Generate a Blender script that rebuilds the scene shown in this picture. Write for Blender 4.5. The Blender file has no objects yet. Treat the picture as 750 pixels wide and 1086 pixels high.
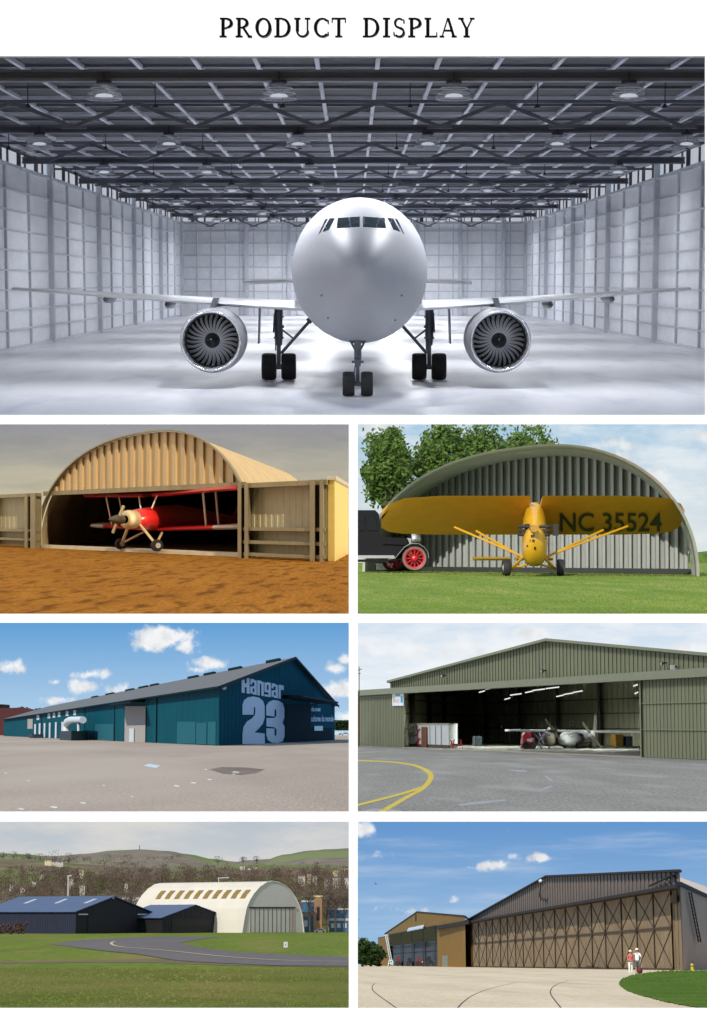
import bpy, bmesh, math, random
from mathutils import Vector, Matrix
from mathutils.bvhtree import BVHTree
R = math.radians
F = 2000.0; CX = 375.0; CY = 543.0; CAM = Vector((0, 0, 100))   # one long lens in front of a white display board
scn = bpy.context.scene
root_col = scn.collection
rnd = random.Random(7)

# ------------------------------------------------------------------ dioramas
class Dio:
    """a place of its own behind one opening of the board; local axes x right, y away, z up, metres"""
    def __init__(s, name, yh, h, Y0, Y1):
        s.name = name; s.yh = yh; s.h = h; s.Y0 = Y0; s.Y1 = Y1
        th = math.atan((yh - CY) / F); s.c = math.cos(th); s.s = math.sin(th)
        B = Matrix(((1, 0, 0), (0, s.c, s.s), (0, -s.s, s.c))).to_4x4()
        s.M = Matrix.Translation(CAM) @ B @ Matrix.Translation((0, 0, -h))
        s.col = bpy.data.collections.new(name); root_col.children.link(s.col)
        s.block = []; s.recv = []
    def ray(s, px, py):
        u = (px - CX) / F; v = (CY - py) / F
        return Vector((u, s.c - v * s.s, s.s + v * s.c))
    def at(s, px, py, Y):
        d = s.ray(px, py); t = Y / d.y
        return Vector((d.x * t, Y, s.h + d.z * t))
    def g(s, px, py, z=0.0):
        d = s.ray(px, py); t = (z - s.h) / d.z
        return Vector((d.x * t, d.y * t, z))
    def eye(s): return Vector((0, 0, s.h))
    def px(s, p):
        q = s.M @ Vector(p) - CAM
        return (CX + F * q.x / q.y, CY - F * q.z / q.y)

def tagp(o, label=None, cat=None, group=None, kind=None):
    if label: o['label'] = label
    if cat: o['category'] = cat
    if group: o['group'] = group
    if kind: o['kind'] = kind
    return o

LOC = {}
def thing(d, name, label, cat, loc=(0, 0, 0), rot=0.0, group=None):
    o = bpy.data.objects.new(name, None); o.empty_display_size = .2
    d.col.objects.link(o)
    L = Matrix.Translation(loc) @ Matrix.Rotation(rot, 4, 'Z')
    o.matrix_world = d.M @ L
    LOC[o.name] = L
    return tagp(o, label, cat, group)

def copy_tree(d, root, loc, rot=0.0, label=None, scale=1.0):
    r = root.copy(); d.col.objects.link(r)
    r.matrix_world = d.M @ Matrix.Translation(loc) @ Matrix.Rotation(rot, 4, 'Z') @ Matrix.Scale(scale, 4)
    if label: r['label'] = label
    if r.type == 'MESH': d.recv.append(r); d.block.append(r)
    def rec(src, dst):
        for ch in list(src.children):
            c = ch.copy(); d.col.objects.link(c); c.parent = dst
            c.matrix_parent_inverse = Matrix.Identity(4)
            d.recv.append(c); d.block.append(c)
            rec(ch, c)
    rec(root, r)
    return r

# ------------------------------------------------------------------ mesh builder
class MB:
    def __init__(s): s.v = []; s.f = []; s.uvw = None
    def add(s, vs, fs):
        n = len(s.v); s.v += [Vector(p) for p in vs]; s.f += [tuple(i + n for i in f) for f in fs]; return s
    def hexa(s, c): # 8 corners: bottom 4, top 4
        return s.add(c, [(0, 3, 2, 1), (4, 5, 6, 7), (0, 1, 5, 4), (1, 2, 6, 5), (2, 3, 7, 6), (3, 0, 4, 7)])
    def box(s, x0, x1, y0, y1, z0, z1):
        return s.hexa([(x0, y0, z0), (x1, y0, z0), (x1, y1, z0), (x0, y1, z0), (x0, y0, z1), (x1, y0, z1), (x1, y1, z1), (x0, y1, z1)])
    def fbox(s, fr, a0, a1, b0, b1, z0, z1):
        return s.hexa([fr.P(a0, b0, z0), fr.P(a1, b0, z0), fr.P(a1, b1, z0), fr.P(a0, b1, z0), fr.P(a0, b0, z1), fr.P(a1, b0, z1), fr.P(a1, b1, z1), fr.P(a0, b1, z1)])
    def poly(s, pts): return s.add(pts, [tuple(range(len(pts)))])
    def prism(s, pts, off):
        off = Vector(off); n = len(pts); P = [Vector(p) for p in pts]
        fs = [tuple(range(n)), tuple(range(2 * n - 1, n - 1, -1))]
        fs += [(i, (i + 1) % n, (i + 1) % n + n, i + n) for i in range(n)]
        return s.add(P + [p + off for p in P], fs)
    def tube(s, pts, r, n=8, cap=True):
        P = [Vector(p) for p in pts]; m = len(P)
        rs = r if isinstance(r, (list, tuple)) else [r] * m
        vs = []; fs = []
        for i, p in enumerate(P):
            t = (P[min(i + 1, m - 1)] - P[max(i - 1, 0)]).normalized()
            up = Vector((0, 0, 1)) if abs(t.z) < .9 else Vector((0, 1, 0))
            a = t.cross(up).normalized(); b = a.cross(t).normalized()
            for k in range(n):
                w = 2 * math.pi * (k + .5) / n
                vs.append(p + (a * math.cos(w) + b * math.sin(w)) * rs[i])
        for i in range(m - 1):
            for k in range(n):
                k2 = (k + 1) % n
                fs.append((i * n + k, i * n + k2, (i + 1) * n + k2, (i + 1) * n + k))
        if cap: fs += [tuple(range(n - 1, -1, -1)), tuple(range((m - 1) * n, m * n))]
        return s.add(vs, fs)
    def beam(s, p, q, w, h, up=(0, 0, 1)):
        p = Vector(p); q = Vector(q); t = (q - p).normalized(); up = Vector(up)
        if abs(t.dot(up.normalized())) > .99: up = Vector((0, 1, 0))
        a = t.cross(up).normalized() * w / 2; b = a.cross(t).normalized() * h / 2
        return s.hexa([p - a - b, p + a - b, q + a - b, q - a - b, p - a + b, p + a + b, q + a + b, q - a + b])
    def lathe(s, prof, o, ax=(0, 1, 0), n=24, capends=False):
        o = Vector(o); ax = Vector(ax).normalized()
        up = Vector((0, 0, 1)) if abs(ax.z) < .9 else Vector((0, 1, 0))
        a = ax.cross(up).normalized(); b = a.cross(ax).normalized(); vs = []; fs = []
        for r, t in prof:
            for k in range(n):
                w = 2 * math.pi * k / n
                vs.append(o + ax * t + (a * math.cos(w) + b * math.sin(w)) * r)
        m = len(prof)
        for i in range(m - 1):
            for k in range(n):
                k2 = (k + 1) % n
                fs.append((i * n + k, i * n + k2, (i + 1) * n + k2, (i + 1) * n + k))
        if capends: fs += [tuple(range(n)), tuple(range((m - 1) * n, m * n))]
        return s.add(vs, fs)
    def ball(s, c, rx, ry, rz, n=10, m=6):
        c = Vector(c); vs = [c + Vector((0, 0, rz))]; fs = []
        for i in range(1, m):
            th = math.pi * i / m
            for k in range(n):
                w = 2 * math.pi * k / n
                vs.append(c + Vector((rx * math.sin(th) * math.cos(w), ry * math.sin(th) * math.sin(w), rz * math.cos(th))))
        vs.append(c - Vector((0, 0, rz))); L = len(vs) - 1
        for k in range(n):
            fs.append((0, 1 + k, 1 + (k + 1) % n)); fs.append((L, L - n + (k + 1) % n, L - n + k))
        for i in range(m - 2):
            for k in range(n):
                a = 1 + i * n + k; b = 1 + i * n + (k + 1) % n
                fs.append((a, a + n, b + n, b))
        return s.add(vs, fs)
    def loft(s, rings, closed=True, cap=True):
        n = len(rings[0]); vs = [p for r in rings for p in r]; fs = []
        for i in range(len(rings) - 1):
            for k in range(n if closed else n - 1):
                k2 = (k + 1) % n
                fs.append((i * n + k, i * n + k2, (i + 1) * n + k2, (i + 1) * n + k))
        if cap and closed: fs += [tuple(range(n - 1, -1, -1)), tuple(range((len(rings) - 1) * n, len(rings) * n))]
        return s.add(vs, fs)
    def corr(s, fr, a0, a1, zlo, zhi, b=0.0, pitch=.4, depth=.05, duty=.5):
        """corrugated sheet in a frame's plane; zlo/zhi numbers or functions of a"""
        fl = zlo if callable(zlo) else (lambda a: zlo); fh = zhi if callable(zhi) else (lambda a: zhi)
        n = max(1, int(round((a1 - a0) / pitch))); pit = (a1 - a0) / n; cs = []
        for i in range(n):
            q = a0 + i * pit
            cs += [(q, 0), (q + pit * duty * .8, 0), (q + pit * duty, 1), (q + pit * .92, 1)]
        cs.append((a1, 0)); vs = []; fs = []
        for a, k in cs:
            vs += [fr.P(a, b - depth * k, fl(a)), fr.P(a, b - depth * k, fh(a))]
        for i in range(len(cs) - 1): fs.append((2 * i, 2 * i + 2, 2 * i + 3, 2 * i + 1))
        return s.add(vs, fs)
    def bmesh(s):
        me = bpy.data.meshes.new('tmp'); me.from_pydata([tuple(v) for v in s.v], [], s.f); return me
    def build(s, name, mat, parent=None, d=None, loc=None, smooth=False, label=None, cat=None, group=None, kind=None, normals=True, block=True, seg=None):
        if parent is not None:
            inv = LOC[parent.name].inverted()
        else:
            if loc is None:
                n = len(s.v); loc = (sum(v.x for v in s.v) / n, sum(v.y for v in s.v) / n, min(v.z for v in s.v))
            inv = Matrix.Translation(loc).inverted()
        me = bpy.data.meshes.new(name)
        me.from_pydata([tuple(inv @ v) for v in s.v], [], s.f)
        if normals:
            bm = bmesh.new(); bm.from_mesh(me); bmesh.ops.recalc_face_normals(bm, faces=bm.faces); bm.to_mesh(me); bm.free()
        ms = mat if isinstance(mat, (list, tuple)) else [mat]
        for m in ms: me.materials.append(m)
        if seg:
            for i, k in seg.items(): me.polygons[i].material_index = k
        if smooth:
            for p in me.polygons: p.use_smooth = True
            if smooth is not True: me.set_sharp_from_angle(angle=R(smooth))
        me.update()
        o = bpy.data.objects.new(name, me)
        if parent is not None:
            dd = DOF[parent.name]; o.parent = parent; LOC[o.name] = LOC[parent.name]; DOF[o.name] = dd
            dd.col.objects.link(o)
        else:
            dd = d; d.col.objects.link(o); L = Matrix.Translation(loc); o.matrix_world = d.M @ L; LOC[o.name] = L; DOF[o.name] = d
        dd.recv.append(o)
        if block: dd.block.append(o)
        return tagp(o, label, cat, group, kind)
DOF = {}
_t = thing
def thing(d, *a, **k):
    o = _t(d, *a, **k); DOF[o.name] = d; return o

class Frame:
    """building frame: origin on the ground, e1 along its front, e2 into its depth"""
    def __init__(s, o, e1, e2, d=None):
        s.o = Vector((o[0], o[1], 0)); s.e1 = Vector((e1[0], e1[1], 0)); s.e2 = Vector((e2[0], e2[1], 0)); s.d = d
    def P(s, a, b, z): return s.o + s.e1 * a + s.e2 * b + Vector((0, 0, z))
    def pix(s, px, py, b=0.0):
        d = s.d; r = d.ray(px, py); o = s.o + s.e2 * b
        n = Vector((-s.e1.y, s.e1.x, 0)); E = d.eye()
        t = (o - E).dot(n) / r.dot(n); p = E + r * t
        return ((p - o).dot(s.e1) / s.e1.length_squared, p.z)
    def pix2(s, px, py, a=0.0): # on the plane of constant a
        d = s.d; r = d.ray(px, py); o = s.o + s.e1 * a
        n = Vector((-s.e2.y, s.e2.x, 0)); E = d.eye()
        t = (o - E).dot(n) / r.dot(n); p = E + r * t
        return ((p - o).dot(s.e2) / s.e2.length_squared, p.z)

# ------------------------------------------------------------------ materials
def srgb(r, g, b):
    f = lambda c: (c / 255 / 12.92) if c / 255 <= .04045 else ((c / 255 + .055) / 1.055) ** 2.4
    return (f(r), f(g), f(b), 1)
def pm(name, col, rough=.6, metal=0.0, var=.18, scale=(1, 1, 1), ns=1.2, bump=0.0, bs=12.0, col2=None, spots=None, coat=0.0, spec=.5, fine=0.0, fs=30.0):
    m = bpy.data.materials.new(name); m.use_nodes = True; nt = m.node_tree; N = nt.nodes; L = nt.links
    b = N['Principled BSDF']; b.inputs['Roughness'].default_value = rough; b.inputs['Metallic'].default_value = metal
    b.inputs['Specular IOR Level'].default_value = spec
    if coat: b.inputs['Coat Weight'].default_value = coat; b.inputs['Coat Roughness'].default_value = .08
    tc = N.new('ShaderNodeTexCoord'); mp = N.new('ShaderNodeMapping'); mp.inputs['Scale'].default_value = scale
    L.new(tc.outputs['Object'], mp.inputs[0])
    n1 = N.new('ShaderNodeTexNoise'); n1.inputs['Scale'].default_value = ns; n1.inputs['Detail'].default_value = 8; n1.inputs['Roughness'].default_value = .65
    L.new(mp.outputs[0], n1.inputs['Vector'])
    c = tuple(col[:3]); c2 = tuple(col2[:3]) if col2 else tuple(min(1, x * (1 + var)) for x in c); c1 = c if col2 else tuple(x * (1 - var) for x in c)
    rp = N.new('ShaderNodeValToRGB'); rp.color_ramp.elements[0].position = .33; rp.color_ramp.elements[1].position = .67
    rp.color_ramp.elements[0].color = (*c1, 1); rp.color_ramp.elements[1].color = (*c2, 1)
    L.new(n1.outputs[0], rp.inputs[0]); out = rp.outputs[0]
    if fine:
        n2 = N.new('ShaderNodeTexNoise'); n2.inputs['Scale'].default_value = fs; n2.inputs['Detail'].default_value = 4
        L.new(mp.outputs[0], n2.inputs['Vector'])
        mr = N.new('ShaderNodeMapRange'); mr.inputs[1].default_value = .3; mr.inputs[2].default_value = .7; mr.inputs[3].default_value = 1 - fine; mr.inputs[4].default_value = 1 + fine
        L.new(n2.outputs[0], mr.inputs[0])
        mx = N.new('ShaderNodeVectorMath'); mx.operation = 'SCALE'; L.new(out, mx.inputs[0]); L.new(mr.outputs[0], mx.inputs['Scale']); out = mx.outputs[0]
    if spots: # (colour, scale, low, high): a second colour in patches
        n3 = N.new('ShaderNodeTexNoise'); n3.inputs['Scale'].default_value = spots[1]; n3.inputs['Detail'].default_value = 6
        L.new(mp.outputs[0], n3.inputs['Vector'])
        mr = N.new('ShaderNodeMapRange'); mr.inputs[1].default_value = spots[2]; mr.inputs[2].default_value = spots[3]
        L.new(n3.outputs[0], mr.inputs[0]); mx = N.new('ShaderNodeMix'); mx.data_type = 'RGBA'
        L.new(mr.outputs[0], mx.inputs[0]); L.new(out, mx.inputs[6]); mx.inputs[7].default_value = (*spots[0][:3], 1); out = mx.outputs[2]
    L.new(out, b.inputs['Base Color'])
    if bump:
        n4 = N.new('ShaderNodeTexNoise'); n4.inputs['Scale'].default_value = bs; n4.inputs['Detail'].default_value = 5
        L.new(mp.outputs[0], n4.inputs['Vector']); bp = N.new('ShaderNodeBump'); bp.inputs['Strength'].default_value = bump; bp.inputs['Distance'].default_value = .1
        L.new(n4.outputs[0], bp.inputs['Height']); L.new(bp.outputs[0], b.inputs['Normal'])
    return m
def emat(name, col, st=1.0):
    m = bpy.data.materials.new(name); m.use_nodes = True; N = m.node_tree.nodes; N.remove(N['Principled BSDF'])
    e = N.new('ShaderNodeEmission'); e.inputs[0].default_value = (*col[:3], 1); e.inputs[1].default_value = st
    m.node_tree.links.new(e.outputs[0], N['Material Output'].inputs[0]); return m
def glass(name, col, rough=.08):
    m = pm(name, col, rough=rough, var=.1, spec=.8); return m

def sky_mat(name, d, Yb, stops, clouds, wisps=None, ccol=(.93, .94, .97), nscale=.05):
    """emissive sky: gradient with height, soft noise-edged clouds; centred on (x, z) angles in page pixels"""
    m = bpy.data.materials.new(name); m.use_nodes = True; nt = m.node_tree; N = nt.nodes; L = nt.links; N.remove(N['Principled BSDF'])
    tc = N.new('ShaderNodeTexCoord'); sx = N.new('ShaderNodeSeparateXYZ'); L.new(tc.outputs['Object'], sx.inputs[0])
    def math_(op, a, b=None, c=None):
        n = N.new('ShaderNodeMath'); n.operation = op
        for i, q in enumerate((a, b, c)):
            if q is None: continue
            if isinstance(q, (int, float)): n.inputs[i].default_value = q
            else: L.new(q, n.inputs[i])
        return n.outputs[0]
    top = d.at(375, stops[0][0], Yb).z; bot = d.at(375, stops[-1][0], Yb).z
    g = N.new('ShaderNodeMapRange'); g.inputs[1].default_value = top; g.inputs[2].default_value = bot; L.new(sx.outputs[2], g.inputs[0])
    rp = N.new('ShaderNodeValToRGB'); el = rp.color_ramp.elements
    for i, (py, c) in enumerate(stops):
        t = (py - stops[0][0]) / (stops[-1][0] - stops[0][0])
        e = el[0] if i == 0 else (el[1] if i == len(stops) - 1 else None)
        if e is None: e = el.new(t)
        e.position = t
    es = sorted(el, key=lambda e: e.position)
    for e, (py, c) in zip(es, stops): e.color = srgb(*c)
    L.new(g.outputs[0], rp.inputs[0]); col = rp.outputs[0]
    k = Yb / F
    nz = N.new('ShaderNodeTexNoise'); nz.inputs['Scale'].default_value = nscale / k; nz.inputs['Detail'].default_value = 10; nz.inputs['Roughness'].default_value = .62
    L.new(tc.outputs['Object'], nz.inputs['Vector'])
    nc = N.new('ShaderNodeTexNoise'); nc.inputs['Scale'].default_value = nscale * 1.6 / k; nc.inputs['Detail'].default_value = 5
    L.new(tc.outputs['Object'], nc.inputs['Vector'])
    if wisps: # (colour, scale x, scale z, low, high, amount)
        mp = N.new('ShaderNodeMapping'); mp.inputs['Scale'].default_value = (wisps[1] / k, 1 / k * .001, wisps[2] / k); mp.inputs['Rotation'].default_value = (0, wisps[6] if len(wisps) > 6 else 0, 0)
        L.new(tc.outputs['Object'], mp.inputs[0]); nw = N.new('ShaderNodeTexNoise'); nw.inputs['Scale'].default_value = 1; nw.inputs['Detail'].default_value = 7; nw.inputs['Roughness'].default_value = .6
        L.new(mp.outputs[0], nw.inputs['Vector']); mr = N.new('ShaderNodeMapRange'); mr.inputs[1].default_value = wisps[3]; mr.inputs[2].default_value = wisps[4]; mr.inputs[4].default_value = wisps[5]
        mr.interpolation_type = 'SMOOTHSTEP'; L.new(nw.outputs[0], mr.inputs[0]); mx = N.new('ShaderNodeMix'); mx.data_type = 'RGBA'
        L.new(mr.outputs[0], mx.inputs[0]); L.new(col, mx.inputs[6]); mx.inputs[7].default_value = srgb(*wisps[0]); col = mx.outputs[2]
    tot = None
    for (cx, cy, rx, ry, st) in clouds:
        c = d.at(cx, cy, Yb)
        a = math_('MULTIPLY', math_('SUBTRACT', sx.outputs[0], c.x), 1 / (rx * k)); b = math_('MULTIPLY', math_('SUBTRACT', sx.outputs[2], c.z), 1 / (ry * k))
        q = math_('ADD', math_('MULTIPLY', a, a), math_('MULTIPLY', b, b))
        q = math_('MULTIPLY', math_('MAXIMUM', math_('SUBTRACT', 1.0, math_('SQRT', q)), -1.0), st)
        tot = q if tot is None else math_('MAXIMUM', tot, q)
    if tot is not None:
        t2 = math_('ADD', tot, math_('MULTIPLY', math_('SUBTRACT', nz.outputs[0], .52), 2.6))
        mr = N.new('ShaderNodeMapRange'); mr.inputs[1].default_value = .02; mr.inputs[2].default_value = .62; mr.interpolation_type = 'SMOOTHSTEP'; L.new(t2, mr.inputs[0])
        mr2 = N.new('ShaderNodeMapRange'); mr2.inputs[1].default_value = .38; mr2.inputs[2].default_value = .56; mr2.inputs[3].default_value = .84; mr2.inputs[4].default_value = 1.0; L.new(nc.outputs[0], mr2.inputs[0])
        cc = N.new('ShaderNodeVectorMath'); cc.operation = 'SCALE'; cc.inputs[0].default_value = ccol; L.new(mr2.outputs[0], cc.inputs['Scale'])
        mx = N.new('ShaderNodeMix'); mx.data_type = 'RGBA'; L.new(mr.outputs[0], mx.inputs[0]); L.new(col, mx.inputs[6]); L.new(cc.outputs[0], mx.inputs[7]); col = mx.outputs[2]
    e = N.new('ShaderNodeEmission'); L.new(col, e.inputs[0]); L.new(e.outputs[0], N['Material Output'].inputs[0])
    return m

def skybox(d, x0, x1, ytop, mback, mover, Yf=None):
    """luminous sky shell of one diorama: back, overhead and the two sides down to the ground"""
    Yf = Yf or d.Y0; Yb = d.Y1
    tl = d.at(x0, ytop, Yb); tr = d.at(x1, ytop, Yb); bl = Vector((tl.x, Yb, 0)); br = Vector((tr.x, Yb, 0))
    ftl = d.at(x0, ytop, Yf); ftr = d.at(x1, ytop, Yf); fbl = Vector((ftl.x, Yf, 0)); fbr = Vector((ftr.x, Yf, 0))
    m = MB(); m.add([bl, br, tr, tl, ftl, ftr, fbl, fbr], [(0, 1, 2, 3), (3, 2, 5, 4), (0, 3, 4, 6), (1, 7, 5, 2)])
    o = m.build('sky', [mback, mover], d=d, loc=(0, 0, 0), kind='structure', block=False, seg={0: 0, 1: 1, 2: 1, 3: 1}, normals=False)
    return o

def ground(d, x0, x1, ybot, mat, name='ground', Yb=None, z=0.0, kind='structure', ny=1):
    Yb = Yb or d.Y1
    n = d.g(x0, ybot, z); f = n.y
    ux0 = (x0 - CX) / F / d.c * 1.0; ux1 = (x1 - CX) / F / d.c
    # edges follow the sight lines of the opening
    a = d.g(x0, ybot, z); b = d.g(x1, ybot, z); t = Yb / a.y
    m = MB(); m.poly([a, b, Vector((b.x * t, Yb, z)), Vector((a.x * t, Yb, z))])
    return m.build(name, mat, d=d, loc=(0, a.y, z), kind=kind, normals=False)

def sun(d, az, el, st, col=(1, .95, .88), ang=.5):
    l = bpy.data.lights.new('sun', 'SUN'); l.energy = st; l.color = col; l.angle = R(ang)
    o = bpy.data.objects.new('sun', l); d.col.objects.link(o)
    dl = Vector((math.sin(R(az)) * math.cos(R(el)), -math.cos(R(az)) * math.cos(R(el)), math.sin(R(el))))
    dw = d.M.to_3x3() @ dl
    o.rotation_euler = dw.to_track_quat('Z', 'Y').to_euler(); o.location = d.M @ (Vector((0, d.Y0, 0)) + dl * 100)
    d.sunobj = o
    return o
def link_sun(d, extra=()):
    rc = bpy.data.collections.new(d.name + ' lit'); bc = bpy.data.collections.new(d.name + ' shading')
    for o in list(d.recv) + list(extra): rc.objects.link(o)
    for o in list(d.block) + list(extra): bc.objects.link(o)
    d.sunobj.light_linking.receiver_collection = rc; d.sunobj.light_linking.blocker_collection = bc

def text_tris(s, size=1.0, bold=0.0, shear=0.0):
    """the outline of a word as 2D points and faces (width, height normalised to 0..1)"""
    cu = bpy.data.curves.new('t', 'FONT'); cu.body = s; cu.offset = bold; cu.shear = shear; cu.resolution_u = 3
    ob = bpy.data.objects.new('t', cu); root_col.objects.link(ob); dg = bpy.context.evaluated_depsgraph_get()
    me = bpy.data.meshes.new_from_object(ob.evaluated_get(dg)); root_col.objects.unlink(ob); bpy.data.objects.remove(ob)
    vs = [v.co.copy() for v in me.vertices]; fs = [tuple(p.vertices) for p in me.polygons]; bpy.data.meshes.remove(me)
    x0 = min(v.x for v in vs); x1 = max(v.x for v in vs); y0 = min(v.y for v in vs); y1 = max(v.y for v in vs)
    return [((v.x - x0) / (x1 - x0), (v.y - y0) / (y1 - y0)) for v in vs], fs

# ------------------------------------------------------------------ render, world, camera
w = bpy.data.worlds.new('World'); scn.world = w; w.use_nodes = True
sk = w.node_tree.nodes.new('ShaderNodeTexSky'); sk.sky_type = 'NISHITA'; sk.sun_disc = False
sk.sun_elevation = R(40); sk.sun_rotation = R(210)
w.node_tree.links.new(sk.outputs[0], w.node_tree.nodes['Background'].inputs[0]); w.node_tree.nodes['Background'].inputs[1].default_value = .1
scn.view_settings.view_transform = 'Standard'; scn.view_settings.look = 'None'; scn.view_settings.exposure = 0
cam = bpy.data.cameras.new('Camera'); cam.sensor_fit = 'HORIZONTAL'; cam.sensor_width = 36; cam.lens = 36 * F / 750; cam.clip_end = 20000; cam.clip_start = 1
co = bpy.data.objects.new('Camera', cam); root_col.objects.link(co); co.location = CAM; co.rotation_euler = (R(90), 0, 0); scn.camera = co

# ------------------------------------------------------------------ the display board
BY = 30.0
page = Dio('board', CY, 0.0, BY, BY)
def bx(px): return (px - CX) / F * BY
def bz(py): return (CY - py) / F * BY
M_board = pm('white board paint', (.92, .92, .92), rough=.7, var=.01)
M_ink = pm('black ink', (.004, .004, .004), rough=.9, var=.05, spec=.02)
board = thing(page, 'display_board', 'tall white display board with seven openings under a black heading', 'display board', (0, BY, bz(1200)))
mb = MB(); T = .03
def strip(x0, x1, y0, y1): mb.box(bx(x0), bx(x1), BY, BY + T, bz(y1), bz(y0))
XL, XR = -200, 950
strip(XL, XR, -80, 59.5); strip(XL, XR, 440, 450); strip(XL, XR, 651, 660.5); strip(XL, XR, 861, 871.5); strip(XL, XR, 1069.5, 1200)
for y0, y1 in ((450, 651), (660.5, 861), (871.5, 1069.5)): strip(370, 379.5, y0, y1)
strip(748, XR, 59.5, 440)
for y0, y1 in ((450, 651), (660.5, 861), (871.5, 1069.5)): strip(806, XR, y0, y1); strip(XL, -56, y0, y1)
mb.build('panel', M_board, board)
# heading lettering: roman capitals with serifs, drawn as thick and thin strokes 22 px tall
def glyph(ch):
    """strokes in a cell: height 0..1; returns width, list of polygons"""
    S = []; t = .15; n = .075; sf = .045
    def vs(x, y0=0, y1=1, w=t): S.append([(x - w / 2, y0), (x + w / 2, y0), (x + w / 2, y1), (x - w / 2, y1)])
    def hs(x0, x1, y, w=n): S.append([(x0, y - w / 2), (x1, y - w / 2), (x1, y + w / 2), (x0, y + w / 2)])
    def ser(x, y, w=.3): hs(x - w / 2, x + w / 2, y)
    def bowl(cx, cy, rx, ry, a0, a1, thick=t, thin=n, k=18):
        out = []; inn = []
        for i in range(k + 1):
            a = R(a0 + (a1 - a0) * i / k); c, s = math.cos(a), math.sin(a)
            out.append((cx + rx * c, cy + ry * s)); inn.append((cx + (rx - thick) * c, cy + (ry - thin) * s))
        for i in range(k): S.append([out[i], out[i + 1], inn[i + 1], inn[i]])
    def diag(x0, y0, x1, y1, w): S.append([(x0 - w / 2, y0), (x0 + w / 2, y0), (x1 + w / 2, y1), (x1 - w / 2, y1)])
    lo, hi = .025, .975
    if ch in 'PRD': vs(.16); ser(.16, hi, .3); ser(.16, lo, .34)
    if ch == 'P': hs(.16, .34, hi); hs(.16, .34, .47); bowl(.34, .735, .3, .265, -90, 90); W = .68
    if ch == 'R': hs(.16, .34, hi); hs(.16, .36, .5); bowl(.34, .75, .28, .25, -90, 90); diag(.66, 0, .36, .5, .13); ser(.68, lo, .2); W = .82
    if ch == 'D': hs(.16, .36, hi); hs(.16, .36, lo); bowl(.36, .5, .42, .5, -90, 90); W = .84
    if ch == 'O': bowl(.42, .5, .39, .51, 0, 360, k=36); W = .86
    if ch == 'U': vs(.17, .3); vs(.66, .3, 1, .07); ser(.17, hi, .3); ser(.66, hi, .26); bowl(.42, .32, .31, .33, 180, 360, .1, n); W = .84
    if ch == 'C': bowl(.44, .5, .41, .51, 48, 312, k=28); vs(.72, .72, .9, .05); vs(.72, .1, .26, .05); W = .78
    if ch == 'T': vs(.36); hs(.02, .7, hi); ser(.36, lo, .34); vs(.04, .76, 1, .045); vs(.68, .76, 1, .045); W = .76
    if ch == 'I': vs(.19); ser(.19, hi, .34); ser(.19, lo, .34); W = .4
    if ch == 'S':
        bowl(.3, .74, .25, .27, 40, 270, .1, n); bowl(.3, .25, .27, .27, -140, 90, .1, n); vs(.52, .74, .92, .045); vs(.05, .08, .26, .045); W = .64
    if ch == 'L': vs(.16); ser(.16, hi, .32); hs(.02, .58, lo); vs(.59, 0, .24, .045); W = .64
    if ch == 'A': diag(.1, 0, .38, 1, .05); diag(.68, 0, .4, 1, .13); hs(.2, .58, .34); ser(.1, lo, .22); ser(.69, lo, .24); W = .82
    if ch == 'Y': diag(.36, .42, .1, 1, .12); diag(.38, .42, .64, 1, .06); vs(.37, 0, .46); ser(.1, hi, .26); ser(.64, hi, .22); ser(.37, lo, .3); W = .74
    return W, S
def heading(word, x0, x1, y0, y1):
    tot = sum(glyph(c)[0] + .1 for c in word) - .1; k = (x1 - x0) / tot; x = x0
    for c in word:
        W, S = glyph(c); m = MB()
        for i, q in enumerate(S):
            e = .0004 * i
            m.prism([(bx(x + X * k), BY - .012 - e, bz(y1 - Y * (y1 - y0))) for X, Y in q], (0, .012 + e - .0005, 0))
        m.build('letter', M_ink, board, label=None); x += (W + .1) * k
heading('PRODUCT', 233, 368, 19, 39); heading('DISPLAY', 385, 503, 19, 39)
LAMPW = 870
# ================================================================== 1: the white hangar with the airliner
d = d1 = Dio('airliner hangar', 298, 5.0, 70, 279)
HW = 25.0; HT = 15.0; YB = 278.0; XC = 0.0
m_deck = pm('hangar roof sheet', srgb(40, 43, 51), rough=.6, var=.08)
m_steel = pm('pale steel', srgb(186, 190, 200), rough=.5, var=.08)
m_steel2 = pm('grey steel', srgb(92, 96, 107), rough=.5, var=.1)
m_pale = pm('light purlin paint', srgb(206, 210, 222), rough=.5, var=.05)
m_dark = pm('dark steel', srgb(52, 55, 68), rough=.6, var=.1)
m_hwall = pm('hangar wall sheet', srgb(218, 220, 226), rough=.55, var=.07, ns=.6, scale=(1, .3, 1), fine=.04, fs=3)
m_floor = pm('polished concrete', srgb(226, 227, 231), rough=.3, var=.05, ns=.25, scale=(1, .25, 1), fine=.03, fs=2.5, spots=(srgb(196, 200, 214), .5, .52, .72))
m_win1 = emat('daylit window', srgb(205, 210, 220), .75)
f = MB(); f.poly([d.g(-300, 449.0), d.g(1050, 449.0), (HW + 1, 74, 0), (HW + 1, YB + .5, 0), (-HW - 1, YB + .5, 0), (-HW - 1, 74, 0)])
f = MB(); a = d.g(375, 444.5).y; f.poly([(-HW, a, 0), (HW, a, 0), (HW, YB, 0), (-HW, YB, 0)])
f.build('floor', m_floor, d=d, loc=(0, 150, 0), kind='structure', normals=False)
hg = thing(d, 'aircraft_hangar', 'huge white steel hangar interior with gridded walls around the airliner', 'hangar', (0, 180, 0))
YA = 90.0
zc = HT - 1.75
wall_rails = [1.45 * i for i in range(1, 9)]
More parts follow.
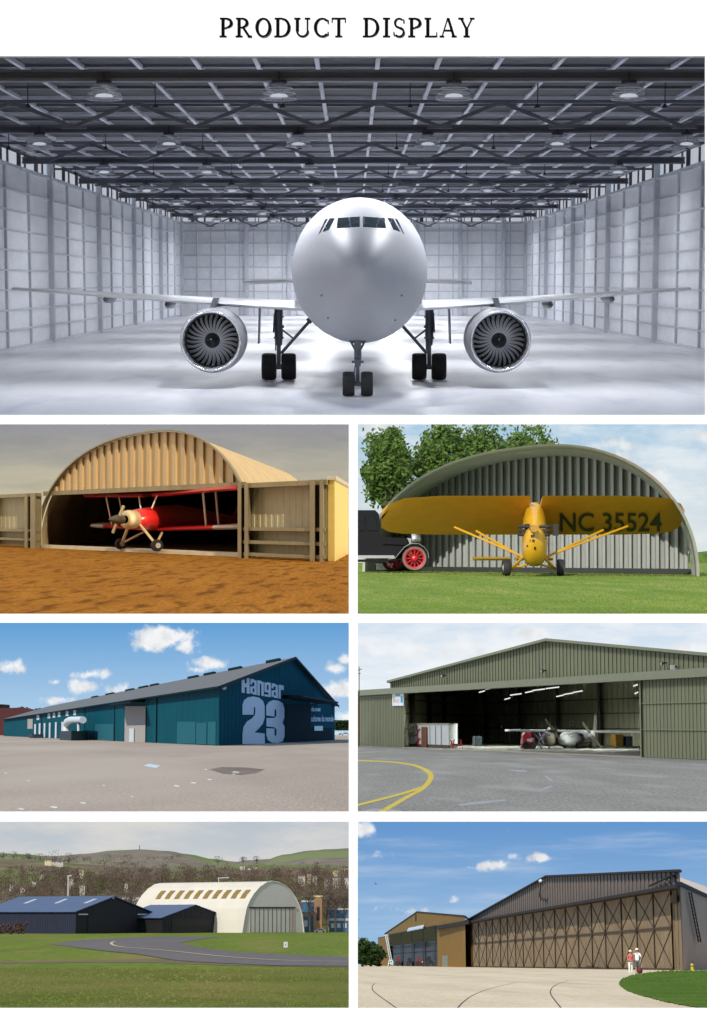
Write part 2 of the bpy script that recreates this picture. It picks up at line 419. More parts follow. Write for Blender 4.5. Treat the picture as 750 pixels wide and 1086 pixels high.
for sx in (-1, 1):
    m = MB(); m.box(sx * HW, sx * (HW + .2), YA, YB, 0, zc); m.build('side_wall', m_hwall, hg)
    m = MB()
    for z in wall_rails: m.box(sx * HW, sx * (HW - .16), YA, YB, z - .07, z + .07)
    m.box(sx * HW, sx * (HW - .2), YA, YB, 0, .22); m.box(sx * (HW + .1), sx * (HW - .3), YA, YB, zc - .02, zc + .2); m.box(sx * (HW + .1), sx * (HW - .3), YA, YB, HT - .25, HT)
    y = 97 + 29.6 - 29.6
    k = 0
    while y < YB:
        if k % 3 and y > YA: m.box(sx * HW, sx * (HW - .19), y - .17, y + .17, 0, zc)
        y += 29.6 / 3; k += 1
    m.build('rail_grid', m_steel, hg)
    y = 97
    while y < YB:
        m = MB(); m.box(sx * (HW - .01), sx * (HW - .42), y - .3, y + .3, 0, HT - .3); m.build('column', m_steel, hg)
        # clerestory of this bay: framed panes of uneven width
        y0 = y + .5; yend = min(y + 29.1, YB)
        m = MB(); m.box(sx * (HW + .06), sx * (HW + .1), y0, yend, zc + .2, HT - .25); wn = m.build('clerestory_window', m_win1, hg)
        m = MB(); q = y0; seq = [.9, 2.2, 4.6, .9, 2.6, 4.2]; i = 0
        while q < yend:
            m.box(sx * (HW - .02), sx * (HW + .03), q - .36, q + .36, zc + .2, HT - .25); q += seq[i % 6]; i += 1
        m.box(sx * (HW - .02), sx * (HW + .03), y0, yend, zc + .16, zc + .26); m.box(sx * (HW - .02), sx * (HW + .03), y0, yend, HT - .3, HT - .2)
        m.build('window_frame', m_dark, wn)
        y += 29.6
m = MB(); m.box(-HW, HW, YB, YB + .2, 0, zc); m.build('back_wall', m_hwall, hg)
m = MB()
for i in range(1, 8): m.box(-HW, HW, YB - .16, YB, 1.75 * i - .08, 1.75 * i + .08)
for i in range(-11, 12): m.box(i * 2.08 - .08, i * 2.08 + .08, YB - .18, YB, 0, zc)
m.box(-HW, HW, YB - .3, YB + .1, zc, zc + .3); m.build('rail_grid', m_steel, hg)
for i in range(-3, 4):
    x = i * 6.24 + 3.1
    if abs(x) < HW: m = MB(); m.box(x - .28, x + .28, YB - .5, YB - .01, 0, HT - .3); m.build('column', m_steel, hg)
m = MB(); m.box(-HW, HW, YB + .06, YB + .1, zc + .3, HT - .2); bw = m.build('clerestory_window', m_win1, hg)
m = MB(); x = -HW; i = 0
while x < HW:
    wd = [.12, .5, .12, .25, .12][i % 5]; m.box(x, x + wd, YB - .02, YB + .03, zc + .3, HT - .2); x += wd + [1.2, .35, .9, 1.6, .4][i % 5]; i += 1
m.box(-HW, HW, YB - .02, YB + .03, HT - .3, HT - .2); m.box(-HW, HW, YB - .02, YB + .03, zc + .26, zc + .36); m.build('window_frame', m_dark, bw)
m = MB(); m.box(-HW - .2, HW + .2, 80, YB + .3, HT, HT + .2); m.build('roof_deck', m_deck, hg)
for i in range(-9, 9): # long light purlins under the deck, crossed by deeper rails
    m = MB(); m.box(i * 2.75 - .1 + 1.1, i * 2.75 + .1 + 1.1, 80, YB, HT - .2, HT - .02); m.build('purlin', m_pale, hg)
y = 80.
while y < YB:
    m = MB(); m.box(-HW, HW, y - .25, y + .25, HT - .12, HT - .001); m.build('cross_rail', m_steel2, hg)
    m = MB(); m.box(-HW, HW, y + 4.8, y + 5.0, HT - .23, HT - .001); m.build('cross_rail', m_pale, hg); y += 9.85
for k in range(7):
    y = 85.5 + 29.5 * k
    if y > YB - 2: break
    m = MB(); zz = 14.05
    m.box(-HW, HW, y - .3, y + .3, zz - .26, zz - .12); m.box(-HW, HW, y - .3, y + .3, zz + .14, zz + .24); m.box(-HW, HW, y - .05, y + .05, zz - .12, zz + .14)
    m.build('girder', m_steel2, hg)
    y += 13.5; m = MB(); z0, z1 = 12.9, 14.15
    m.box(-HW, HW, y - .12, y + .12, z1 - .05, z1 + .11)
    for i in range(-5, 5):
        x = i * 6.3 + 1.3
        if x > -HW and x + 6.3 < HW:
            m.beam((x, y, z1), (x + 3.15, y, z0), .14, .2); m.beam((x + 3.15, y, z0), (x + 6.3, y, z1), .14, .2)
            m.box(x + 2.5, x + 3.8, y - .1, y + .1, z0 - .1, z0 + .03)
    m.build('truss', m_steel2, hg)
    if k < 7:
        for i in range(-4, 4):
            x = i * 6.3 + 2.8; m = MB(); m.beam((x, y - 4, 13.7), (x, y - 4, HT), .05, .05); m.lathe([(.02, .22), (.07, .18), (.18, 0), (.02, 0)], (x, y - 4, 13.5), (0, 0, 1), 10); m.build('sensor_rod', m_dark, hg)
# high bay lamps
m_glassd = pm('prismatic lamp glass', srgb(160, 165, 178), rough=.2, var=.25, ns=9, spec=.9)
m_glassd.node_tree.nodes['Principled BSDF'].inputs['Alpha'].default_value = .38
m_bulb = emat('lit lamp lens', srgb(240, 244, 255), .9)
def lamp(loc, label):
    x, y, z = loc
    t = thing(d, 'high_bay_lamp', label, 'ceiling lamp', loc, group='high bay lamps under the hangar roof')
    m = MB(); m.lathe([(.02, .62), (.34, .62), (.36, .5), (.3, .46), (.02, .46)], (x, y, z), (0, 0, 1), 16); m.tube([(x, y, z + .6), (x, y, z + 1.0)], .04, 6); m.build('ballast_housing', m_dark, t)
    m = MB(); m.lathe([(.33, .47), (.5, .38), (.66, .2), (.78, -.2), (.74, -.26)], (x, y, z), (0, 0, 1), 24); m.build('glass_dish', m_glassd, t, smooth=True, block=False)
    m = MB()
    for r, zz in ((.6, .27), (.71, .05), (.79, -.2)):
        m.tube([(x + r * math.cos(w * .3927), y + r * math.sin(w * .3927), z + zz) for w in range(17)], .02, 5, cap=False)
    m.build('rim', m_steel, t)
    m = MB(); m.lathe([(.01, -.12), (.22, -.14), (.42, -.08), (.3, .02), (.01, .06)], (x, y, z), (0, 0, 1), 20); m.build('lens', m_bulb, t)
    return t
LX = [-18.8, -11.05, -3.3, 4.45, 12.2, 19.95]; ords = ['first', 'second', 'third', 'fourth', 'fifth', 'sixth', 'seventh']
lamp0 = None
for r in range(7):
    y = 85.2 + 29.5 * r; vis = [x for x in LX if abs(d.px((x, y, 13.2))[0] - 374) < 372]
    for i, x in enumerate(vis):
        lab = '%s glass lamp from the left in the %s row of ceiling lamps' % (ords[i], ['nearest', 'second nearest', 'third nearest', 'middle fourth', 'fifth', 'sixth', 'farthest'][r])
        if lamp0 is None: lamp0 = lamp((x, y, 13.2), lab)
        else: copy_tree(d, lamp0, (x, y, 13.2), 0, lab)
def area(d, loc, size, power, col=(1, 1, 1), target=(0, 0, -1), name='lamp_light', spread=180):
    l = bpy.data.lights.new(name, 'AREA'); l.shape = 'DISK'; l.size = size; l.energy = power; l.color = col; l.spread = R(spread)
    o = bpy.data.objects.new(name, l); d.col.objects.link(o); o.location = d.M @ Vector(loc)
    o.rotation_euler = (d.M.to_3x3() @ (-Vector(target))).to_track_quat('Z', 'Y').to_euler(); return o
for r in range(-1, 7):
    for x in (LX if r >= 0 else [-14, -5, 5, 14]):
        area(d, (x, 85.2 + 29.5 * r, 12.75), 1.3, LAMPW * (1 if 0 <= r < 5 else (1.5 if r >= 5 else .6)) * (.3 if abs(x) > 15 else (.8 if abs(x) > 9 else 1.5)), (.94, .96, 1), spread=172)

# the airliner
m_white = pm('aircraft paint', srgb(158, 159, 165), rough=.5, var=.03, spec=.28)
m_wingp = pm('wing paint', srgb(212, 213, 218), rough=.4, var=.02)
m_lip = pm('polished lip', srgb(210, 212, 220), rough=.2, metal=.8, var=.03)
m_black = pm('tyre rubber', (.018, .018, .02), rough=.8, var=.2)
m_cock = pm('cockpit glass', (.03, .045, .055), rough=.05, var=.1, spec=.9)
m_gear = pm('gear metal', srgb(95, 98, 108), rough=.4, metal=.5, var=.2)
m_blade = pm('fan blade metal', srgb(200, 202, 208), rough=.3, metal=.45, var=.1)
m_intake = pm('intake dark', (.012, .012, .014), rough=.5, var=.1)
XP = .28
pl = thing(d, 'airliner', 'large white twin engine airliner facing forward on the glossy hangar floor', 'airplane', (XP, 95, 0))
def fus(sv):
    L = 11.5; y = 76.8 + sv
    if sv < L:
        t = sv / L; k = (1 - (1 - t) ** 2.15) ** .56
    elif sv < 32: k = 1
    else: k = max(.06, 1 - ((sv - 32) / 28) ** 1.7)
    e = min(1, sv / L)
    zc_ = 5.1 + .4 * e * e * (3 - 2 * e)
    if sv > 32: zc_ += (sv - 32) / 28 * 1.2
    return y, zc_, 3.12 * k, 3.32 * k
rings = []
for sv in [0.003, .03, .1, .25, .5, .8, 1.2, 1.7, 2.3, 3, 3.8, 4.7, 5.7, 6.8, 8, 9.2, 10.4, 11.5, 14, 20, 26, 32, 38, 44, 50, 56, 59.5]:
    y, z, a, b = fus(sv); rings.append([Vector((XP + a * math.cos(w * 2 * math.pi / 48), y, z + b * math.sin(w * 2 * math.pi / 48))) for w in range(48)])
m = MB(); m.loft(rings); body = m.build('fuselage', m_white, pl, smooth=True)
bvh = BVHTree.FromPolygons(m.v, m.f)
def proj(px, py, off=.02, bv=None):
    r = d.ray(px, py).normalized(); hit = (bv or bvh).ray_cast(d.eye(), r)
    return hit[0] - r * off if hit[0] else None
def onbody(pts, mat, name, off=.03, sub=6):
    m = MB(); n = len(pts); q = []
    for i in range(n):
        a, b = pts[i], pts[(i + 1) % n]
        for k in range(sub): q.append((a[0] + (b[0] - a[0]) * k / sub, a[1] + (b[1] - a[1]) * k / sub))
    cx = sum(p[0] for p in q) / len(q); cy = sum(p[1] for p in q) / len(q)
    rings = []
    for s_ in (1, .66, .33): rings.append([proj(cx + (p[0] - cx) * s_, cy + (p[1] - cy) * s_, off) for p in q])
    c = proj(cx, cy, off)
    if any(v is None for r_ in rings for v in r_) or c is None: return
    m.loft(rings, cap=False); N_ = len(q); base = len(m.v); m.v.append(c)
    for k in range(N_): m.f.append((2 * N_ + k, 2 * N_ + (k + 1) % N_, base))
    m.build(name, mat, pl, smooth=True)
for P_ in ([(358.5, 231), (381.5, 229.5), (381.5, 240.5), (357, 242)], [(385, 229.5), (408, 231), (409.5, 242), (385, 240.5)],
           [(349.5, 231.5), (355.5, 231), (349, 243.5), (342, 246)], [(411, 231), (417, 231.5), (425, 246), (417.5, 243.5)],
           [(345, 232.5), (348, 231.5), (340, 246.5), (337.5, 249)], [(418.5, 231.5), (421.5, 232.5), (429.5, 249), (427, 246.5)]):
    onbody(P_, m_cock, 'cockpit_window')
m_seam = pm('panel seam', srgb(165, 167, 178), rough=.5, var=.05)
sm = MB()
def seam(p, q, w=.35):
    n = 14
    for i in range(n):
        a = (p[0] + (q[0] - p[0]) * i / n, p[1] + (q[1] - p[1]) * i / n); b = (p[0] + (q[0] - p[0]) * (i + 1) / n, p[1] + (q[1] - p[1]) * (i + 1) / n)
        A = proj(*a, .015); B = proj(*b, .015)
        if A and B: sm.beam(A, B, .012, .012, up=(0, 1, 0))
for q in ((345, 262), (418, 262), (383, 243), (340, 318), (424, 318)): seam((383, 284), q)
for cx_, r_ in ():
    pts = [(cx_ + r_ * math.cos(w * math.pi / 12), 284 + r_ * .95 * math.sin(w * math.pi / 12)) for w in range(25)]
    for i in range(24): seam(pts[i], pts[i + 1])
sm.build('panel_seam', m_seam, pl)
for q in ((341, 313), (426, 313), (348, 337), (419, 339)): # probes
    p = proj(*q, 0); m = MB(); m.tube([p, p + Vector((0, -.18, -.02))], .035, 6); m.build('probe', m_gear, pl)
# wings with a real section: root chord 9.5 m, tip 2.4 m, swept and raised
def wing_half(sx, span, y0, y1, z0, z1, c0, c1, th0, th1, x0):
    rings = []
    for i in range(9):
        t = i / 8; x = XP + sx * (x0 + (span - x0) * t); y = y0 + (y1 - y0) * t; z = z0 + (z1 - z0) * (t ** 1.15); c = c0 + (c1 - c0) * t; h = th0 + (th1 - th0) * t
        rings.append([Vector((x, y + u * c, z + v * h)) for u, v in ((0, 0), (.02, .35), (.1, .8), (.3, 1), (.6, .7), (1, .05), (1, -.02), (.6, -.35), (.2, -.45), (.03, -.25))])
    return rings
for sx in (-1, 1):
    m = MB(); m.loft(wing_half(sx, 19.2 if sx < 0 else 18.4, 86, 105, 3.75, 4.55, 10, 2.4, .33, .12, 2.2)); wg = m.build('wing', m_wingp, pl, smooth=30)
    for xx, yy, zz in ((13.4, 101.5, 4.05), (9.9, 99, 3.8)):
        m = MB(); m.loft([[Vector((XP + sx * xx + r * math.cos(w * .785), y, zz + r * 1.2 * math.sin(w * .785))) for w in range(8)] for y, r in ((yy - 2, .03), (yy - .8, .17), (yy + 1.5, .2), (yy + 3.5, .03))]); m.build('flap_fairing', m_gear, wg, smooth=True)
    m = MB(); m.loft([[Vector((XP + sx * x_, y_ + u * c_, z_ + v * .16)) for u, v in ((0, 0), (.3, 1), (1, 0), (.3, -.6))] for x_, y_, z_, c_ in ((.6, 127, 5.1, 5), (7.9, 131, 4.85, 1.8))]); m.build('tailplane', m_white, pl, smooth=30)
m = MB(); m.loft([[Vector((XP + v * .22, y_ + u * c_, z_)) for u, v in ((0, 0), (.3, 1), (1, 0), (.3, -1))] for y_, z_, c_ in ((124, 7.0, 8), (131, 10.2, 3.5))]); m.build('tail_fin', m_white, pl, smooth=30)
# engines
for sx, ex in ((-1, -6.64), (1, 6.84)):
    c = Vector((ex, 88, 2.23)); r = 1.45
    m = MB(); m.lathe([(r * .9, 5.6), (r * 1.02, 4.3), (r * 1.07, 2.4), (r * 1.05, 1.0), (r * 1.0, .25), (r * .965, .04)], c, (0, 1, 0), 48); eng = m.build('engine', m_white, pl, smooth=True)
    m = MB(); m.lathe([(r * .965, .04), (r * .94, 0), (r * .9, .06), (r * .87, .25), (r * .865, .42)], c, (0, 1, 0), 48); m.build('intake_lip', m_lip, eng, smooth=True)
    m = MB(); m.lathe([(r * .865, .42), (r * .84, .7), (r * .83, 1.6), (.05, 1.65)], c, (0, 1, 0), 48); m.build('intake', m_intake, eng, smooth=True)
    m = MB(); nb = 28
    for k in range(nb):
        w = 2 * math.pi * k / nb; vs_ = []
        for j in range(6):
            t = j / 5; rr = .36 + (r * .82 - .36) * t; hw = .045 + .085 * t; tw = R(28 + 30 * t); sw = .10 * math.sin(t * 3) * 1.0
            a = Vector((math.cos(w + sw), 0, math.sin(w + sw))); b = Vector((-math.sin(w + sw), 0, math.cos(w + sw)))
            q = b * math.cos(tw) + Vector((0, 1, 0)) * math.sin(tw)
            vs_ += [c + Vector((0, 1.0, 0)) + a * rr - q * hw, c + Vector((0, 1.0, 0)) + a * rr + q * hw]
        m.add(vs_, [(2 * j, 2 * j + 1, 2 * j + 3, 2 * j + 2) for j in range(5)])
    m.build('fan', m_blade, eng, smooth=True, normals=False)
    m = MB(); m.lathe([(.01, .45), (.12, .55), (.28, .8), (.38, 1.1), (.38, 1.25)], c, (0, 1, 0), 24); m.build('spinner', m_intake, eng, smooth=True)
    m = MB(); m.ball(c + Vector((-.03, .5, .06)), .04, .03, .04, 8, 5); m.build('spinner_mark', m_white, eng)
    m = MB(); m.prism([(ex + .12, 89.0, 3.7), (ex + .12, 94.6, 3.75), (ex + .12, 93.8, 4.15), (ex + .12, 91.3, 4.2)], (-.24, 0, 0)); m.build('pylon', m_gear, pl)
# landing gear
def wheel(c, r, w, par):
    m = MB(); m.lathe([(r * .55, -w / 2), (r * .9, -w / 2), (r * .98, -w * .38), (r, -w * .2), (r, w * .2), (r * .98, w * .38), (r * .9, w / 2), (r * .55, w / 2)], c, (1, 0, 0), 28)
    o = m.build('wheel', m_black, par, smooth=40)
    m = MB(); m.lathe([(.02, -w * .42), (r * .5, -w * .4), (r * .57, -w * .46), (r * .57, w * .46), (r * .5, w * .4), (.02, w * .42)], c, (1, 0, 0), 20); m.build('hub', m_gear, o, smooth=40)
for px_ in (296, 455):
    Yg = 96.2; sx = -1 if px_ < 375 else 1; x = (px_ - 375) / 2000 * Yg
    st = MB(); st.tube([(x, Yg, .68), (x, Yg, 1.9)], .11, 12); st.tube([(x, Yg, 1.75), (x, Yg, 2.2), (x, Yg, 2.9), (x, Yg, 4.0)], [.17, .22, .2, .24], 12)
    for z_ in (2.1, 2.65, 3.15): st.tube([(x, Yg, z_), (x, Yg, z_ + .08)], .27, 12)
    st.tube([(x - .28, Yg - .1, 2.7), (x + .28, Yg - .1, 2.7)], .07, 8); st.tube([(x + .2 * sx, Yg, 3.4), (x + .26 * sx, Yg, 2.4)], .05, 6); st.tube([(x - .15, Yg - .2, 1.5), (x - .15, Yg - .25, 2.2)], .04, 6)
    s_ = st.build('main_gear_strut', m_gear, pl, smooth=40)
    m = MB(); m.tube([(x - .42, Yg, .66), (x + .42, Yg, .66)], .13, 12); m.build('axle', m_gear, s_)
    m = MB(); m.tube([(x - sx * .12, Yg - .05, 1.35), (x - sx * 1.72, Yg - .1, 3.15)], .085, 8); m.tube([(x - sx * 1.5, Yg - .1, 2.95), (x - sx * 1.85, Yg - .1, 3.25)], .17, 8); m.tube([(x - sx * .1, Yg, 2.6), (x - sx * .75, Yg, 2.1)], .045, 6); m.build('side_brace', m_gear, pl)
    m = MB(); m.prism([(x + sx * .98, Yg - .6, 3.7), (x + sx * 1.04, Yg - .6, 1.85), (x + sx * 1.04, Yg + .9, 1.85), (x + sx * .98, Yg + .9, 3.7)], (.05, 0, 0)); m.build('gear_door', m_gear, pl)
    for o_ in (-.5, .5): wheel((x + o_, Yg, .68), .68, .72, pl)
Yg = 82.5; x = (379.5 - 375) / 2000 * Yg
st = MB(); st.tube([(x, Yg, .52), (x, Yg, 1.35)], .08, 12); st.tube([(x, Yg, 1.3), (x, Yg, 1.7), (x, Yg, 2.6)], [.13, .17, .15], 12)
st.tube([(x, Yg, 1.8), (x - .42, Yg + .6, 2.6)], .05, 6); st.tube([(x, Yg, 1.8), (x + .42, Yg + .6, 2.6)], .05, 6); st.tube([(x - .26, Yg - .05, 1.5), (x + .26, Yg - .05, 1.5)], .06, 8)
st.tube([(x, Yg - .2, 1.9), (x, Yg - .3, 1.65)], .1, 8); st.tube([(x - .12, Yg - .15, .6), (x - .16, Yg - .3, 1.0), (x - .1, Yg - .15, 1.4)], .035, 6); st.tube([(x - .3, Yg + .2, 2.35), (x + .3, Yg + .2, 2.35)], .06, 8)
s_ = st.build('nose_gear_strut', m_gear, pl, smooth=40)
m = MB(); m.tube([(x - .3, Yg, .54), (x + .3, Yg, .54)], .1, 12); m.build('axle', m_gear, s_)
for o_ in (-.4, .4): wheel((x + o_, Yg, .54), .54, .52, pl)
# ================================================================== shared builders
def mapped(mb, fr, zs=1.0):
    mb.v = [fr.P(v.x, v.y, v.z * zs) for v in mb.v]; return mb
def leafy(seed, H, rx, ry, z0, n_clump, per, leaf, flat=.8, squash=1.0):
    """crown: leaf faces gathered in clumps through an uneven volume"""
    r = random.Random(seed); m = MB(); cl = []
    zc_ = (H + z0) / 2; rz = (H - z0) / 2
    for i in range(n_clump):
        while True:
            p = Vector((r.uniform(-1, 1), r.uniform(-1, 1), r.uniform(-1, 1)))
            if .25 < p.length < 1: break
        p = p.normalized() * (p.length ** .5) * r.uniform(.72, 1.0)
        cl.append((Vector((p.x * rx, p.y * ry, zc_ + p.z * rz)), r.uniform(.16, .34)))
    for c, k in cl:
        for j in range(per):
            q = Vector((r.gauss(0, 1) * rx, r.gauss(0, 1) * ry, r.gauss(0, .7) * rz)) * k * .62
            p = c + q
            if p.z > H: p.z = H - (p.z - H) * .5
            a = Vector((r.gauss(0, 1), r.gauss(0, 1), r.gauss(0, 1))).normalized(); b = a.orthogonal().normalized(); s_ = leaf * r.uniform(.6, 1.4)
            a = a * s_; b = b * s_ * flat
            m.add([p - a, p - b * .8, p + a, p + b * .8], [(0, 1, 2, 3)])
    return m, cl
def leaf_mat(name, c1, c2, ns=1.0):
    m = pm(name, c1, col2=c2, rough=.6, ns=ns, spec=.2)
    nt = m.node_tree; b = nt.nodes['Principled BSDF']
    tr = nt.nodes.new('ShaderNodeBsdfTranslucent'); mx = nt.nodes.new('ShaderNodeMixShader'); mx.inputs[0].default_value = .25
    src = b.inputs['Base Color'].links[0].from_socket; nt.links.new(src, tr.inputs[0])
    nt.links.new(b.outputs[0], mx.inputs[1]); nt.links.new(tr.outputs[0], mx.inputs[2]); nt.links.new(mx.outputs[0], nt.nodes['Material Output'].inputs[0])
    return m
def tree(d, name, label, loc, H, rx, z0, mleaf, mbark, seed=1, n=60, per=60, leaf=.35, ry=None, group=None):
    t = thing(d, name, label, 'tree', loc, 0, group); x, y, z = loc
    m, cl = leafy(seed, H, rx, ry or rx, z0, n, per, leaf); m.v = [v + Vector(loc) for v in m.v]
    cr = m.build('crown', mleaf, t, normals=False)
    k = MB(); r = random.Random(seed); w = H * .022
    k.tube([loc, (x + .1, y, z + H * .2), (x - .1, y, z + H * .45), (x, y, z + H * .75)], [w * 1.3, w, w * .8, w * .3], 8)
    for c, _ in cl[::4]:
        s0 = H * r.uniform(.25, .5); k.tube([(x, y, z + s0), Vector(loc) + Vector((c.x * .5, c.y * .5, (s0 + c.z) / 2 + .2)), Vector(loc) + c], [w * .45, w * .3, w * .1], 5)
    k.build('trunk', mbark, t)
    return t
m_bark = pm('bark', (.09, .07, .05), rough=.9, ns=3, var=.3)
m_rubber = pm('black rubber', (.02, .02, .02), rough=.8, var=.2)
m_chrome = pm('bright metal', (.6, .6, .6), rough=.25, metal=.8, var=.05)

# ================================================================== 2: arched hangar and red biplane on the dirt
d = d2 = Dio('biplane hangar', 552, 1.6, 30, 420)
m_dirt = pm('orange dirt', (.29, .125, .02), col2=(.38, .18, .032), rough=.95, ns=.6, scale=(1, .16, 1), fine=.3, fs=13, bump=.6, bs=9, spec=.05, spots=((.16, .065, .012), 2.6, .5, .66))
ground(d, -60, 373, 654, m_dirt)
s2 = sky_mat('sky over the arched hangar', d, 420, [(450, (150, 152, 158)), (478, (178, 178, 174)), (520, (205, 203, 195)), (560, (236, 222, 170)), (580, (240, 225, 160))], [], wisps=((122, 122, 128), .006, .03, .35, .75, .5))
skybox(d, -60, 373, 447, s2, emat('bright evening sky overhead', srgb(225, 212, 190), 1.0))
m_tin = pm('cream corrugated sheet', srgb(205, 185, 150), rough=.6, var=.1, ns=.8, scale=(1, 1, .25))
m_tin2 = pm('side sheet with painted sunlight', srgb(250, 226, 140), rough=.6, var=.06)  # the low sun's yellow is put into the base colour
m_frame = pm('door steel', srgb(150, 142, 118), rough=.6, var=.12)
m_frdark = pm('door steel shadowed paint', srgb(80, 74, 62), rough=.7, var=.1)  # door steel darkened as if in shadow, shade put into the colour
m_panel = pm('door sheet', srgb(176, 170, 148), rough=.6, var=.1)
m_slab = pm('concrete slab', srgb(215, 210, 195), rough=.8, var=.1)
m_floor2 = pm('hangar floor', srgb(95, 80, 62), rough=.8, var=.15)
A = d.g(0, 578.5); B_ = d.g(355, 594.5); e1 = (B_ - A).normalized(); e2 = Vector(((434 - 375) / 2000, 1, 0))
fr = Frame(A, e1, e2, d); ap = lambda x, y: fr.pix(x, y)
a0 = ap(50, 560)[0]; a1 = ap(257, 560)[0]; zop = ap(150, 519)[1]; ac, zt = ap(163, 459); aL = ap(52, 560)[0] - 2; aR = ap(262, 560)[0] + 1
def arch(a, top=zt, L=aL, Rr=aR, c=ac):
    u = (a - c) / ((Rr - c) if a > c else (c - L)); u = min(1, abs(u)); return top * (1 - u ** 2.3) ** (1 / 2.1)
hb = thing(d, 'arched_hangar', 'cream corrugated arched hangar with open front and sliding doors behind the orange dirt', 'hangar', fr.P(ac, 0, 0))
wpitch = (a1 - a0) / 24
m = MB(); m.corr(fr, aL, aR, lambda a: min(zop, arch(a)), arch, b=0, pitch=wpitch, depth=wpitch * .25, duty=.55); m.build('gable_wall', m_tin, hb, normals=False)
N_ = 40; prof = [aL + (aR - aL) * (.5 - .5 * math.cos(math.pi * i / N_)) for i in range(N_ + 1)]
m = MB(); rg = []; DL = 64
for j in range(45):
    b = DL * j / 44; s_ = .985 if j % 4 < 2 else 1.0
    rg.append([fr.P(ac + (a - ac) * s_, b, arch(a) * s_ + .02) for a in prof])
m.loft(rg, closed=False, cap=False); m.build('vault', m_tin, hb, normals=False)
m = MB(); m.loft([[fr.P(ac + (a - ac) * k, -.9, arch(a) * k) for a in prof] for k in (1.0, 1.012)] + [[fr.P(ac + (a - ac) * 1.012, .5, arch(a) * 1.012) for a in prof]], closed=False, cap=False); m.build('roof_edge', m_frame, hb, normals=False)
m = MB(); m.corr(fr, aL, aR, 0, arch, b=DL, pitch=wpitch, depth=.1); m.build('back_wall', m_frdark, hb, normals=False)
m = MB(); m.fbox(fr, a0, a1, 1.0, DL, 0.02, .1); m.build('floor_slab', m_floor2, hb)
m = MB(); m.fbox(fr, a0 - .5, a1 + .5, -1.4, .9, 0.0, .16); m.build('sill', m_slab, hb)
m = MB(); m.fbox(fr, a0 - .5, a1 + .5, -.5, -.02, zop - .12, zop + .12); m.build('door_track', m_frame, hb)
# sliding door leaves either side
for q0, q1, lab in ((-14, 50, 'left'), (262, 350, 'right')):
    x0 = ap(q0, 560)[0]; x1 = ap(q1, 560)[0]; lf = None
    m = MB(); m.corr(fr, x0, x1, .1, zop, b=-1.6, pitch=(x1 - x0) / 14, depth=.04); lf = m.build('door_leaf', m_panel, hb, normals=False)
    posts = ((1, 2.5), (37.5, 40), (43.5, 48.5)) if lab == 'left' else ((259, 262.5), (266, 269.5), (333, 338), (343, 346.5))
    for p0, p1 in posts:
        m = MB(); m.fbox(fr, ap(p0, 560)[0], ap(p1, 560)[0], -3.2, -1.7, 0, zop); m.build('post', m_frame, lf)
    for yy in ((562, 571) if lab == 'left' else (561, 575, 588)):
        za = ap((q0 + q1) / 2, yy)[1]; m = MB(); m.fbox(fr, x0 + .2, x1 - .2, -2.9, -1.75, za - .07, za + .07); m.build('rail', m_frame, lf)
    m = MB(); m.fbox(fr, x0, x1, -2.9, -1.75, zop - .2, zop); m.build('rail', m_frame, lf)
# the sunlit annexe wall at the right
q = ap(350, 560)[0]; LA = 5.0
while d.px(fr.P(q + .8, LA, 0))[0] < 371.5: LA += .5
m = MB(); m.hexa([fr.P(q, -1.7, 0), fr.P(q + .6, -1.7, 0), fr.P(q + .6, LA, 0), fr.P(q, LA, 0), fr.P(q, -1.7, zop), fr.P(q + .6, -1.7, zop), fr.P(q + .6, LA, zop), fr.P(q, LA, zop)])
an = thing(d, 'annexe_wall', 'sunlit yellow side wall standing right of the arched hangar door', 'wall', fr.P(q, 0, 0)); m.build('wall', m_tin2, an)
m = MB(); m.fbox(fr, q - .1, q + .75, -1.9, LA, zop, zop + .15); m.build('coping', m_slab, an)
# biplane: real metres mapped on a frame whose first axis runs along the front of the hangar
w1 = d.g(128.5, 582.8, .1); w2 = d.g(166.5, 584.8, .1); mid = (w1 + w2) / 2; eb = Vector((.62, 3.2, 0)); fb = Frame(mid + eb * 1.1 + (w2 - w1) * .0, (w2 - w1) / 2.3, eb, d); z0 = .1
m_red = pm('red fabric', (.62, .02, .02), rough=.35, var=.1, coat=.3)
m_cream = pm('cream cowl', srgb(225, 205, 170), rough=.4, var=.05)
m_silver = pm('silver dope', srgb(215, 210, 205), rough=.4, var=.05)
bp_ = thing(d, 'biplane', 'red biplane with silver wing tips and cream cowl parked in the arched hangar', 'airplane', (mid.x, mid.y, z0))
def bm_(name, mb, mat, par=None, **k):
    mapped(mb, fb); mb.v = [v + Vector((0, 0, z0)) for v in mb.v]; return mb.build(name, mat, par or bp_, **k)
m = MB(); m.loft([[Vector((w * math.cos(t * .5236), y, zc_ + h * math.sin(t * .5236))) for t in range(12)] for y, w, h, zc_ in ((-1.3, .46, .5, 1.55), (-.4, .52, .62, 1.6), (1, .52, .7, 1.65), (2.5, .4, .55, 1.6), (4.5, .2, .3, 1.5), (5.6, .05, .2, 1.45))])
bm_('fuselage', m, m_red, smooth=True)
m = MB(); m.lathe([(.2, .34), (.36, .34), (.45, .4), (.47, .55), (.44, .8)], (0, -2.1, 1.55), (0, 1, 0), 20); cw = bm_('cowl', m, m_cream, smooth=True)
m = MB(); m.lathe([(.02, -.45), (.12, -.3), (.22, -.1), (.22, .2)], (0, -2.1, 1.55), (0, 1, 0), 12); bm_('crankcase', m, m_frdark, cw)
m = MB(); m.beam((-.35, -2.1, .9), (.35, -2.1, 2.2), .13, .05, up=(0, 1, 0)); bm_('propeller', m, m_cream)
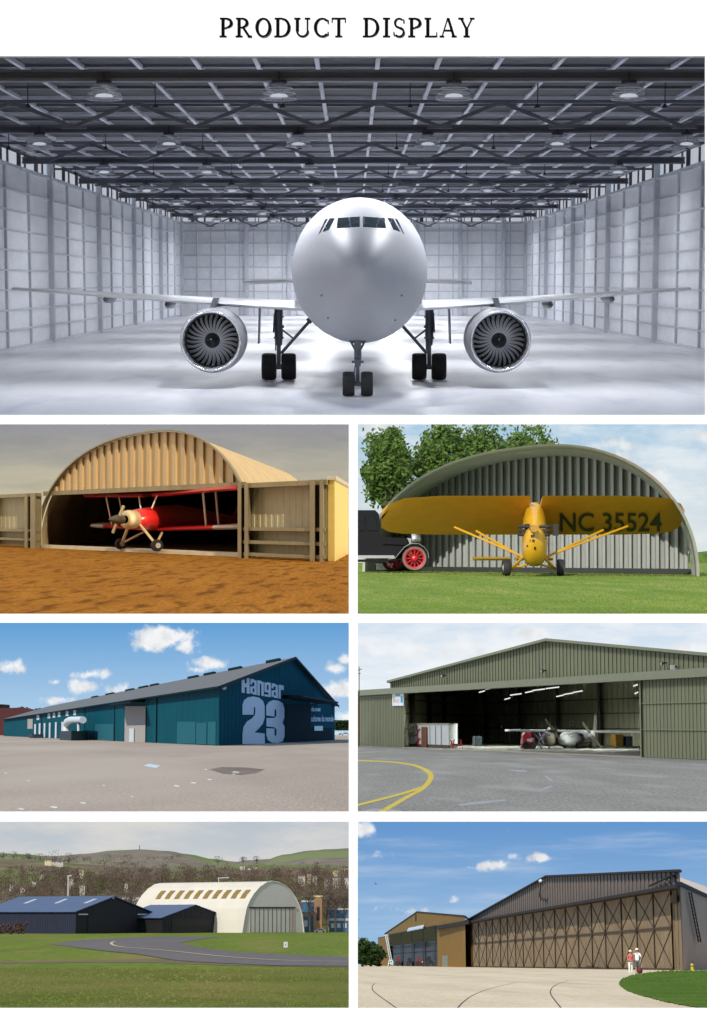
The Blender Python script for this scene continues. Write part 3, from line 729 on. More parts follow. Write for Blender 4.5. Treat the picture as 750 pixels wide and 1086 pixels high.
for nm, zz, sp, y_ in (('lower_wing', 1.02, 4.85, -.4), ('upper_wing', 2.75, 5.0, -.7)):
    for sx in (-1, 1):
        m = MB(); m.loft([[Vector((sx * x, y_ + u * 1.3, zz + .12 * abs(x) * .3 + v * .1 + u * .2)) for u, v in ((0, 0), (.06, 1), (1, .1), (.1, -1))] for x in (.3, sp * .72)]); wn = bm_(nm, m, m_red, smooth=30)
        m = MB(); m.loft([[Vector((sx * x, y_ + u * k + (1.3 - k) / 2, zz + .12 * abs(x) * .3 + v * .1 + u * .2)) for u, v in ((0, 0), (.06, 1), (1, .1), (.1, -1))] for x, k in ((sp * .72, 1.3), (sp * .93, 1.25), (sp, .7))]); bm_('wing_tip', m, m_silver if zz < 2 else m_red, wn, smooth=30)
for sx in (-1, 1):
    for y_ in (-.2, .5):
        m = MB(); m.tube([(sx * 3, y_, 1.15), (sx * 3.1, y_ - .3, 3.0)], .045, 6); bm_('wing_strut', m, m_silver)
    m = MB(); m.tube([(sx * 1.1, -1.1, .33), (sx * .35, -1.3, 1.3)], .06, 6); m.tube([(sx * 1.1, -1.1, .33), (sx * .35, 0, 1.15)], .05, 6); bm_('gear_leg', m, m_cream)
    m = MB(); m.tube([(sx * .35, -.7, 2.1), (sx * .6, -.6, 2.8)], .04, 6); bm_('cabane_strut', m, m_silver)
    m = MB(); m.lathe([(.02, -.07), (.18, -.07), (.29, -.04), (.29, .04), (.18, .07), (.02, .07)], (sx * 1.15, -1.1, .29), (1, 0, 0), 18); wl = bm_('wheel', m, m_rubber)
    m = MB(); m.lathe([(.02, -.1), (.13, -.08), (.13, .08), (.02, .08)], (sx * 1.15, -1.1, .29), (1, 0, 0), 12); bm_('hub', m, m_silver, wl)
m = MB(); m.prism([(-.04, 4.6, 1.6), (-.04, 5.1, 2.7), (-.04, 5.7, 2.7), (-.04, 5.9, 1.4)], (.08, 0, 0)); bm_('tail_fin', m, m_red)
m = MB(); m.box(-1.6, 1.6, 4.7, 5.6, 1.55, 1.62); bm_('tailplane', m, m_red)
sun(d, 16, 18, 5, (1, .82, .55))
link_sun(d)

# ================================================================== 3: yellow high wing plane, silver arched hangar, old car
d = d3 = Dio('grass strip', 592, 1.0, 34, 420)
m_grass = pm('mown grass', (.10, .17, .022), col2=(.20, .27, .05), rough=.9, ns=.5, scale=(1, .12, 1), fine=.25, fs=9.0, spec=.1, spots=((.27, .25, .08), .5, .5, .75))
ground(d, 376.5, 810, 654, m_grass)
s3 = sky_mat('sky over the grass strip', d, 420, [(450, (164, 200, 226)), (500, (196, 216, 230)), (560, (222, 228, 226)), (592, (215, 220, 214))],
             [(400, 440, 40, 34, 1.0), (620, 495, 70, 18, .8), (700, 505, 50, 16, .7), (745, 462, 30, 9, .7), (650, 470, 40, 8, .5)], wisps=((238, 242, 244), .01, .03, .4, .7, .75), ccol=(.84, .87, .88), nscale=.03)
skybox(d, 376.5, 810, 447, s3, emat('hazy sky overhead', srgb(215, 224, 232), 1.2))
m_grassb = leaf_mat('grass blades', (.10, .17, .02), (.22, .30, .05), .5)
rg_ = random.Random(5); m = MB()
for i in range(9000):
    py = 597 + 54 * rg_.random() ** 1.0; px_ = rg_.uniform(377, 756); p = d.g(px_, py)
    hh = rg_.uniform(.012, .03) + .00025 * p.y; w_ = .00045 * p.y; l = rg_.uniform(-.02, .02)
    m.add([p + Vector((-w_, 0, 0)), p + Vector((w_, 0, 0)), p + Vector((l, 0, hh))], [(0, 1, 2)])
m.build('grass', m_grassb, d=d, loc=(10, 60, 0), kind='stuff', normals=False)
m_silv = pm('galvanised sheet', srgb(176, 178, 174), rough=.5, metal=.1, var=.12, ns=.6, scale=(1, 1, .3))
m_silv2 = pm('pale arch rim', srgb(190, 190, 180), rough=.6, var=.08)
m_girt = pm('dark girt', srgb(60, 62, 60), rough=.6, var=.1)
A = d.g(385, 606.3); B_ = d.g(742, 611.2); e1 = (B_ - A).normalized(); e2 = Vector(((678 - 375) / 2000, 1, 0)); W3 = (B_ - A).length
fr = Frame(A, e1, e2, d); ac, zt = fr.pix(563, 472.5)
def arch3(a): 
    u = (a - ac) / ((W3 - ac) if a > ac else ac); u = min(1, abs(u)); return zt * (1 - u ** 2.25) ** (1 / 2.1)
h3 = thing(d, 'silver_hangar', 'silver arched hangar with vertical ribbed wall behind the yellow plane', 'hangar', fr.P(ac, 0, 0))
N_ = 48; prof = [W3 * (.5 - .5 * math.cos(math.pi * i / N_)) for i in range(N_ + 1)]; DL = 12
m = MB(); rg = []
for j in range(29):
    b = 2 + (DL - 2) * j / 28; s_ = .985 if j % 4 < 2 else 1.0
    rg.append([fr.P(ac + (a - ac) * s_, b, arch3(a) * s_) for a in prof])
m.loft(rg, closed=False, cap=False); m.build('vault', m_silv, h3, normals=False)
m = MB(); m.loft([[fr.P(ac + (a - ac) * k, b, arch3(a) * k) for a in prof] for k, b in ((.987, 4), (.987, 0), (1.0, -.3), (1.006, 1.5), (1.006, 17))], closed=False, cap=False); m.build('arch_rim', m_silv2, h3, normals=False)
m = MB(); m.corr(fr, .5, W3 - .5, 0, lambda a: arch3(a) * .985, b=DL, pitch=(W3 - 1) / 40, depth=.6, duty=.62); m.build('back_wall', m_silv, h3, normals=False)
m = MB(); m.fbox(fr, .3, W3 - .3, DL - 1.5, DL - .8, 0, .35); m.build('base_girt', m_girt, h3)
# trees behind
m_leaf3 = leaf_mat('tree leaves', (.05, .10, .018), (.14, .22, .045), .5)
for i, (px_, top, rxp, lab) in enumerate(((411, 453, 24, 'round leafy green tree at the far left behind the old car'), (470, 449, 28, 'broad leafy tree left of the silver hangar roof'),
        (512, 449, 30, 'dense tree just left of the arched roof top'), (562, 449.5, 26, 'tree rising directly behind the arched roof top'))):
    Y = 215 + 6 * i; b = d.at(px_, 605, Y); t = d.at(px_, top, Y); k = Y / F
    tree(d, 'leafy_tree', lab, (b.x, Y, 0), t.z, rxp * k * 1.15, t.z * .42, m_leaf3, m_bark, seed=10 + i, n=95, per=60, leaf=.27, group='trees behind the silver hangar')
m = MB(); b = d.at(745, 592, 400); m.loft([[Vector((x, 400, 0)), Vector((x, 400, z)), Vector((x, 410, z + .3)), Vector((x, 412, 0))] for x, z in ((50, 1.0), (70, 1.4), (78, 2.4), (90, 1.8))]); m.build('tree_line', m_leaf3, d=d, kind='stuff', label='distant low tree line beyond the right end of the hangar')
# the plane
Y = 108.0; k = Y / F; gx = d.at(566, 592, Y).x
PX = lambda x, y, Yq=Y: d.at(x, y, Yq)
m_yel = pm('yellow fabric', (.62, .33, .012), rough=.4, var=.08, coat=.2)
m_yel2 = pm('orange yellow wing fabric', (.60, .27, .012), rough=.5, var=.08)
m_blk = pm('black engine', (.015, .015, .02), rough=.5, var=.2)
cu = thing(d, 'high_wing_plane', 'yellow high wing light plane with registration letters standing on the grass', 'airplane', (gx, Y, 0))
# wing: level board of real depth, nose-high, its underside towards us
for sx, x_tip, x_in in ((-1, 405, 560), (1, 727, 572)):
    rings = []
    for t in (0, .3, .6, .85, .95, 1.0):
        x = PX(x_in + (x_tip - x_in) * t, 540).x; sh = (0, 0, 0, .06, .2, .48)[(0, .3, .6, .85, .95, 1.0).index(t)]
        zl = PX(566, 527).z; zr = PX(566, 566).z; dz = (zl - zr); c_ = 5.0
        rings.append([Vector((x, Y - 2 + u * c_, zl - u * dz + v * .18)) for u, v in ((0 + sh, 0), (.2 + sh * .5, 1), (.6, 1), (1 - sh * .4, .1), (1 - sh * .4, -.1), (.5, -.3), (.1 + sh, -.4))])
    m = MB(); m.loft(rings); wg = m.build('wing', m_yel2, cu, smooth=30)
    if sx > 0:
        bv3 = BVHTree.FromPolygons(m.v, m.f)
        vs_, fs_ = text_tris('NC 35524', bold=.012, shear=.0); m = MB(); pts = []
        for u, v in vs_:
            r = d.ray(594 + u * 108, 564 - v * 20).normalized(); h_ = bv3.ray_cast(d.eye(), r); pts.append(h_[0] - r * .12)
        m.add(pts, fs_); m.build('registration_lettering', m_blk, wg, normals=False)
def oc(px0, px1, py0, py1, Yq, n=14, sq=.8):
    cx = (px0 + px1) / 2; cy = (py0 + py1) / 2
    return [PX(cx + (px1 - px0) / 2 * math.copysign(abs(math.cos(2 * math.pi * i / n)) ** sq, math.cos(2 * math.pi * i / n)), cy - (py1 - py0) / 2 * math.copysign(abs(math.sin(2 * math.pi * i / n)) ** sq, math.sin(2 * math.pi * i / n)), Yq) for i in range(n)]
m = MB(); m.loft([oc(563, 571, 560, 580, Y - 6.6), oc(556, 578, 560, 597, Y - 6), oc(554, 580, 558, 600, Y - 4), oc(553, 581, 552, 601, Y - 2.5), oc(554, 580, 534, 600, Y - .8), oc(557, 577, 532, 597, Y + 3), oc(562, 572, 560, 594, Y + 9), oc(565, 569, 575, 592, Y + 15)])
body3 = m.build('fuselage', m_yel, cu, smooth=True); bv3 = BVHTree.FromPolygons(m.v, m.f)
for x0, x1, y0, y1 in ((563, 567, 567, 570), (562, 567, 572, 575), (566.5, 568.5, 580, 583), (558.5, 560, 578, 580)):
    m = MB(); cs = [proj(x, y, .05, bv3) for x, y in ((x0, y0), (x1, y0), (x1, y1), (x0, y1))]
    if all(cs): m.poly(cs); m.build('cowl_opening', m_blk, body3, normals=False)
m = MB(); cs = [proj(x, y, .05, bv3) for x, y in ((559, 536), (575, 536), (577, 550), (557, 550))]
if all(cs): m.poly(cs); m.build('windscreen', m_cock, body3, normals=False)
for x_ in (552, 581):
    m = MB()
    for yy in (558.5, 563, 567): m.tube([PX(566 + (x_ - 566) * .4, yy, Y - 4.6), PX(x_, yy, Y - 4.6), PX(x_ + (2 if x_ > 566 else -2), yy, Y - 4.5)], [.08, .1, .07], 8)
    m.box(PX(x_ - 2.5, 560, Y).x, PX(x_ + 2.5, 560, Y).x, Y - 4.4, Y - 4.0, PX(566, 569).z, PX(566, 557).z); m.build('engine_cylinders', m_blk, cu)
m = MB(); p0 = PX(545.5, 541, Y - 7.2); p1 = PX(588, 579.5, Y - 7.2); pc = PX(566.5, 560.5, Y - 7.2)
m.loft([[p + Vector((a * .7, b, a * -.7)) for a, b in ((-w_, 0), (0, .05), (w_, 0), (0, -.05))] for p, w_ in ((p0, .05), (p0.lerp(pc, .4), .2), (pc, .11), (pc.lerp(p1, .6), .2), (p1, .05))]); m.tube([pc + Vector((0, -.1, 0)), pc + Vector((0, .7, 0))], .2, 10); m.build('propeller', pm('varnished wood', (.42, .2, .03), rough=.3, var=.2), cu)
for xs in ((577, 591, 666, 558), (577, 592, 640, 562), (554, 590, 482, 559), (554, 591, 505, 563)):
    m = MB(); m.tube([PX(xs[0], xs[1], Y - 1), PX(xs[2], xs[3], Y + 1)], .065, 6); m.build('wing_strut', m_yel, cu)
for sx in (-1, 1):
    c = PX(566, 592).x
    wx = 537 if sx < 0 else 594.5
    m = MB(); m.tube([PX(wx - sx * 6, 603, Y - 2), PX(566 + sx * 10, 590, Y - 3.5)], .085, 6); m.tube([PX(wx - sx * 6, 603, Y - 2), PX(566 + sx * 1, 597, Y - 2)], .06, 6); m.tube([PX(566 + sx * 10, 588, Y - 3.5), PX(566, 597, Y - 2)], .05, 6); m.build('gear_leg', m_yel, cu)
    m = MB(); cc = PX(wx, 602, Y - 2); rr = cc.z
    m.lathe([(rr * .5, -.2), (rr * .9, -.2), (rr, -.1), (rr, .1), (rr * .9, .2), (rr * .5, .2)], cc, (1, .12 * -sx, 0), 20); wl = m.build('wheel', m_rubber, cu, smooth=40)
    m = MB(); m.lathe([(.02, -.22), (rr * .52, -.16), (rr * .52, .16), (.02, .22)], cc, (1, .12 * -sx, 0), 16); m.build('hub', m_silv2, wl)
    m = MB(); m.loft([[Vector((c + sx * x, Y + 13 + u * 3, PX(566, 592.5, Y + 13).z + v * .12)) for u, v in ((0, 0), (.4, 1), (1, 0), (.4, -1))] for x in (.2, 2.0, 2.55)]); m.build('tailplane', m_yel, cu)
# the old car, its rear half behind the white post
YC = 131.0; PC = lambda x, y, Yq=YC: d.at(x, y, Yq)
m_cblk = pm('black car paint', (.012, .012, .014), rough=.55, var=.05, spec=.08)
m_spoke = pm('red wheel paint', (.55, .01, .02), rough=.35, var=.08)
car = thing(d, 'vintage_car', 'black vintage car with red spoked wheels parked at the left of the grass', 'car', PC(415, 606.5))
def slab(name, pts, y0, y1, mat, par, **kw):
    m = MB(); m.prism([PC(x, y, y0) for x, y in pts], Vector((0, y1 - y0, 0))); return m.build(name, mat, par, **kw)
XS = 377.5
slab('body', [(XS, 564), (404, 564), (405, 569), (432, 571), (434, 575), (434, 590), (425, 592), (XS, 592)], YC - .55, YC + 1.7, m_cblk, car)
slab('hood', [(406, 569.5), (431, 571.5), (432.5, 578), (406, 577)], YC - .7, YC + 1.5, m_cblk, car)
slab('cab', [(XS, 541), (398, 541), (402, 545), (404.5, 564), (XS, 564)], YC - .5, YC + 1.6, m_cblk, car)
m_cargl = pm('dark car glass', (.01, .012, .014), rough=.3, spec=.15)
slab('side_window', [(XS, 546), (387, 546), (387, 562.5), (XS, 562.5)], YC - .56, YC - .5, m_cargl, car)
slab('side_window', [(390, 546), (398, 546), (400, 562.5), (390, 562.5)], YC - .56, YC - .5, m_cargl, car)
slab('running_board', [(XS, 589), (418, 589), (419, 592), (XS, 592)], YC - 1.6, YC - .4, m_chrome, car)
slab('running_board_edge', [(XS, 593.3), (416, 593.3), (418, 596), (XS, 596)], YC - 1.5, YC - .4, m_cblk, car)
slab('radiator', [(432, 570.5), (436, 571), (436, 588), (432, 588)], YC - .5, YC + 1.4, m_chrome, car)
m = MB(); pth = [(412, 593), (419, 592), (424, 586), (429, 580), (436, 576.5), (444, 576.5), (450, 580), (454, 586), (455, 592)]
m.loft([[PC(x, y, YC - 1.7), PC(x, y, YC - .3), PC(x, y + 2, YC - .3), PC(x, y + 2, YC - 1.7)] for x, y in pth]); m.build('fender', m_cblk, car, smooth=30)
m = MB(); m.tube([PC(x, y, YC - 1.72) for x, y in pth], .022, 6); m.build('fender_trim', m_chrome, car)
m = MB(); m.lathe([(.02, -.35), (.28, -.3), (.36, -.0), (.38, .25), (.3, .3), (.02, .3)], PC(441, 571.5, YC - .6) , (-1, 0, 0), 16); m.build('headlight', m_chrome, car, smooth=True)
for nm, cx, cy, Yq, r_ in (('near', 439.8, 592.2, YC - 1.4, 13.2), ('far', 417, 594, YC + 1.8, 12)):
    c = PC(cx, cy, Yq); r_ = r_ * Yq / F
    m = MB(); m.lathe([(r_ * .8, -.14), (r_ * .93, -.16), (r_, -.06), (r_, .06), (r_ * .93, .16), (r_ * .8, .14)], c, (0, 1, 0), 32); wl = m.build('wheel', pm('worn tyre', srgb(120, 105, 98), rough=.8, var=.15) if nm == 'near' else m_rubber, car, smooth=40)
    m = MB(); m.lathe([(r_ * .68, -.1), (r_ * .8, -.15), (r_ * .8, .12), (r_ * .68, .1)], c, (0, 1, 0), 32)
    for i in range(12):
        w_ = i * math.pi / 6; m.tube([c + Vector((math.cos(w_) * .15, 0, math.sin(w_) * .15)), c + Vector((math.cos(w_) * r_ * .72, 0, math.sin(w_) * r_ * .72))], .045, 6)
    m.lathe([(.02, -.3), (r_ * .2, -.26), (r_ * .27, -.05), (r_ * .27, .1), (.02, .1)], c, (0, 1, 0), 16); m.build('rim', m_spoke, wl, smooth=30)
slab('toolbox', [(399.5, 598.5), (416, 598.5), (416, 605.5), (399.5, 605.5)], YC + 2.6, YC + 3.4, m_silver, car) if False else None
m = MB(); m.prism([PC(x, y, YC + 3.4) for x, y in ((399.5, 598.5), (416, 598.5), (416, 604.4), (399.5, 604.4))], Vector((0, .8, 0)))
bxx = thing(d, 'white_box', 'white box lying in the grass behind the running board of the old car', 'box', PC(408, 604.4, YC + 3.4)); m.build('case', m_silver, bxx)
m = MB(); m.prism([PC(x, y, YC + 3.3) for x, y in ((399, 597.8), (416.5, 597.8), (416.5, 598.9), (399, 598.9))], Vector((0, 1.0, 0))); m.build('lid', m_silver, bxx)
sun(d, -22, 26, 3.8, (1, .96, .88))
link_sun(d)
def extr(fr, prof, b0, b1, mb=None):
    """solid from a profile in a frame's front plane, pushed back along its depth"""
    mb = mb or MB(); n = len(prof)
    mb.add([fr.P(a, b0, z) for a, z in prof] + [fr.P(a, b1, z) for a, z in prof],
           [tuple(range(n)), tuple(range(2 * n - 1, n - 1, -1))] + [(i, (i + 1) % n, (i + 1) % n + n, i + n) for i in range(n)])
    return mb
def rectp(fr, x0, y0, x1, y1, b=0.0, th=.05, mb=None, side=False):
    """a raised rectangle on the front (or side) plane, its corners given as seen"""
    mb = mb or MB()
    if not side:
        q = [fr.pix(x0, y1, b), fr.pix(x1, y1, b), fr.pix(x1, y0, b), fr.pix(x0, y0, b)]
        a0 = (q[0][0] + q[3][0]) / 2; a1 = (q[1][0] + q[2][0]) / 2
        c = [(a0, q[0][1]), (a1, q[1][1]), (a1, q[2][1]), (a0, q[3][1])]
        return mb.add([fr.P(a, b, z) for a, z in c] + [fr.P(a, b - th, z) for a, z in c], [(0, 1, 2, 3), (4, 7, 6, 5), (0, 4, 5, 1), (1, 5, 6, 2), (2, 6, 7, 3), (3, 7, 4, 0)])
    q = [fr.pix2(x0, y1, b), fr.pix2(x1, y1, b), fr.pix2(x1, y0, b), fr.pix2(x0, y0, b)]
    b0 = (q[0][0] + q[3][0]) / 2; b1 = (q[1][0] + q[2][0]) / 2; c = [(b0, max(0, q[0][1])), (b1, max(0, q[1][1])), (b1, q[2][1]), (b0, q[3][1])]
    return mb.add([fr.P(b, bb, z) for bb, z in c] + [fr.P(b - th, bb, z) for bb, z in c], [(0, 1, 2, 3), (4, 7, 6, 5), (0, 4, 5, 1), (1, 5, 6, 2), (2, 6, 7, 3), (3, 7, 4, 0)])
# ================================================================== 4: the teal hangar on the apron
d = d4 = Dio('teal hangar', 776.5, 1.7, 34, 1250)
m_tar = pm('worn apron tarmac', srgb(172, 152, 134), rough=.92, var=.08, ns=.3, scale=(1, .15, 1), fine=.22, fs=12, spec=.15, spots=(srgb(188, 169, 150), .07, .45, .7))
m_patch = pm('darker tar patch', srgb(128, 112, 100), rough=.95, var=.2, ns=.6, scale=(1, .2, 1), spec=.05)
m_line = pm('worn white road paint', srgb(225, 214, 196), rough=.8, var=.1)
ground(d, -60, 373, 864.5, m_tar, name='apron')
s4 = sky_mat('blue sky with puffy clouds', d, 1250, [(660, (98, 160, 215)), (700, (132, 184, 228)), (745, (182, 212, 236)), (777, (218, 228, 234))],
             [(152, 683, 24, 10, .85), (172, 676, 40, 17, 1.0), (196, 686, 18, 11, .9), (10, 707, 22, 11, .9), (97, 715, 22, 8, .8), (226, 704, 28, 8, .85), (208, 710, 12, 5, .6), (58, 724, 10, 5, .6), (88, 728, 26, 10, .9), (122, 732, 16, 10, .8), (60, 743, 22, 6, .6), (112, 745, 24, 6, .5), (355, 709, 16, 8, .8), (368, 700, 12, 6, .7), (362, 730, 26, 12, .9), (368, 760, 26, 10, .7)], ccol=(.9, .91, .93), nscale=.035)
skybox(d, -60, 373, 657, s4, emat('blue sky overhead', srgb(150, 190, 230), .8))
m_teal = pm('teal painted wall', srgb(2, 76, 88), rough=.75, var=.16, ns=.5, scale=(1, 1, .3), spec=.08)
m_teal2 = pm('deep teal front wall', srgb(1, 72, 88), rough=.8, var=.12, ns=.5, spec=.03)
m_teal3 = pm('lighter repainted teal', srgb(36, 98, 108), rough=.7, var=.08, spec=.1)
m_tealb = pm('dark teal boards', srgb(3, 34, 46), rough=.8, var=.1, spec=.05)
m_roof4 = pm('weathered sheet roof', srgb(108, 104, 100), rough=.85, var=.1, ns=.3, fine=.06)
m_fascia = pm('dark fascia', srgb(10, 34, 42), rough=.7, var=.1, spec=.1)
m_whit = pm('chalky white paint', srgb(196, 205, 222), rough=.7, var=.08, ns=2)
m_doorg = pm('grey sheet door', srgb(168, 160, 152), rough=.7, var=.08)
m_shutw = pm('off white trim', srgb(205, 212, 212), rough=.6, var=.05)
C0 = d.g(232, 791); CR = d.g(355, 785); CL = d.g(4, 780.6)
fr = Frame(C0, (CR - C0) / 30, (CL - C0) / 110, d)
ze = fr.pix2(232, 728)[1]; aA, zA = fr.pix(315.5, 701); aA = 15.0 if abs(aA - 15) < 4 else aA
zR = fr.pix(355, 749)[1]; ze = (ze + zR) / 2
hg4 = thing(d, 'teal_hangar', 'long teal hangar with grey roof and big white painted numerals on its front', 'hangar', fr.P(15, 0, 0))
m = MB()
m.corr(fr, 0, 30, 0, lambda a: ze + (zA - ze) * (1 - abs(a - aA) / (aA if a < aA else 30 - aA)), b=0, pitch=.6, depth=.03); m.build('front_wall', m_teal2, hg4, normals=False)
fs_ = Frame(C0, (CL - C0) / 110, (CR - C0) / 30, d)   # the long side as a front
m = MB(); m.corr(fs_, 0, 110, 0, ze, b=0, pitch=1.1, depth=.02); m.build('side_wall', m_teal, hg4, normals=False)
m = MB(); m.add([fr.P(30, 0, 0), fr.P(30, 110, 0), fr.P(30, 110, ze), fr.P(30, 0, ze), fr.P(0, 110, 0), fr.P(0, 110, ze), fr.P(aA, 110, zA)], [(0, 1, 2, 3), (1, 4, 5, 6, 2)]); m.build('rear_wall', m_teal2, hg4, normals=False)
m = MB()
for a_, z_, a2, z2 in ((-.5, ze - .12, aA, zA + .12), (aA, zA + .12, 30.5, ze - .12)):
    m.hexa([fr.P(a_, -.5, z_), fr.P(a2, -.5, z2), fr.P(a2, 110.5, z2), fr.P(a_, 110.5, z_), fr.P(a_, -.5, z_ + .14), fr.P(a2, -.5, z2 + .14), fr.P(a2, 110.5, z2 + .14), fr.P(a_, 110.5, z_ + .14)])
m.build('roof', m_roof4, hg4)
for a_, z_, a2, z2 in ((-.5, ze - .12, aA, zA + .12), (aA, zA + .12, 30.5, ze - .12)):
    m = MB(); m.hexa([fr.P(a_, -.62, z_ - .25), fr.P(a2, -.62, z2 - .25), fr.P(a2, -.502, z2 - .25), fr.P(a_, -.502, z_ - .25), fr.P(a_, -.62, z_ + .17), fr.P(a2, -.62, z2 + .17), fr.P(a2, -.502, z2 + .17), fr.P(a_, -.502, z_ + .17)]); m.build('verge_board', m_fascia, hg4)
m = MB(); m.hexa([fr.P(-.62, -.5, ze - .22), fr.P(-.5, -.5, ze - .22), fr.P(-.5, 110, ze - .22), fr.P(-.62, 110, ze - .22), fr.P(-.62, -.5, ze + .0), fr.P(-.5, -.5, ze + .0), fr.P(-.5, 110, ze + .0), fr.P(-.62, 110, ze + .0)]); m.build('gutter', m_fascia, hg4)
for x0, x1 in ((283, 297), (243, 256), (217, 228), (200, 210), (160, 168), (148, 157), (134, 142), (113, 121), (98, 104)): # ridge vents
    t0 = fr.pix2(x0, 715, aA - 1.0)[0]; t1 = fr.pix2(x1, 715, aA - 1.0)[0]
    m = MB(); m.fbox(fr, aA - 1.3, aA - .7, min(t0, t1), max(t0, t1), zA - .25, zA + .2); m.build('ridge_vent', m_fascia, hg4)
for x_ in (44, 90, 121.5, 166): # down pipes
    b_ = fr.pix2(x_, 780)[0]; m = MB(); m.fbox(fr, -.1, -.03, b_ - .05, b_ + .05, 0, ze - .3); m.build('down_pipe', m_fascia, hg4)
m = rectp(fr, 133, 749, 155, 788.2, 0, .12, side=True); dr = m.build('sliding_door', m_doorg, hg4)
rectp(fr, 137.5, 772.5, 142.5, 787.2, -.13, .08, side=True).build('wicket_door', m_shutw, dr)
q = fr.pix2(130, 746)[0]; q2 = fr.pix2(153.5, 744)[0]; z_ = fr.pix2(142, 746)[1]
m = MB(); m.hexa([fr.P(-2.2, min(q, q2), z_ - .3), fr.P(0, min(q, q2), z_), fr.P(0, max(q, q2), z_), fr.P(-2.2, max(q, q2), z_ - .3), fr.P(-2.2, min(q, q2), z_ - .1), fr.P(0, min(q, q2), z_ + .35), fr.P(0, max(q, q2), z_ + .35), fr.P(-2.2, max(q, q2), z_ - .1)]); m.build('door_canopy', m_fascia, hg4)
rectp(fr, 29.5, 762.5, 35, 773, 0, .08, side=True).build('loading_door', m_doorg, hg4)
rectp(fr, 101, 768, 120.5, 785.7, 0, .03, side=True).build('repainted_panel', m_teal3, hg4)
rectp(fr, 188, 765.5, 207.5, 788.7, 0, .03, side=True).build('repainted_panel', m_teal3, hg4); rectp(fr, 208.5, 766.5, 219.5, 789.2, 0, .06, side=True).build('side_door', m_teal3, hg4); rectp(fr, 220.5, 765.5, 229, 789.8, 0, .03, side=True).build('repainted_panel', m_teal3, hg4)
for x_, y_ in ((40.5, 761), (52.2, 759.3), (57.5, 758.6), (63, 757.8), (71.5, 756.8), (79.5, 756)):
    w_ = rectp(fr, x_ - 1.4, y_ - 2.8, x_ + 1.4, y_ + 2.6, 0, .06, side=True).build('window', m_shutw, hg4)
for x_, y0, y1 in ((37.5, 768, 781.5), (42.3, 767, 782), (47.5, 767, 782.3), (53, 766.5, 782.6), (59.5, 766, 783), (66.3, 765.5, 783.4)):
    rectp(fr, x_ - .9, y0, x_ + .9, y1, 0, .08, side=True).build('door_trim', m_shutw, hg4)
# the white duct and its black unit: a thing beside the wall
duct = thing(d, 'ventilation_duct', 'fat white ventilation duct rising from a black unit beside the teal wall', 'duct', fr.P(-2, fr.pix2(74, 780, -2)[0], 0))
def sp(x, y, a=-2.0):
    b_, z_ = fr.pix2(x, y, a); return fr.P(a, b_, z_)
m = MB(); m.tube([sp(70.5, 777), sp(70.5, 768.5), sp(71.5, 765.6), sp(74, 764), sp(78, 763.7), sp(88, 763.6)], [.85, .85, .85, .82, .8, .75], 12); m.build('pipe', m_shutw, duct, smooth=40)
m = MB(); m.tube([sp(83.5, 765), sp(83.5, 783)], .35, 10); m.build('pipe', m_shutw, duct, smooth=40)
b0 = fr.pix2(69.5, 780, -3)[0]; b1 = fr.pix2(82, 780, -3)[0]
m = MB(); m.fbox(fr, -4, -1.2, min(b0, b1), max(b0, b1), 0, fr.pix2(75, 775.3, -3)[1]); m.build('fan_unit', m_blk, duct)
b0 = fr.pix2(36, 780, -2)[0]; b1 = fr.pix2(41.5, 780, -2)[0]
sk_ = thing(d, 'dark_skip', 'dark rubbish skip standing by the far doors of the teal hangar', 'skip', fr.P(-2, b0, 0))
m = MB(); m.hexa([fr.P(-3, b1, 0), fr.P(-1, b1, 0), fr.P(-1, b0, 0), fr.P(-3, b0, 0), fr.P(-3.4, b1 + 1, 1.1), fr.P(-.8, b1 + 1, 1.1), fr.P(-.8, b0 - 1, 1.1), fr.P(-3.4, b0 - 1, 1.1)]); m.build('tub', m_blk, sk_)
# front: painted lettering
def on_front(pts, fcs, name, mat, par, f_=None, b=-.06):
    m = MB(); f_ = f_ or fr; m.add([(lambda q: f_.P(q[0], b, q[1]))(f_.pix(x, y, b)) for x, y in pts], fcs); return m.build(name, mat, par, normals=False)
two = [(90, 600), (90, 470), (110, 410), (160, 370), (235, 358), (310, 375), (365, 420), (385, 490), (385, 640), (360, 720), (300, 790), (250, 835), (385, 850), (388, 985), (90, 990), (90, 850), (105, 760), (150, 690), (220, 645), (255, 600), (262, 540), (255, 495), (242, 500), (238, 600)]
three = [(405, 610), (405, 480), (440, 430), (500, 405), (570, 415), (625, 450), (645, 520), (645, 640), (620, 705), (648, 760), (648, 890), (625, 950), (560, 975), (480, 970), (425, 935), (408, 870), (408, 780), (515, 785), (515, 870), (530, 885), (541, 860), (541, 795), (510, 766), (408, 755), (408, 645), (510, 643), (538, 620), (538, 540), (528, 525), (515, 540), (515, 625)]
for p_ in (two, three): on_front([(250 + x / 12.5, 710 + y / 12.5) for x, y in p_], [tuple(range(len(p_)))], 'painted_numeral', m_whit, hg4)
GL = {'H': [(0, .38, 0, 1), (.62, 1, 0, 1), (.38, .62, .38, .64)], 'a': [(.64, 1, 0, .95), (.05, .64, .8, 1), (0, .38, .05, .5), (0, .3, .64, .8), (.38, .64, .4, .56), (.38, .64, 0, .16)],
      'n': [(0, .38, 0, 1), (.62, 1, 0, .95), (.38, .62, .8, 1)], 'g': [(0, .38, .3, .95), (.64, 1, 0, 1), (.38, .64, .82, 1), (.38, .64, .28, .46), (0, .64, 0, .14)], 'r': [(0, .42, 0, 1), (.42, 1, .66, 1)]}
x = 0; tot = sum({'H': 1.25, 'r': .8}.get(c, 1) + .1 for c in 'Hangar') - .1
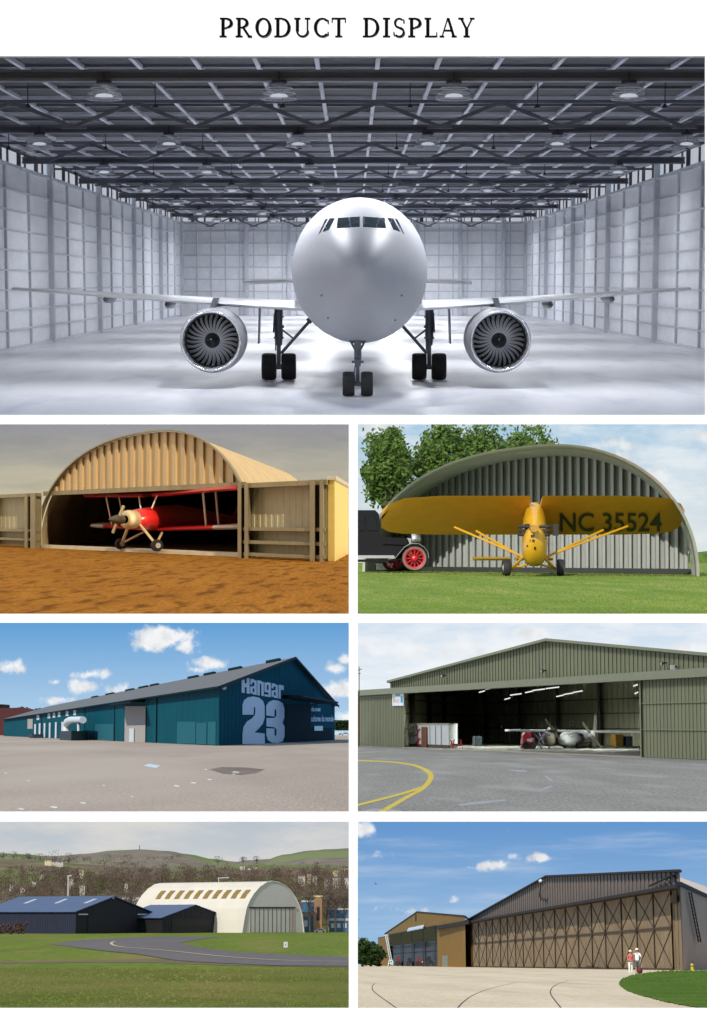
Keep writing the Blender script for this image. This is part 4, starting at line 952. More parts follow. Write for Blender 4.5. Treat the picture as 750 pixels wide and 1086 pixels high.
for c in 'Hangar':
    W_ = {'H': 1.25, 'r': .8}.get(c, 1); pts = []; fcs = []
    for a0_, a1_, b0_, b1_ in GL[c]:
        n_ = len(pts)
        for u, v in ((a0_, b0_), (a1_, b0_), (a1_, b1_), (a0_, b1_)):
            u = (x + u * W_) / tot; yt = 717.8 + 9.4 * u; yb = 734.6 + 7 * u; pts.append((256.3 + 44.7 * u, yb + (yt - yb) * v))
        fcs.append((n_, n_ + 1, n_ + 2, n_ + 3))
    on_front(pts, fcs, 'painted_letter', m_whit, hg4); x += W_ + .1
for s_, x0, x1, y0, y1 in (('Musiques', 330, 343, 742, 747.5), ('danses', 330, 340, 749.5, 754.5), ('cultures du monde', 330, 354, 759, 765.3)):
    vs_, fs2 = text_tris(s_, bold=.03); on_front([(x0 + u * (x1 - x0), y1 - v * (y1 - y0)) for u, v in vs_], fs2, 'painted_lettering', m_whit, hg4)
rectp(fr, 303, 747, 329, 786.5, 0, .06).build('sliding_door', m_tealb, hg4)
rectp(fr, 302, 772, 352, 786, -.065, .02).build('dark_base_band', m_tealb, hg4)  # darker teal band along the foot of the front
rectp(fr, 333, 770, 342, 775, -.09, .08).build('window', m_cock, hg4)
q0 = fr.pix(300, 742)[0]; q1 = fr.pix(338, 745)[0]; z_ = fr.pix(318, 743)[1]
m = MB(); m.hexa([fr.P(q0, -3.2, z_ - .2), fr.P(q1, -3.2, z_ - .2), fr.P(q1, 0, z_ - .1), fr.P(q0, 0, z_ - .1), fr.P(q0, -3.2, z_ + .05), fr.P(q1, -3.2, z_ + .05), fr.P(q1, 0, z_ + .5), fr.P(q0, 0, z_ + .5)]); m.build('front_canopy', m_fascia, hg4)
m = MB(); p = fr.P(fr.pix(233.5, 729.5)[0] + .3, -.3, fr.pix(233.5, 729.5)[1]); m.ball(p, .3, .3, .25); m.build('flood_lamp', m_shutw, hg4)
# apron marks
def mark(d, pts, mat, name='painted_mark', z=.004, lab=None):
    m = MB(); m.poly([d.g(x, y, z) for x, y in pts]); return m.build(name, mat, d=d, kind='structure', normals=False)
for i, (x, y, w_) in enumerate(((187, 833.5, 4), (205, 830.3, 3.5), (222, 826.8, 3), (250, 819, 4.5), (248, 821, 2.5), (57, 856, 5), (88, 851.5, 4), (22, 858, 4), (218, 816, 2), (110, 833, 2), (6, 820, 2), (161, 812.2, 9), (30, 828, 2), (140, 845, 2))):
    mark(d, [(x - w_, y), (x - w_ * .3, y - w_ * .25), (x + w_, y - .2), (x + w_ * .5, y + w_ * .28)], m_line if i != 11 else m_shutw)
mark(d, [(222, 816), (235, 813.5), (262, 814), (281, 816), (272, 820), (255, 822), (236, 820.5)], m_patch, 'tar_patch')
0 and mark(d, [(-60, 822), (60, 814), (160, 806), (232, 800), (232, 800.5), (160, 807), (60, 815.4), (-60, 824)], m_patch, 'tar_joint')
# behind: brick block at the far left, hedge and parked cars at the far right
m_brick = pm('dark red brick', srgb(92, 44, 40), rough=.85, var=.2, ns=3)
Y = 1000
bk = thing(d, 'brick_building', 'dark red brick building with uneven roofline behind the far end of the teal hangar', 'building', d.at(20, 780, Y))
m = MB(); P_ = [d.at(x, y, Y) for x, y in ((-60, 748), (3, 748), (3.2, 751), (20, 750.5), (38, 753), (52, 756), (62, 757))]; P_ = [Vector((p.x, Y, p.z)) for p in P_]
m.prism([Vector((P_[0].x, Y, 0))] + P_ + [Vector((P_[-1].x, Y, 0))], (0, 20, 0)); m.build('wall', m_brick, bk)
m = MB(); a_ = d.at(-60, 748, Y); b_ = d.at(3, 748, Y); m.box(a_.x, b_.x, Y - 1, Y + 20, a_.z, a_.z + .5); m.build('roof_coping', m_fascia, bk)
m_leafd = leaf_mat('dark hedge leaves', (.02, .045, .012), (.05, .09, .02), .3)
for i, (x_, y_) in enumerate(((6, 751), (26, 750), (41, 752), (49, 754))):
    t = d.at(x_, y_, 1025); tree(d, 'distant_tree', ['small dark tree top at the far left above the brick block', 'dark tree top above the brick roofline', 'dark tree top nearer the grey roof', 'last small tree top where the grey roof starts'][i], (t.x, 1025, 0), t.z, 5, t.z * .4, m_leafd, m_bark, seed=30 + i, n=24, per=30, leaf=1.0)
Y = 700; m = MB(); r = random.Random(3)
for i in range(2200):
    x = r.uniform(355, 373); p = d.at(x, r.uniform(764.5, 774), Y + r.uniform(0, 12)); a = Vector((r.gauss(0, 1), r.gauss(0, 1), r.gauss(0, 1))).normalized() * .45; b = a.orthogonal().normalized() * .4
    m.add([p - a, p - b, p + a, p + b], [(0, 1, 2, 3)])
m.build('far_hedge', m_leafd, d=d, kind='stuff', normals=False, label='dark green hedge line beyond the right corner of the teal hangar')
def small_car(d, px_, base_y, wpx, mat, lab, rot=0, Yq=None):
    p = d.g(px_, base_y); Yq = p.y; k = Yq / F; L = wpx * k; H_ = L * .34
    t = thing(d, 'parked_car', lab, 'car', p); x0 = p.x - L / 2
    m = MB(); pr = [(0, .12), (1, .12), (1, .55), (.82, .62), (.7, .98), (.3, 1), (.16, .62), (0, .55)]
    m.prism([(x0 + u * L, Yq, v * H_) for u, v in pr], (0, L * .4, 0)); m.build('body', mat, t)
    m = MB(); m.prism([(x0 + u * L, Yq - .02, v * H_) for u, v in ((.22, .62), (.78, .62), (.69, .92), (.32, .92))], (0, -.03, 0)); m.build('side_window', m_cock, t)
    for u in (.2, .8):
        m = MB(); m.lathe([(.02, -.1), (H_ * .24, -.1), (H_ * .24, .1), (.02, .1)], (x0 + u * L, Yq, H_ * .24), (0, 1, 0), 14); m.build('wheel', m_rubber, t)
small_car(d, 366.5, 780.3, 10, m_shutw, 'white car parked far away at the right edge by the teal hangar')
small_car(d, 361.5, 779.4, 5.5, m_fascia, 'dark car parked just beyond the right corner of the teal hangar')
m = MB()
for i in range(7): p = d.g(357 + i * 2.4, 781.6); m.box(p.x - .06, p.x + .06, p.y - .06, p.y + .06, 0, 1.1)
a_ = d.g(357, 781.6); b_ = d.g(372, 781.6)
for z_ in (.5, 1.05): m.box(a_.x, b_.x, a_.y - .05, a_.y + .05, z_, z_ + .09)
fe = thing(d, 'low_rail_fence', 'low pale rail fence beyond the right corner of the teal hangar', 'fence', a_); m.build('rails', m_shutw, fe)
sun(d, -48, 42, 3.6, (1, .96, .9))
link_sun(d)
# ================================================================== 5: the olive hangar with open front
d = d5 = Dio('olive hangar', 768, 2.4, 34, 620)
m_tar5 = pm('grey apron tarmac', srgb(146, 143, 138), rough=.9, var=.14, ns=.25, scale=(1, .2, 1), fine=.28, fs=9, spots=(srgb(168, 165, 160), .35, .52, .72), spec=.2)
ground(d, 376.5, 810, 864.5, m_tar5, name='apron')
s5 = sky_mat('pale hazy sky', d, 620, [(660, (205, 222, 238)), (700, (226, 236, 244)), (768, (236, 240, 244))], [(560, 672, 60, 9, .6), (450, 690, 70, 20, .6), (720, 690, 50, 14, .6)], wisps=((246, 248, 250), .008, .03, .35, .65, .8), ccol=(.9, .92, .94), nscale=.02)
skybox(d, 376.5, 810, 657, s5, emat('pale sky overhead', srgb(215, 225, 236), .9))
m_olive = pm('olive corrugated sheet', srgb(128, 131, 106), rough=.7, var=.07, ns=.5, scale=(1, 1, .3), spec=.2)
m_olive2 = pm('olive flat fascia', srgb(132, 136, 112), rough=.7, var=.05)
m_olinner = pm('lightened olive inner sheet', srgb(160, 160, 134), rough=.8, var=.12)  # colour lightened in place of stronger lamp light inside
m_fl5 = pm('hangar floor concrete', srgb(110, 108, 100), rough=.7, var=.12)
m_yline = pm('yellow road paint', srgb(215, 190, 60), rough=.8, var=.12, ns=2)
m_kerb = pm('pale concrete sill', srgb(178, 168, 152), rough=.8, var=.1)
A = d.g(430, 792.6); B_ = d.g(679, 802.8); e1 = (B_ - A) / 32; e2 = Vector(((700 - 375) / 2000, 1, 0)) * 3.2
fr = Frame(A, e1, e2, d); P5 = lambda x, y, b=0: fr.pix(x, y, b)
aL = P5(414, 760)[0]; aR = P5(760, 760)[0] + 8; zh0 = P5(500, 737)[1]; zhA = P5(560, 728.5)[1]
hl = (P5(433, 734)[1] + P5(678, 724.5)[1]) / 2; hu = (P5(414, 728)[1] + P5(748, 713.5)[1]) / 2
aA, zA = P5(580, 680.5); zeL = P5(414, 724)[1]; aT, zT = P5(750, 696.6)
slope = (zA - zeL) / (aA - aL); aR = aA + (zA - zeL) / ((zA - zT) / (aT - aA)) if zA > zT else aR
aR = min(aR, P5(800, 760)[0])
zr = lambda a: zA - (zA - zeL) * (aA - a) / (aA - aL) if a < aA else zA - (zA - zT) * (a - aA) / (aT - aA)
hg5 = thing(d, 'olive_hangar', 'wide olive green corrugated hangar with dark open front and low pitched roof', 'hangar', fr.P(aA, 0, 0))
m = MB(); m.corr(fr, aL, aR, hu, zr, b=0, pitch=.42, depth=.045); m.build('gable_wall', m_olive, hg5, normals=False)
x0 = P5(379, 760)[0]
m = MB(); m.fbox(fr, x0, aR, -.9, -.2, hl, hu); m.build('header_beam', m_olive2, hg5)
m = MB()
for a_, a2 in ((aL - .3, aA), (aA, aR)):
    m.hexa([fr.P(a_, -.5, zr(a_)), fr.P(a2, -.5, zr(a2)), fr.P(a2, 22, zr(a2)), fr.P(a_, 22, zr(a_)), fr.P(a_, -.5, zr(a_) + .22), fr.P(a2, -.5, zr(a2) + .22), fr.P(a2, 22, zr(a2) + .22), fr.P(a_, 22, zr(a_) + .22)])
m.build('roof', m_olive2, hg5)
DL = 20
m = MB(); m.corr(fr, aL, aR, 0, lambda a: zr(a) - .02, b=DL, pitch=.8, depth=.06); m.build('back_wall', m_olinner, hg5, normals=False)
fside = Frame(fr.P(aL, 0, 0), fr.e2, fr.e1, d)
m = MB(); m.corr(fside, 0, DL, 0, zr(aL), b=0, pitch=.8, depth=.05); m.build('side_wall', m_olinner, hg5, normals=False)
fside = Frame(fr.P(aR, 0, 0), fr.e2, fr.e1, d)
m = MB(); m.corr(fside, 0, DL, 0, zr(aR), b=0, pitch=.8, depth=.05); m.build('side_wall', m_olinner, hg5, normals=False)
for b_ in (5, 10, 15):
    m = MB(); m.fbox(fr, aL + .1, aL + .9, b_ - .15, b_ + .15, 0, zr(aL) - .1); m.build('column', m_frdark, hg5)
    m = MB(); m.hexa([fr.P(aL + .1, b_ - .1, zr(aL) - .9), fr.P(aA, b_ - .1, zA - .7), fr.P(aA, b_ + .1, zA - .7), fr.P(aL + .1, b_ + .1, zr(aL) - .9), fr.P(aL + .1, b_ - .1, zr(aL) - .3), fr.P(aA, b_ - .1, zA - .2), fr.P(aA, b_ + .1, zA - .2), fr.P(aL + .1, b_ + .1, zr(aL) - .3)]); m.build('rafter', m_frdark, hg5)
    m = MB(); m.hexa([fr.P(aA, b_ - .1, zA - .7), fr.P(aR, b_ - .1, zr(aR) - .9), fr.P(aR, b_ + .1, zr(aR) - .9), fr.P(aA, b_ + .1, zA - .7), fr.P(aA, b_ - .1, zA - .2), fr.P(aR, b_ - .1, zr(aR) - .3), fr.P(aR, b_ + .1, zr(aR) - .3), fr.P(aA, b_ + .1, zA - .2)]); m.build('rafter', m_frdark, hg5)
for i in range(1, 6):
    a_ = aL + (aR - aL) * i / 6; m = MB(); m.fbox(fr, a_ - .2, a_ + .2, DL - .5, DL - .1, 0, zr(a_) - .2); m.build('column', m_frdark, hg5)
for z_ in (1.9, 3.6, 5.2):
    m = MB(); m.fbox(fr, aL, aR, DL - .2, DL - .08, z_ - .06, z_ + .06); m.build('girt', m_frdark, hg5)
    m = MB(); m.fbox(fr, aL + .06, aL + .2, 0.4, DL, z_ - .06, z_ + .06); m.build('girt', m_frdark, hg5)
m = MB(); m.fbox(fr, aL, aR, .4, DL, .004, .02); m.build('floor_slab', m_fl5, hg5)
m = MB(); m.fbox(fr, P5(430, 793)[0], P5(681, 803)[0], -1.0, .38, .004, .035); m.build('sill', m_kerb, hg5)
for q0, q1, n_ in ((380.5, 431, 3), (679, 790, 7)):
    a_, a2 = P5(q0, 770)[0], P5(q1, 770)[0]; m = MB(); m.corr(fr, a_, a2, .02, hl + .02, b=-.35, pitch=.32, depth=.03); dl = m.build('door_leaf', m_olive, hg5, normals=False)
    for z_ in ((hl * .36, hl * .7) if n_ > 3 else (hl * .97,)):
        m = MB(); m.fbox(fr, a_, a2, -.47, -.42, z_ - .03, z_ + .03); m.build('seam', m_olive2, dl)
    m = MB(); m.fbox(fr, a_ if n_ > 3 else a2 - .12, a_ + .12 if n_ > 3 else a2, -.5, -.2, 0, hl + .02); m.build('edge_trim', m_olive2, dl)
# lights in the roof: lit strips seen through the front
m_tube = emat('lit strip lamp', srgb(235, 238, 235), 1.1)
q = [(521, 730.5, 6, 4), (511, 734, 3, 6), (547, 737, 6, 7), (561, 734.3, 4, 7), (571.5, 732, 6.5, 7), (586, 730, 7, 7), (538, 741.5, 3, 9), (594, 738.5, 4, 12), (603, 736.2, 5, 12), (613, 734, 5, 12), (674, 727.5, 2.5, 3), (675, 735.5, 2, 5)]
for i, (x_, y_, w_, b_) in enumerate(q):
    a_, z_ = P5(x_ - w_, y_ + .8, b_); a2, z2 = P5(x_ + w_, y_ - .8, b_); z_ = min(z_, z2); a2 += 0; tz = zr((a_ + a2) / 2)
    lab = '%s strip light glowing under the olive hangar roof, %s' % (['pale', 'bright'][w_ > 5], 'counted number %s from the left' % ['one', 'two', 'three', 'four', 'five', 'six', 'seven', 'eight', 'nine', 'ten', 'eleven', 'twelve'][sorted(range(12), key=lambda k: q[k][0]).index(i)])
    t = thing(d, 'strip_light', lab, 'strip light', fr.P(a_, b_, z_), group='strip lights inside the olive hangar')
    m = MB(); m.add([fr.P(a_, b_, z_), fr.P(a2, b_, z2), fr.P(a2, b_ + .15, z2), fr.P(a_, b_ + .15, z_)] + [fr.P(a_, b_, z_ + .1), fr.P(a2, b_, z2 + .1), fr.P(a2, b_ + .15, z2 + .1), fr.P(a_, b_ + .15, z_ + .1)], [(0, 3, 2, 1), (4, 5, 6, 7), (0, 1, 5, 4), (1, 2, 6, 5), (2, 3, 7, 6), (3, 0, 4, 7)])
    m.build('tube', m_tube, t)
    m = MB(); m.tube([fr.P(a_ * .5 + a2 * .5, b_, (z_ + z2) / 2 + .1), fr.P(a_ * .5 + a2 * .5, b_, max(tz, z_ + .3))], .02, 5); m.build('rod', m_frdark, t)
# cabin container just inside
m_cab = pm('white cabin sheet', srgb(196, 200, 204), rough=.6, var=.05)
m_brown = pm('brown timber door', srgb(116, 68, 38), rough=.6, var=.12)
ca = thing(d, 'site_cabin', 'white portable cabin with brown door standing inside the hangar at left', 'cabin', fr.P(P5(455, 770, 1)[0], 1, 0))
c0 = P5(433.5, 780, .7)[0]; c1 = P5(476, 780, .7)[0]; zt = P5(455, 768.5, .7)[1]
m = MB(); m.fbox(fr, c0, c1, .7, 3.2, .35, zt); m.build('wall', m_cab, ca)
m = MB(); m.fbox(fr, c0, c1, .72, 3.2, .02, .35); m.build('base', m_frdark, ca)
m = MB(); m.fbox(fr, c0 - .05, c1 + .05, .62, 3.25, zt, zt + .12); m.build('roof', m_olinner, ca)
rectp(fr, 447.3, 771, 453, 794, .7, .1).build('door', m_brown, ca)
rectp(fr, 435.5, 770, 440, 773.5, .7, .05).build('window', m_cock, ca); rectp(fr, 435, 775, 440, 782, .7, .05).build('window', m_cock, ca)
for x_ in (456, 462, 468): rectp(fr, x_ - .2, 770, x_ + .2, 791, .7, .03).build('panel_joint', m_fl5, ca)
m = MB()
for p in (((442, 768.6), (444, 790)), ((441, 781), (445.5, 773)), ((440, 790), (446, 783)), ((441, 787), (446, 791))): (lambda A_, B2: m.beam(fr.P(A_[0], .62, A_[1]), fr.P(B2[0], .62, B2[1]), .03, .14, up=(1, 0, 0)))(P5(*p[0], .7), P5(*p[1], .7))
m.build('red_sticker_art', pm('dark red vinyl', srgb(130, 22, 40), rough=.5), ca)
# sign on the left door
sg = thing(d, 'door_sign', 'square white sign with blue swoosh fixed at the top of left door', 'sign', fr.P(P5(422, 740)[0], -.5, P5(422, 748)[1]))
rectp(fr, 416.3, 735, 428.3, 748.6, -.5, .05).build('board', pm('white sign face', srgb(232, 240, 246), rough=.5, var=.02), sg)
m_cy = pm('sign blue', srgb(40, 150, 190), rough=.5, var=.05); m_pk = pm('sign pale pink', srgb(235, 200, 205), rough=.5, var=.05)
rectp(fr, 419.3, 736.3, 424, 738, -.56, .01).build('logo_stroke', m_cy, sg); rectp(fr, 425, 738.5, 427, 745, -.56, .01).build('logo_stroke', m_cy, sg); rectp(fr, 419, 741.5, 423, 745, -.56, .01).build('logo_patch', m_pk, sg)
rectp(fr, 417.2, 739, 418.3, 745, -.56, .01).build('logo_stroke', m_yline, sg)
# floodlights
for i, (x_, y_, mt, w_, lab) in enumerate(((474, 717, m_blk, 1.8, 'black floodlight on the left slope of the olive gable'), (580, 712, m_blk, 1.9, 'black floodlight below the peak of the olive gable'), (707.5, 704, m_blk, 1.8, 'black floodlight beside the white box on the right of the olive gable'), (719, 708, m_shutw, 2.4, 'white box lamp on the right of the olive gable'))):
    a_, z_ = P5(x_, y_); t = thing(d, 'floodlight', lab, 'floodlight', fr.P(a_, -.3, z_), group='lamps on the olive gable')
    k = fr.P(a_, 0, 0).y / F * w_
    m = MB(); c = fr.P(a_, 0, z_) + Vector((-.5, -.6, 0)); m.hexa([c + Vector(v) * k for v in ((-1, -1, -1.1), (1, -1, -1.1), (.8, 1, -.7), (-.8, 1, -.7), (-1, -1, .9), (1, -1, .9), (.8, 1, .7), (-.8, 1, .7))]); m.build('housing', mt, t)
    m = MB(); m.hexa([c + Vector(v) * k for v in ((-.8, -1.05, -.9), (.1, -1.05, -.9), (.1, -1.0, -.9), (-.8, -1.0, -.9), (-.8, -1.05, .6), (.1, -1.05, .6), (.1, -1.0, .6), (-.8, -1.0, .6))]); m.build('lens', m_shutw, t)
    m = MB(); m.tube([c, fr.P(a_, 0.1, z_ + .1)], .06, 6); m.build('arm', m_blk, t)
# yellow taxi line: outer ring and inner lane, faint grey marks
def ribbon(d, pts, wd, mat, name, z=.004, kind='structure'):
    """a painted line of even width on the ground along points given as seen"""
    P_ = [d.g(x, y, z) for x, y in pts]; m = MB(); n = len(P_); L_ = []; R_ = []
    for i, p in enumerate(P_):
        t = (P_[min(i + 1, n - 1)] - P_[max(0, i - 1)]).normalized(); w_ = wd[i] if isinstance(wd, (list, tuple)) else wd; s_ = Vector((-t.y, t.x, 0)) * w_ / 2; L_.append(p + s_); R_.append(p - s_)
    m.add(L_ + R_, [(i, i + 1, n + i + 1, n + i) for i in range(n - 1)]); return m.build(name, mat, d=d, kind=kind, normals=False)
def smooth(pts, k=6):
    out = []
    for i in range(len(pts) - 1):
        p0 = pts[max(i - 1, 0)]; p1 = pts[i]; p2 = pts[i + 1]; p3 = pts[min(i + 2, len(pts) - 1)]
        for j in range(k):
            t = j / k; out.append(tuple(.5 * (2 * b + (c - a) * t + (2 * a - 5 * b + 4 * c - e) * t * t + (3 * b - a - 3 * c + e) * t ** 3) for a, b, c, e in zip(p0, p1, p2, p3)))
    return out + [pts[-1]]
def band(d, up, lo, mat, name, z=.004):
    a_ = smooth(up); b_ = smooth(lo); m = MB(); m.add([d.g(x, y, z) for x, y in a_] + [d.g(x, y, z) for x, y in b_], [(i, i + 1, len(a_) + i + 1, len(a_) + i) for i in range(len(a_) - 1)]); return m.build(name, mat, d=d, kind='structure', normals=False)
band(d, [(378, 806), (410, 807.2), (436, 810), (452, 815), (459.5, 821), (458, 829), (449, 838), (436, 845), (405, 863)], [(378, 807.3), (410, 808.5), (434, 811.5), (447, 816), (454, 822), (452, 829), (442, 838), (428, 845.5), (397, 863)], m_yline, 'yellow_line')
band(d, [(447, 834), (430, 839.5), (410, 845), (378, 853)], [(444, 837.5), (430, 842), (410, 847.3), (378, 855.5)], m_yline, 'yellow_line', z=.008)
m_fade = pm('faded white paint', srgb(160, 162, 166), rough=.85, var=.12, ns=1.5)
for pts in ([(486, 853), (502, 850.5), (535, 848), (538, 849.5), (510, 853), (488, 855)], [(577, 823), (580, 823), (588, 828.5), (584, 828.8)], [(569, 838.5), (584, 833), (587, 834.5), (573, 839.5)], [(538, 816), (558, 817), (560, 818.5), (550, 818.8), (542, 817.4)], [(378, 862), (395, 857.5), (415, 858), (440, 863), (432, 863.5), (410, 860), (392, 860.5)]):
    mark(d, pts, m_fade)
# aerial, orange post
ae = thing(d, 'radio_aerial', 'thin radio aerial standing above the left end of the olive hangar', 'aerial', d.g(381, 792)); Yq = d.g(381, 792).y + 1.5
m = MB(); m.tube([d.at(381, 792, Yq), d.at(381, 707, Yq)], .05, 6); m.build('mast', m_frdark, ae)
m = MB(); m.tube([d.at(379, 711, Yq), d.at(384, 709.5, Yq)], .04, 5); m.tube([d.at(380, 714.5, Yq), d.at(382.6, 714, Yq)], .04, 5); m.build('crossbar', m_frdark, ae)
p0 = d.g(380.3, 791.5); m = MB(); m.tube([(p0.x, p0.y, 0), (p0.x, p0.y, d.at(380, 735, p0.y).z)], .1, 8); po = thing(d, 'orange_post', 'rusty orange post at the left end of the olive hangar door', 'post', p0); m.build('shaft', m_brown, po); m = MB(); m.tube([(p0.x, p0.y, d.at(380, 735, p0.y).z), (p0.x, p0.y, d.at(380, 734, p0.y).z)], .14, 8); m.build('cap', m_frdark, po)
# the twin engine high wing plane inside, built at its depth behind the front
Y = 190.0; PX = lambda x, y, Yq=190.0: d.at(x, y, Yq)
m_pw = pm('white aircraft paint worn', srgb(196, 200, 204), rough=.7, var=.06, spec=.15)
tw = thing(d, 'twin_propeller_plane', 'white twin engine high wing plane parked facing out in the olive hangar', 'airplane', Vector((PX(605, 797).x, Y, 0)))
m = MB(); p = [PX(x, y, Y) for x, y in ((541, 773.6), (541, 775.6), (690, 777.6), (690, 775.4))]; m.prism(p, (0, 6, 0)); m.build('wing', m_pw, tw)
m = MB(); m.loft([oc(598, 601, 784, 788, Y - 5), oc(593, 604, 781, 790.5, Y - 4), oc(592, 608, 778.5, 792, Y - 2), oc(593, 613, 775.5, 792, Y), oc(596, 620, 775.5, 791, Y + 6), oc(602, 626, 777, 789, Y + 16)]); bt = m.build('fuselage', m_pw, tw, smooth=True); bv5 = BVHTree.FromPolygons(m.v, m.f)
for P_ in ([(598, 779), (603, 777.8), (603.5, 781.5), (597.5, 782.5)], [(604.2, 777.8), (608, 777.8), (607.5, 781.5), (604.3, 781.5)], [(610, 778.5), (614, 778.5), (614, 782), (610, 782)]):
    cs = [proj(x, y, .05, bv5) for x, y in P_]
    if all(cs): m = MB(); m.poly(cs); m.build('window', m_cock, bt, normals=False)
for ex in (627, 587.5):
    c = PX(ex, 779 if ex > 600 else 775.5, Y - 3.2); m = MB(); m.lathe([(.04, -.3), (.22, -.1), (.42, .2), (.45, 2.2), (.2, 3)], c, (0, 1, 0), 16); e_ = m.build('engine', m_blk if ex < 600 else m_pw, tw, smooth=True)
    m = MB(); m.beam(c + Vector((-.85, -.15, 1.2)), c + Vector((.85, -.15, -1.2)), .2, .05, up=(0, 1, 0)); m.build('propeller', m_frdark, e_)
for x_ in (612, 626.5, 599): 
    m = MB(); p = PX(x_, 790, Y); m.tube([(p.x, Y, .3), (p.x, Y, p.z)], .07, 6); s_ = m.build('gear_leg', m_pw, tw); m = MB(); m.lathe([(.02, -.12), (.32, -.12), (.32, .12), (.02, .12)], (p.x, Y, .32), (1, 0, 0), 14); m.build('wheel', m_rubber, s_)
# a second light plane, engine bared, with red nose cover to its left
pb = thing(d, 'stripped_plane', 'small plane with bared engine frame left of the white twin', 'airplane', Vector((PX(581, 797).x, Y - 4, 0)))
m = MB(); m.loft([oc(577, 588, 778, 790, Y - 5), oc(575, 590, 776, 792, Y - 3), oc(577, 589, 776, 791, Y + 4)]); m.build('fuselage', pm('dull primer', srgb(120, 118, 100), rough=.7), pb, smooth=True)
m = MB()
for q0, q1 in (((571, 776), (577, 790)), ((577, 776), (571, 788)), ((571, 788), (577, 797)), ((574, 776), (584, 780)), ((584, 790), (580, 797)), ((566, 778), (572, 784))): m.tube([PX(*q0, Y - 5.5), PX(*q1, Y - 5.5)], .07, 6)
m.build('engine_frame', pm('steel blue', srgb(90, 96, 120), rough=.5), pb)
rc_ = thing(d, 'red_tug', 'small red tug with white arrow nose left of the planes in the olive hangar', 'tug', Vector((PX(560, 797).x, Y - 6, 0)))
m_red5 = pm('red machine paint', (.42, .015, .025), rough=.45, var=.1)
m = MB(); m.prism([PX(x, y, Y - 7) for x, y in ((555, 796), (555.5, 780), (558, 776.5), (564, 776.5), (564, 782), (567, 784), (567, 796))], (0, 3, 0)); m.build('body', m_red5, rc_)
m = MB(); m.prism([PX(x, y, Y - 7.3) for x, y in ((559, 784), (566, 782.5), (564, 787), (559.5, 786))], (0, .2, 0)); m.build('white_marking', m_pw, rc_)
for x_ in (557.5, 565): m = MB(); m.lathe([(.02, -.15), (.33, -.15), (.33, .15), (.02, .15)], (PX(x_, 790, Y - 7).x, Y - 7, .33), (0, 1, 0), 14); m.build('wheel', m_rubber, rc_)
for nm, x0, x1, y0, col, lab in (('tool_cabinet', 653, 661, 779, (120, 88, 24), 'yellow brown tool cabinet at the right of the olive hangar'), ('tool_chest', 664, 671, 781, (44, 60, 70), 'dark blue tool chest right of the yellow cabinet'), ('equipment_case', 504, 511, 781, (52, 66, 74), 'blue grey equipment case in the shadowed left bay')):
    p = PX(x0, y0, Y + 8); q2 = PX(x1, y0, Y + 8); t = thing(d, nm, lab, 'cabinet', Vector(((p.x + q2.x) / 2, Y + 8, 0)))
    mt = pm(nm + ' paint', srgb(*col), rough=.5, var=.1); m = MB(); m.box(p.x, q2.x, Y + 8, Y + 12, .12, p.z); m.build('cabinet_body', mt, t)
    for j in range(3): m = MB(); zz = .3 + j * (p.z - .3) / 3; m.box(p.x + .06, q2.x - .06, Y + 7.95, Y + 8, zz, zz + (p.z - .3) / 3 - .08); m.build('drawer', mt, t)
tr_ = thing(d, 'hand_trolley', 'red handled trolley standing between the cabin and dark bay', 'trolley', Vector((PX(483, 795).x, 186, 0)))
m = MB(); 
for q0, q1 in (((478, 785), (482, 794)), ((482, 784), (480, 794)), ((478, 789), (490, 790)), ((488, 784), (491, 794))): m.tube([PX(*q0, 186), PX(*q1, 186)], .06, 6)
m.build('frame', m_red5, tr_); m = MB(); m.box(PX(479, 792, 186).x, PX(490, 792, 186).x, 186, 188, .3, .38); m.build('deck', m_brown, tr_)
nb = thing(d, 'notice_board', 'small pale notice on the rear wall of the olive hangar', 'notice', fr.P(P5(606, 767, DL - .5)[0], DL - .5, 3)); rectp(fr, 604, 765, 608.5, 769.5, DL - .5, .06).build('sheet', m_cab, nb); rectp(fr, 605, 766, 607.5, 768.5, DL - .57, .02).build('print', m_fl5, nb)
fin = thing(d, 'stored_propeller_blade', 'tall pale blade leaning upright behind the right engine', 'propeller blade', PX(631, 775, Y + 9)); m = MB(); m.prism([PX(x, y, Y + 9) for x, y in ((629, 776), (632.5, 776), (633, 765), (631.5, 756), (630, 765))], (0, .15, 0)); m.build('blade', m_fl5, fin); m = MB(); m.prism([PX(x, y, Y + 9) for x, y in ((629, 797), (632.5, 797), (632.5, 776), (629, 776))], (0, .3, 0)); m.build('stand', m_frdark, fin)
for x_, y_, b_ in ((470, 742, 5), (520, 731, 6), (552, 736, 9), (590, 733, 11), (640, 735, 10)):  # leftmost stands at no strip, added to brighten the left bay
    a_, z_ = P5(x_, y_, b_); area(d, fr.P(a_, b_, z_ - .3), 2.5, 1100, (.95, 1, .93), name='strip_and_fill_light', spread=175)
sun(d, -62, 38, 1.5, (1, .97, .93), ang=10)
link_sun(d)
# ================================================================== 6: blue sheds and white hangar on the airfield, hills behind
d = d6 = Dio('airfield', 972, 4.0, 34, 4200)
m_gr6 = pm('rough airfield grass', (.10, .165, .018), col2=(.17, .22, .028), rough=.95, ns=.09, scale=(1, .14, 1), fine=.22, fs=1.6, spots=((.24, .20, .065), .11, .52, .72), spec=.1)
ground(d, -60, 373, 1073, m_gr6, Yb=1500)
s6 = sky_mat('grey cloudy sky', d, 4200, [(870, (184, 194, 204)), (900, (205, 208, 210)), (925, (214, 214, 212)), (975, (214, 214, 212))], [], wisps=((222, 218, 212), .006, .022, .38, .66, .85), nscale=.02)
skybox(d, -60, 373, 868, s6, emat('cloudy sky overhead', srgb(205, 212, 222), .9), Yf=34)
sky6 = None
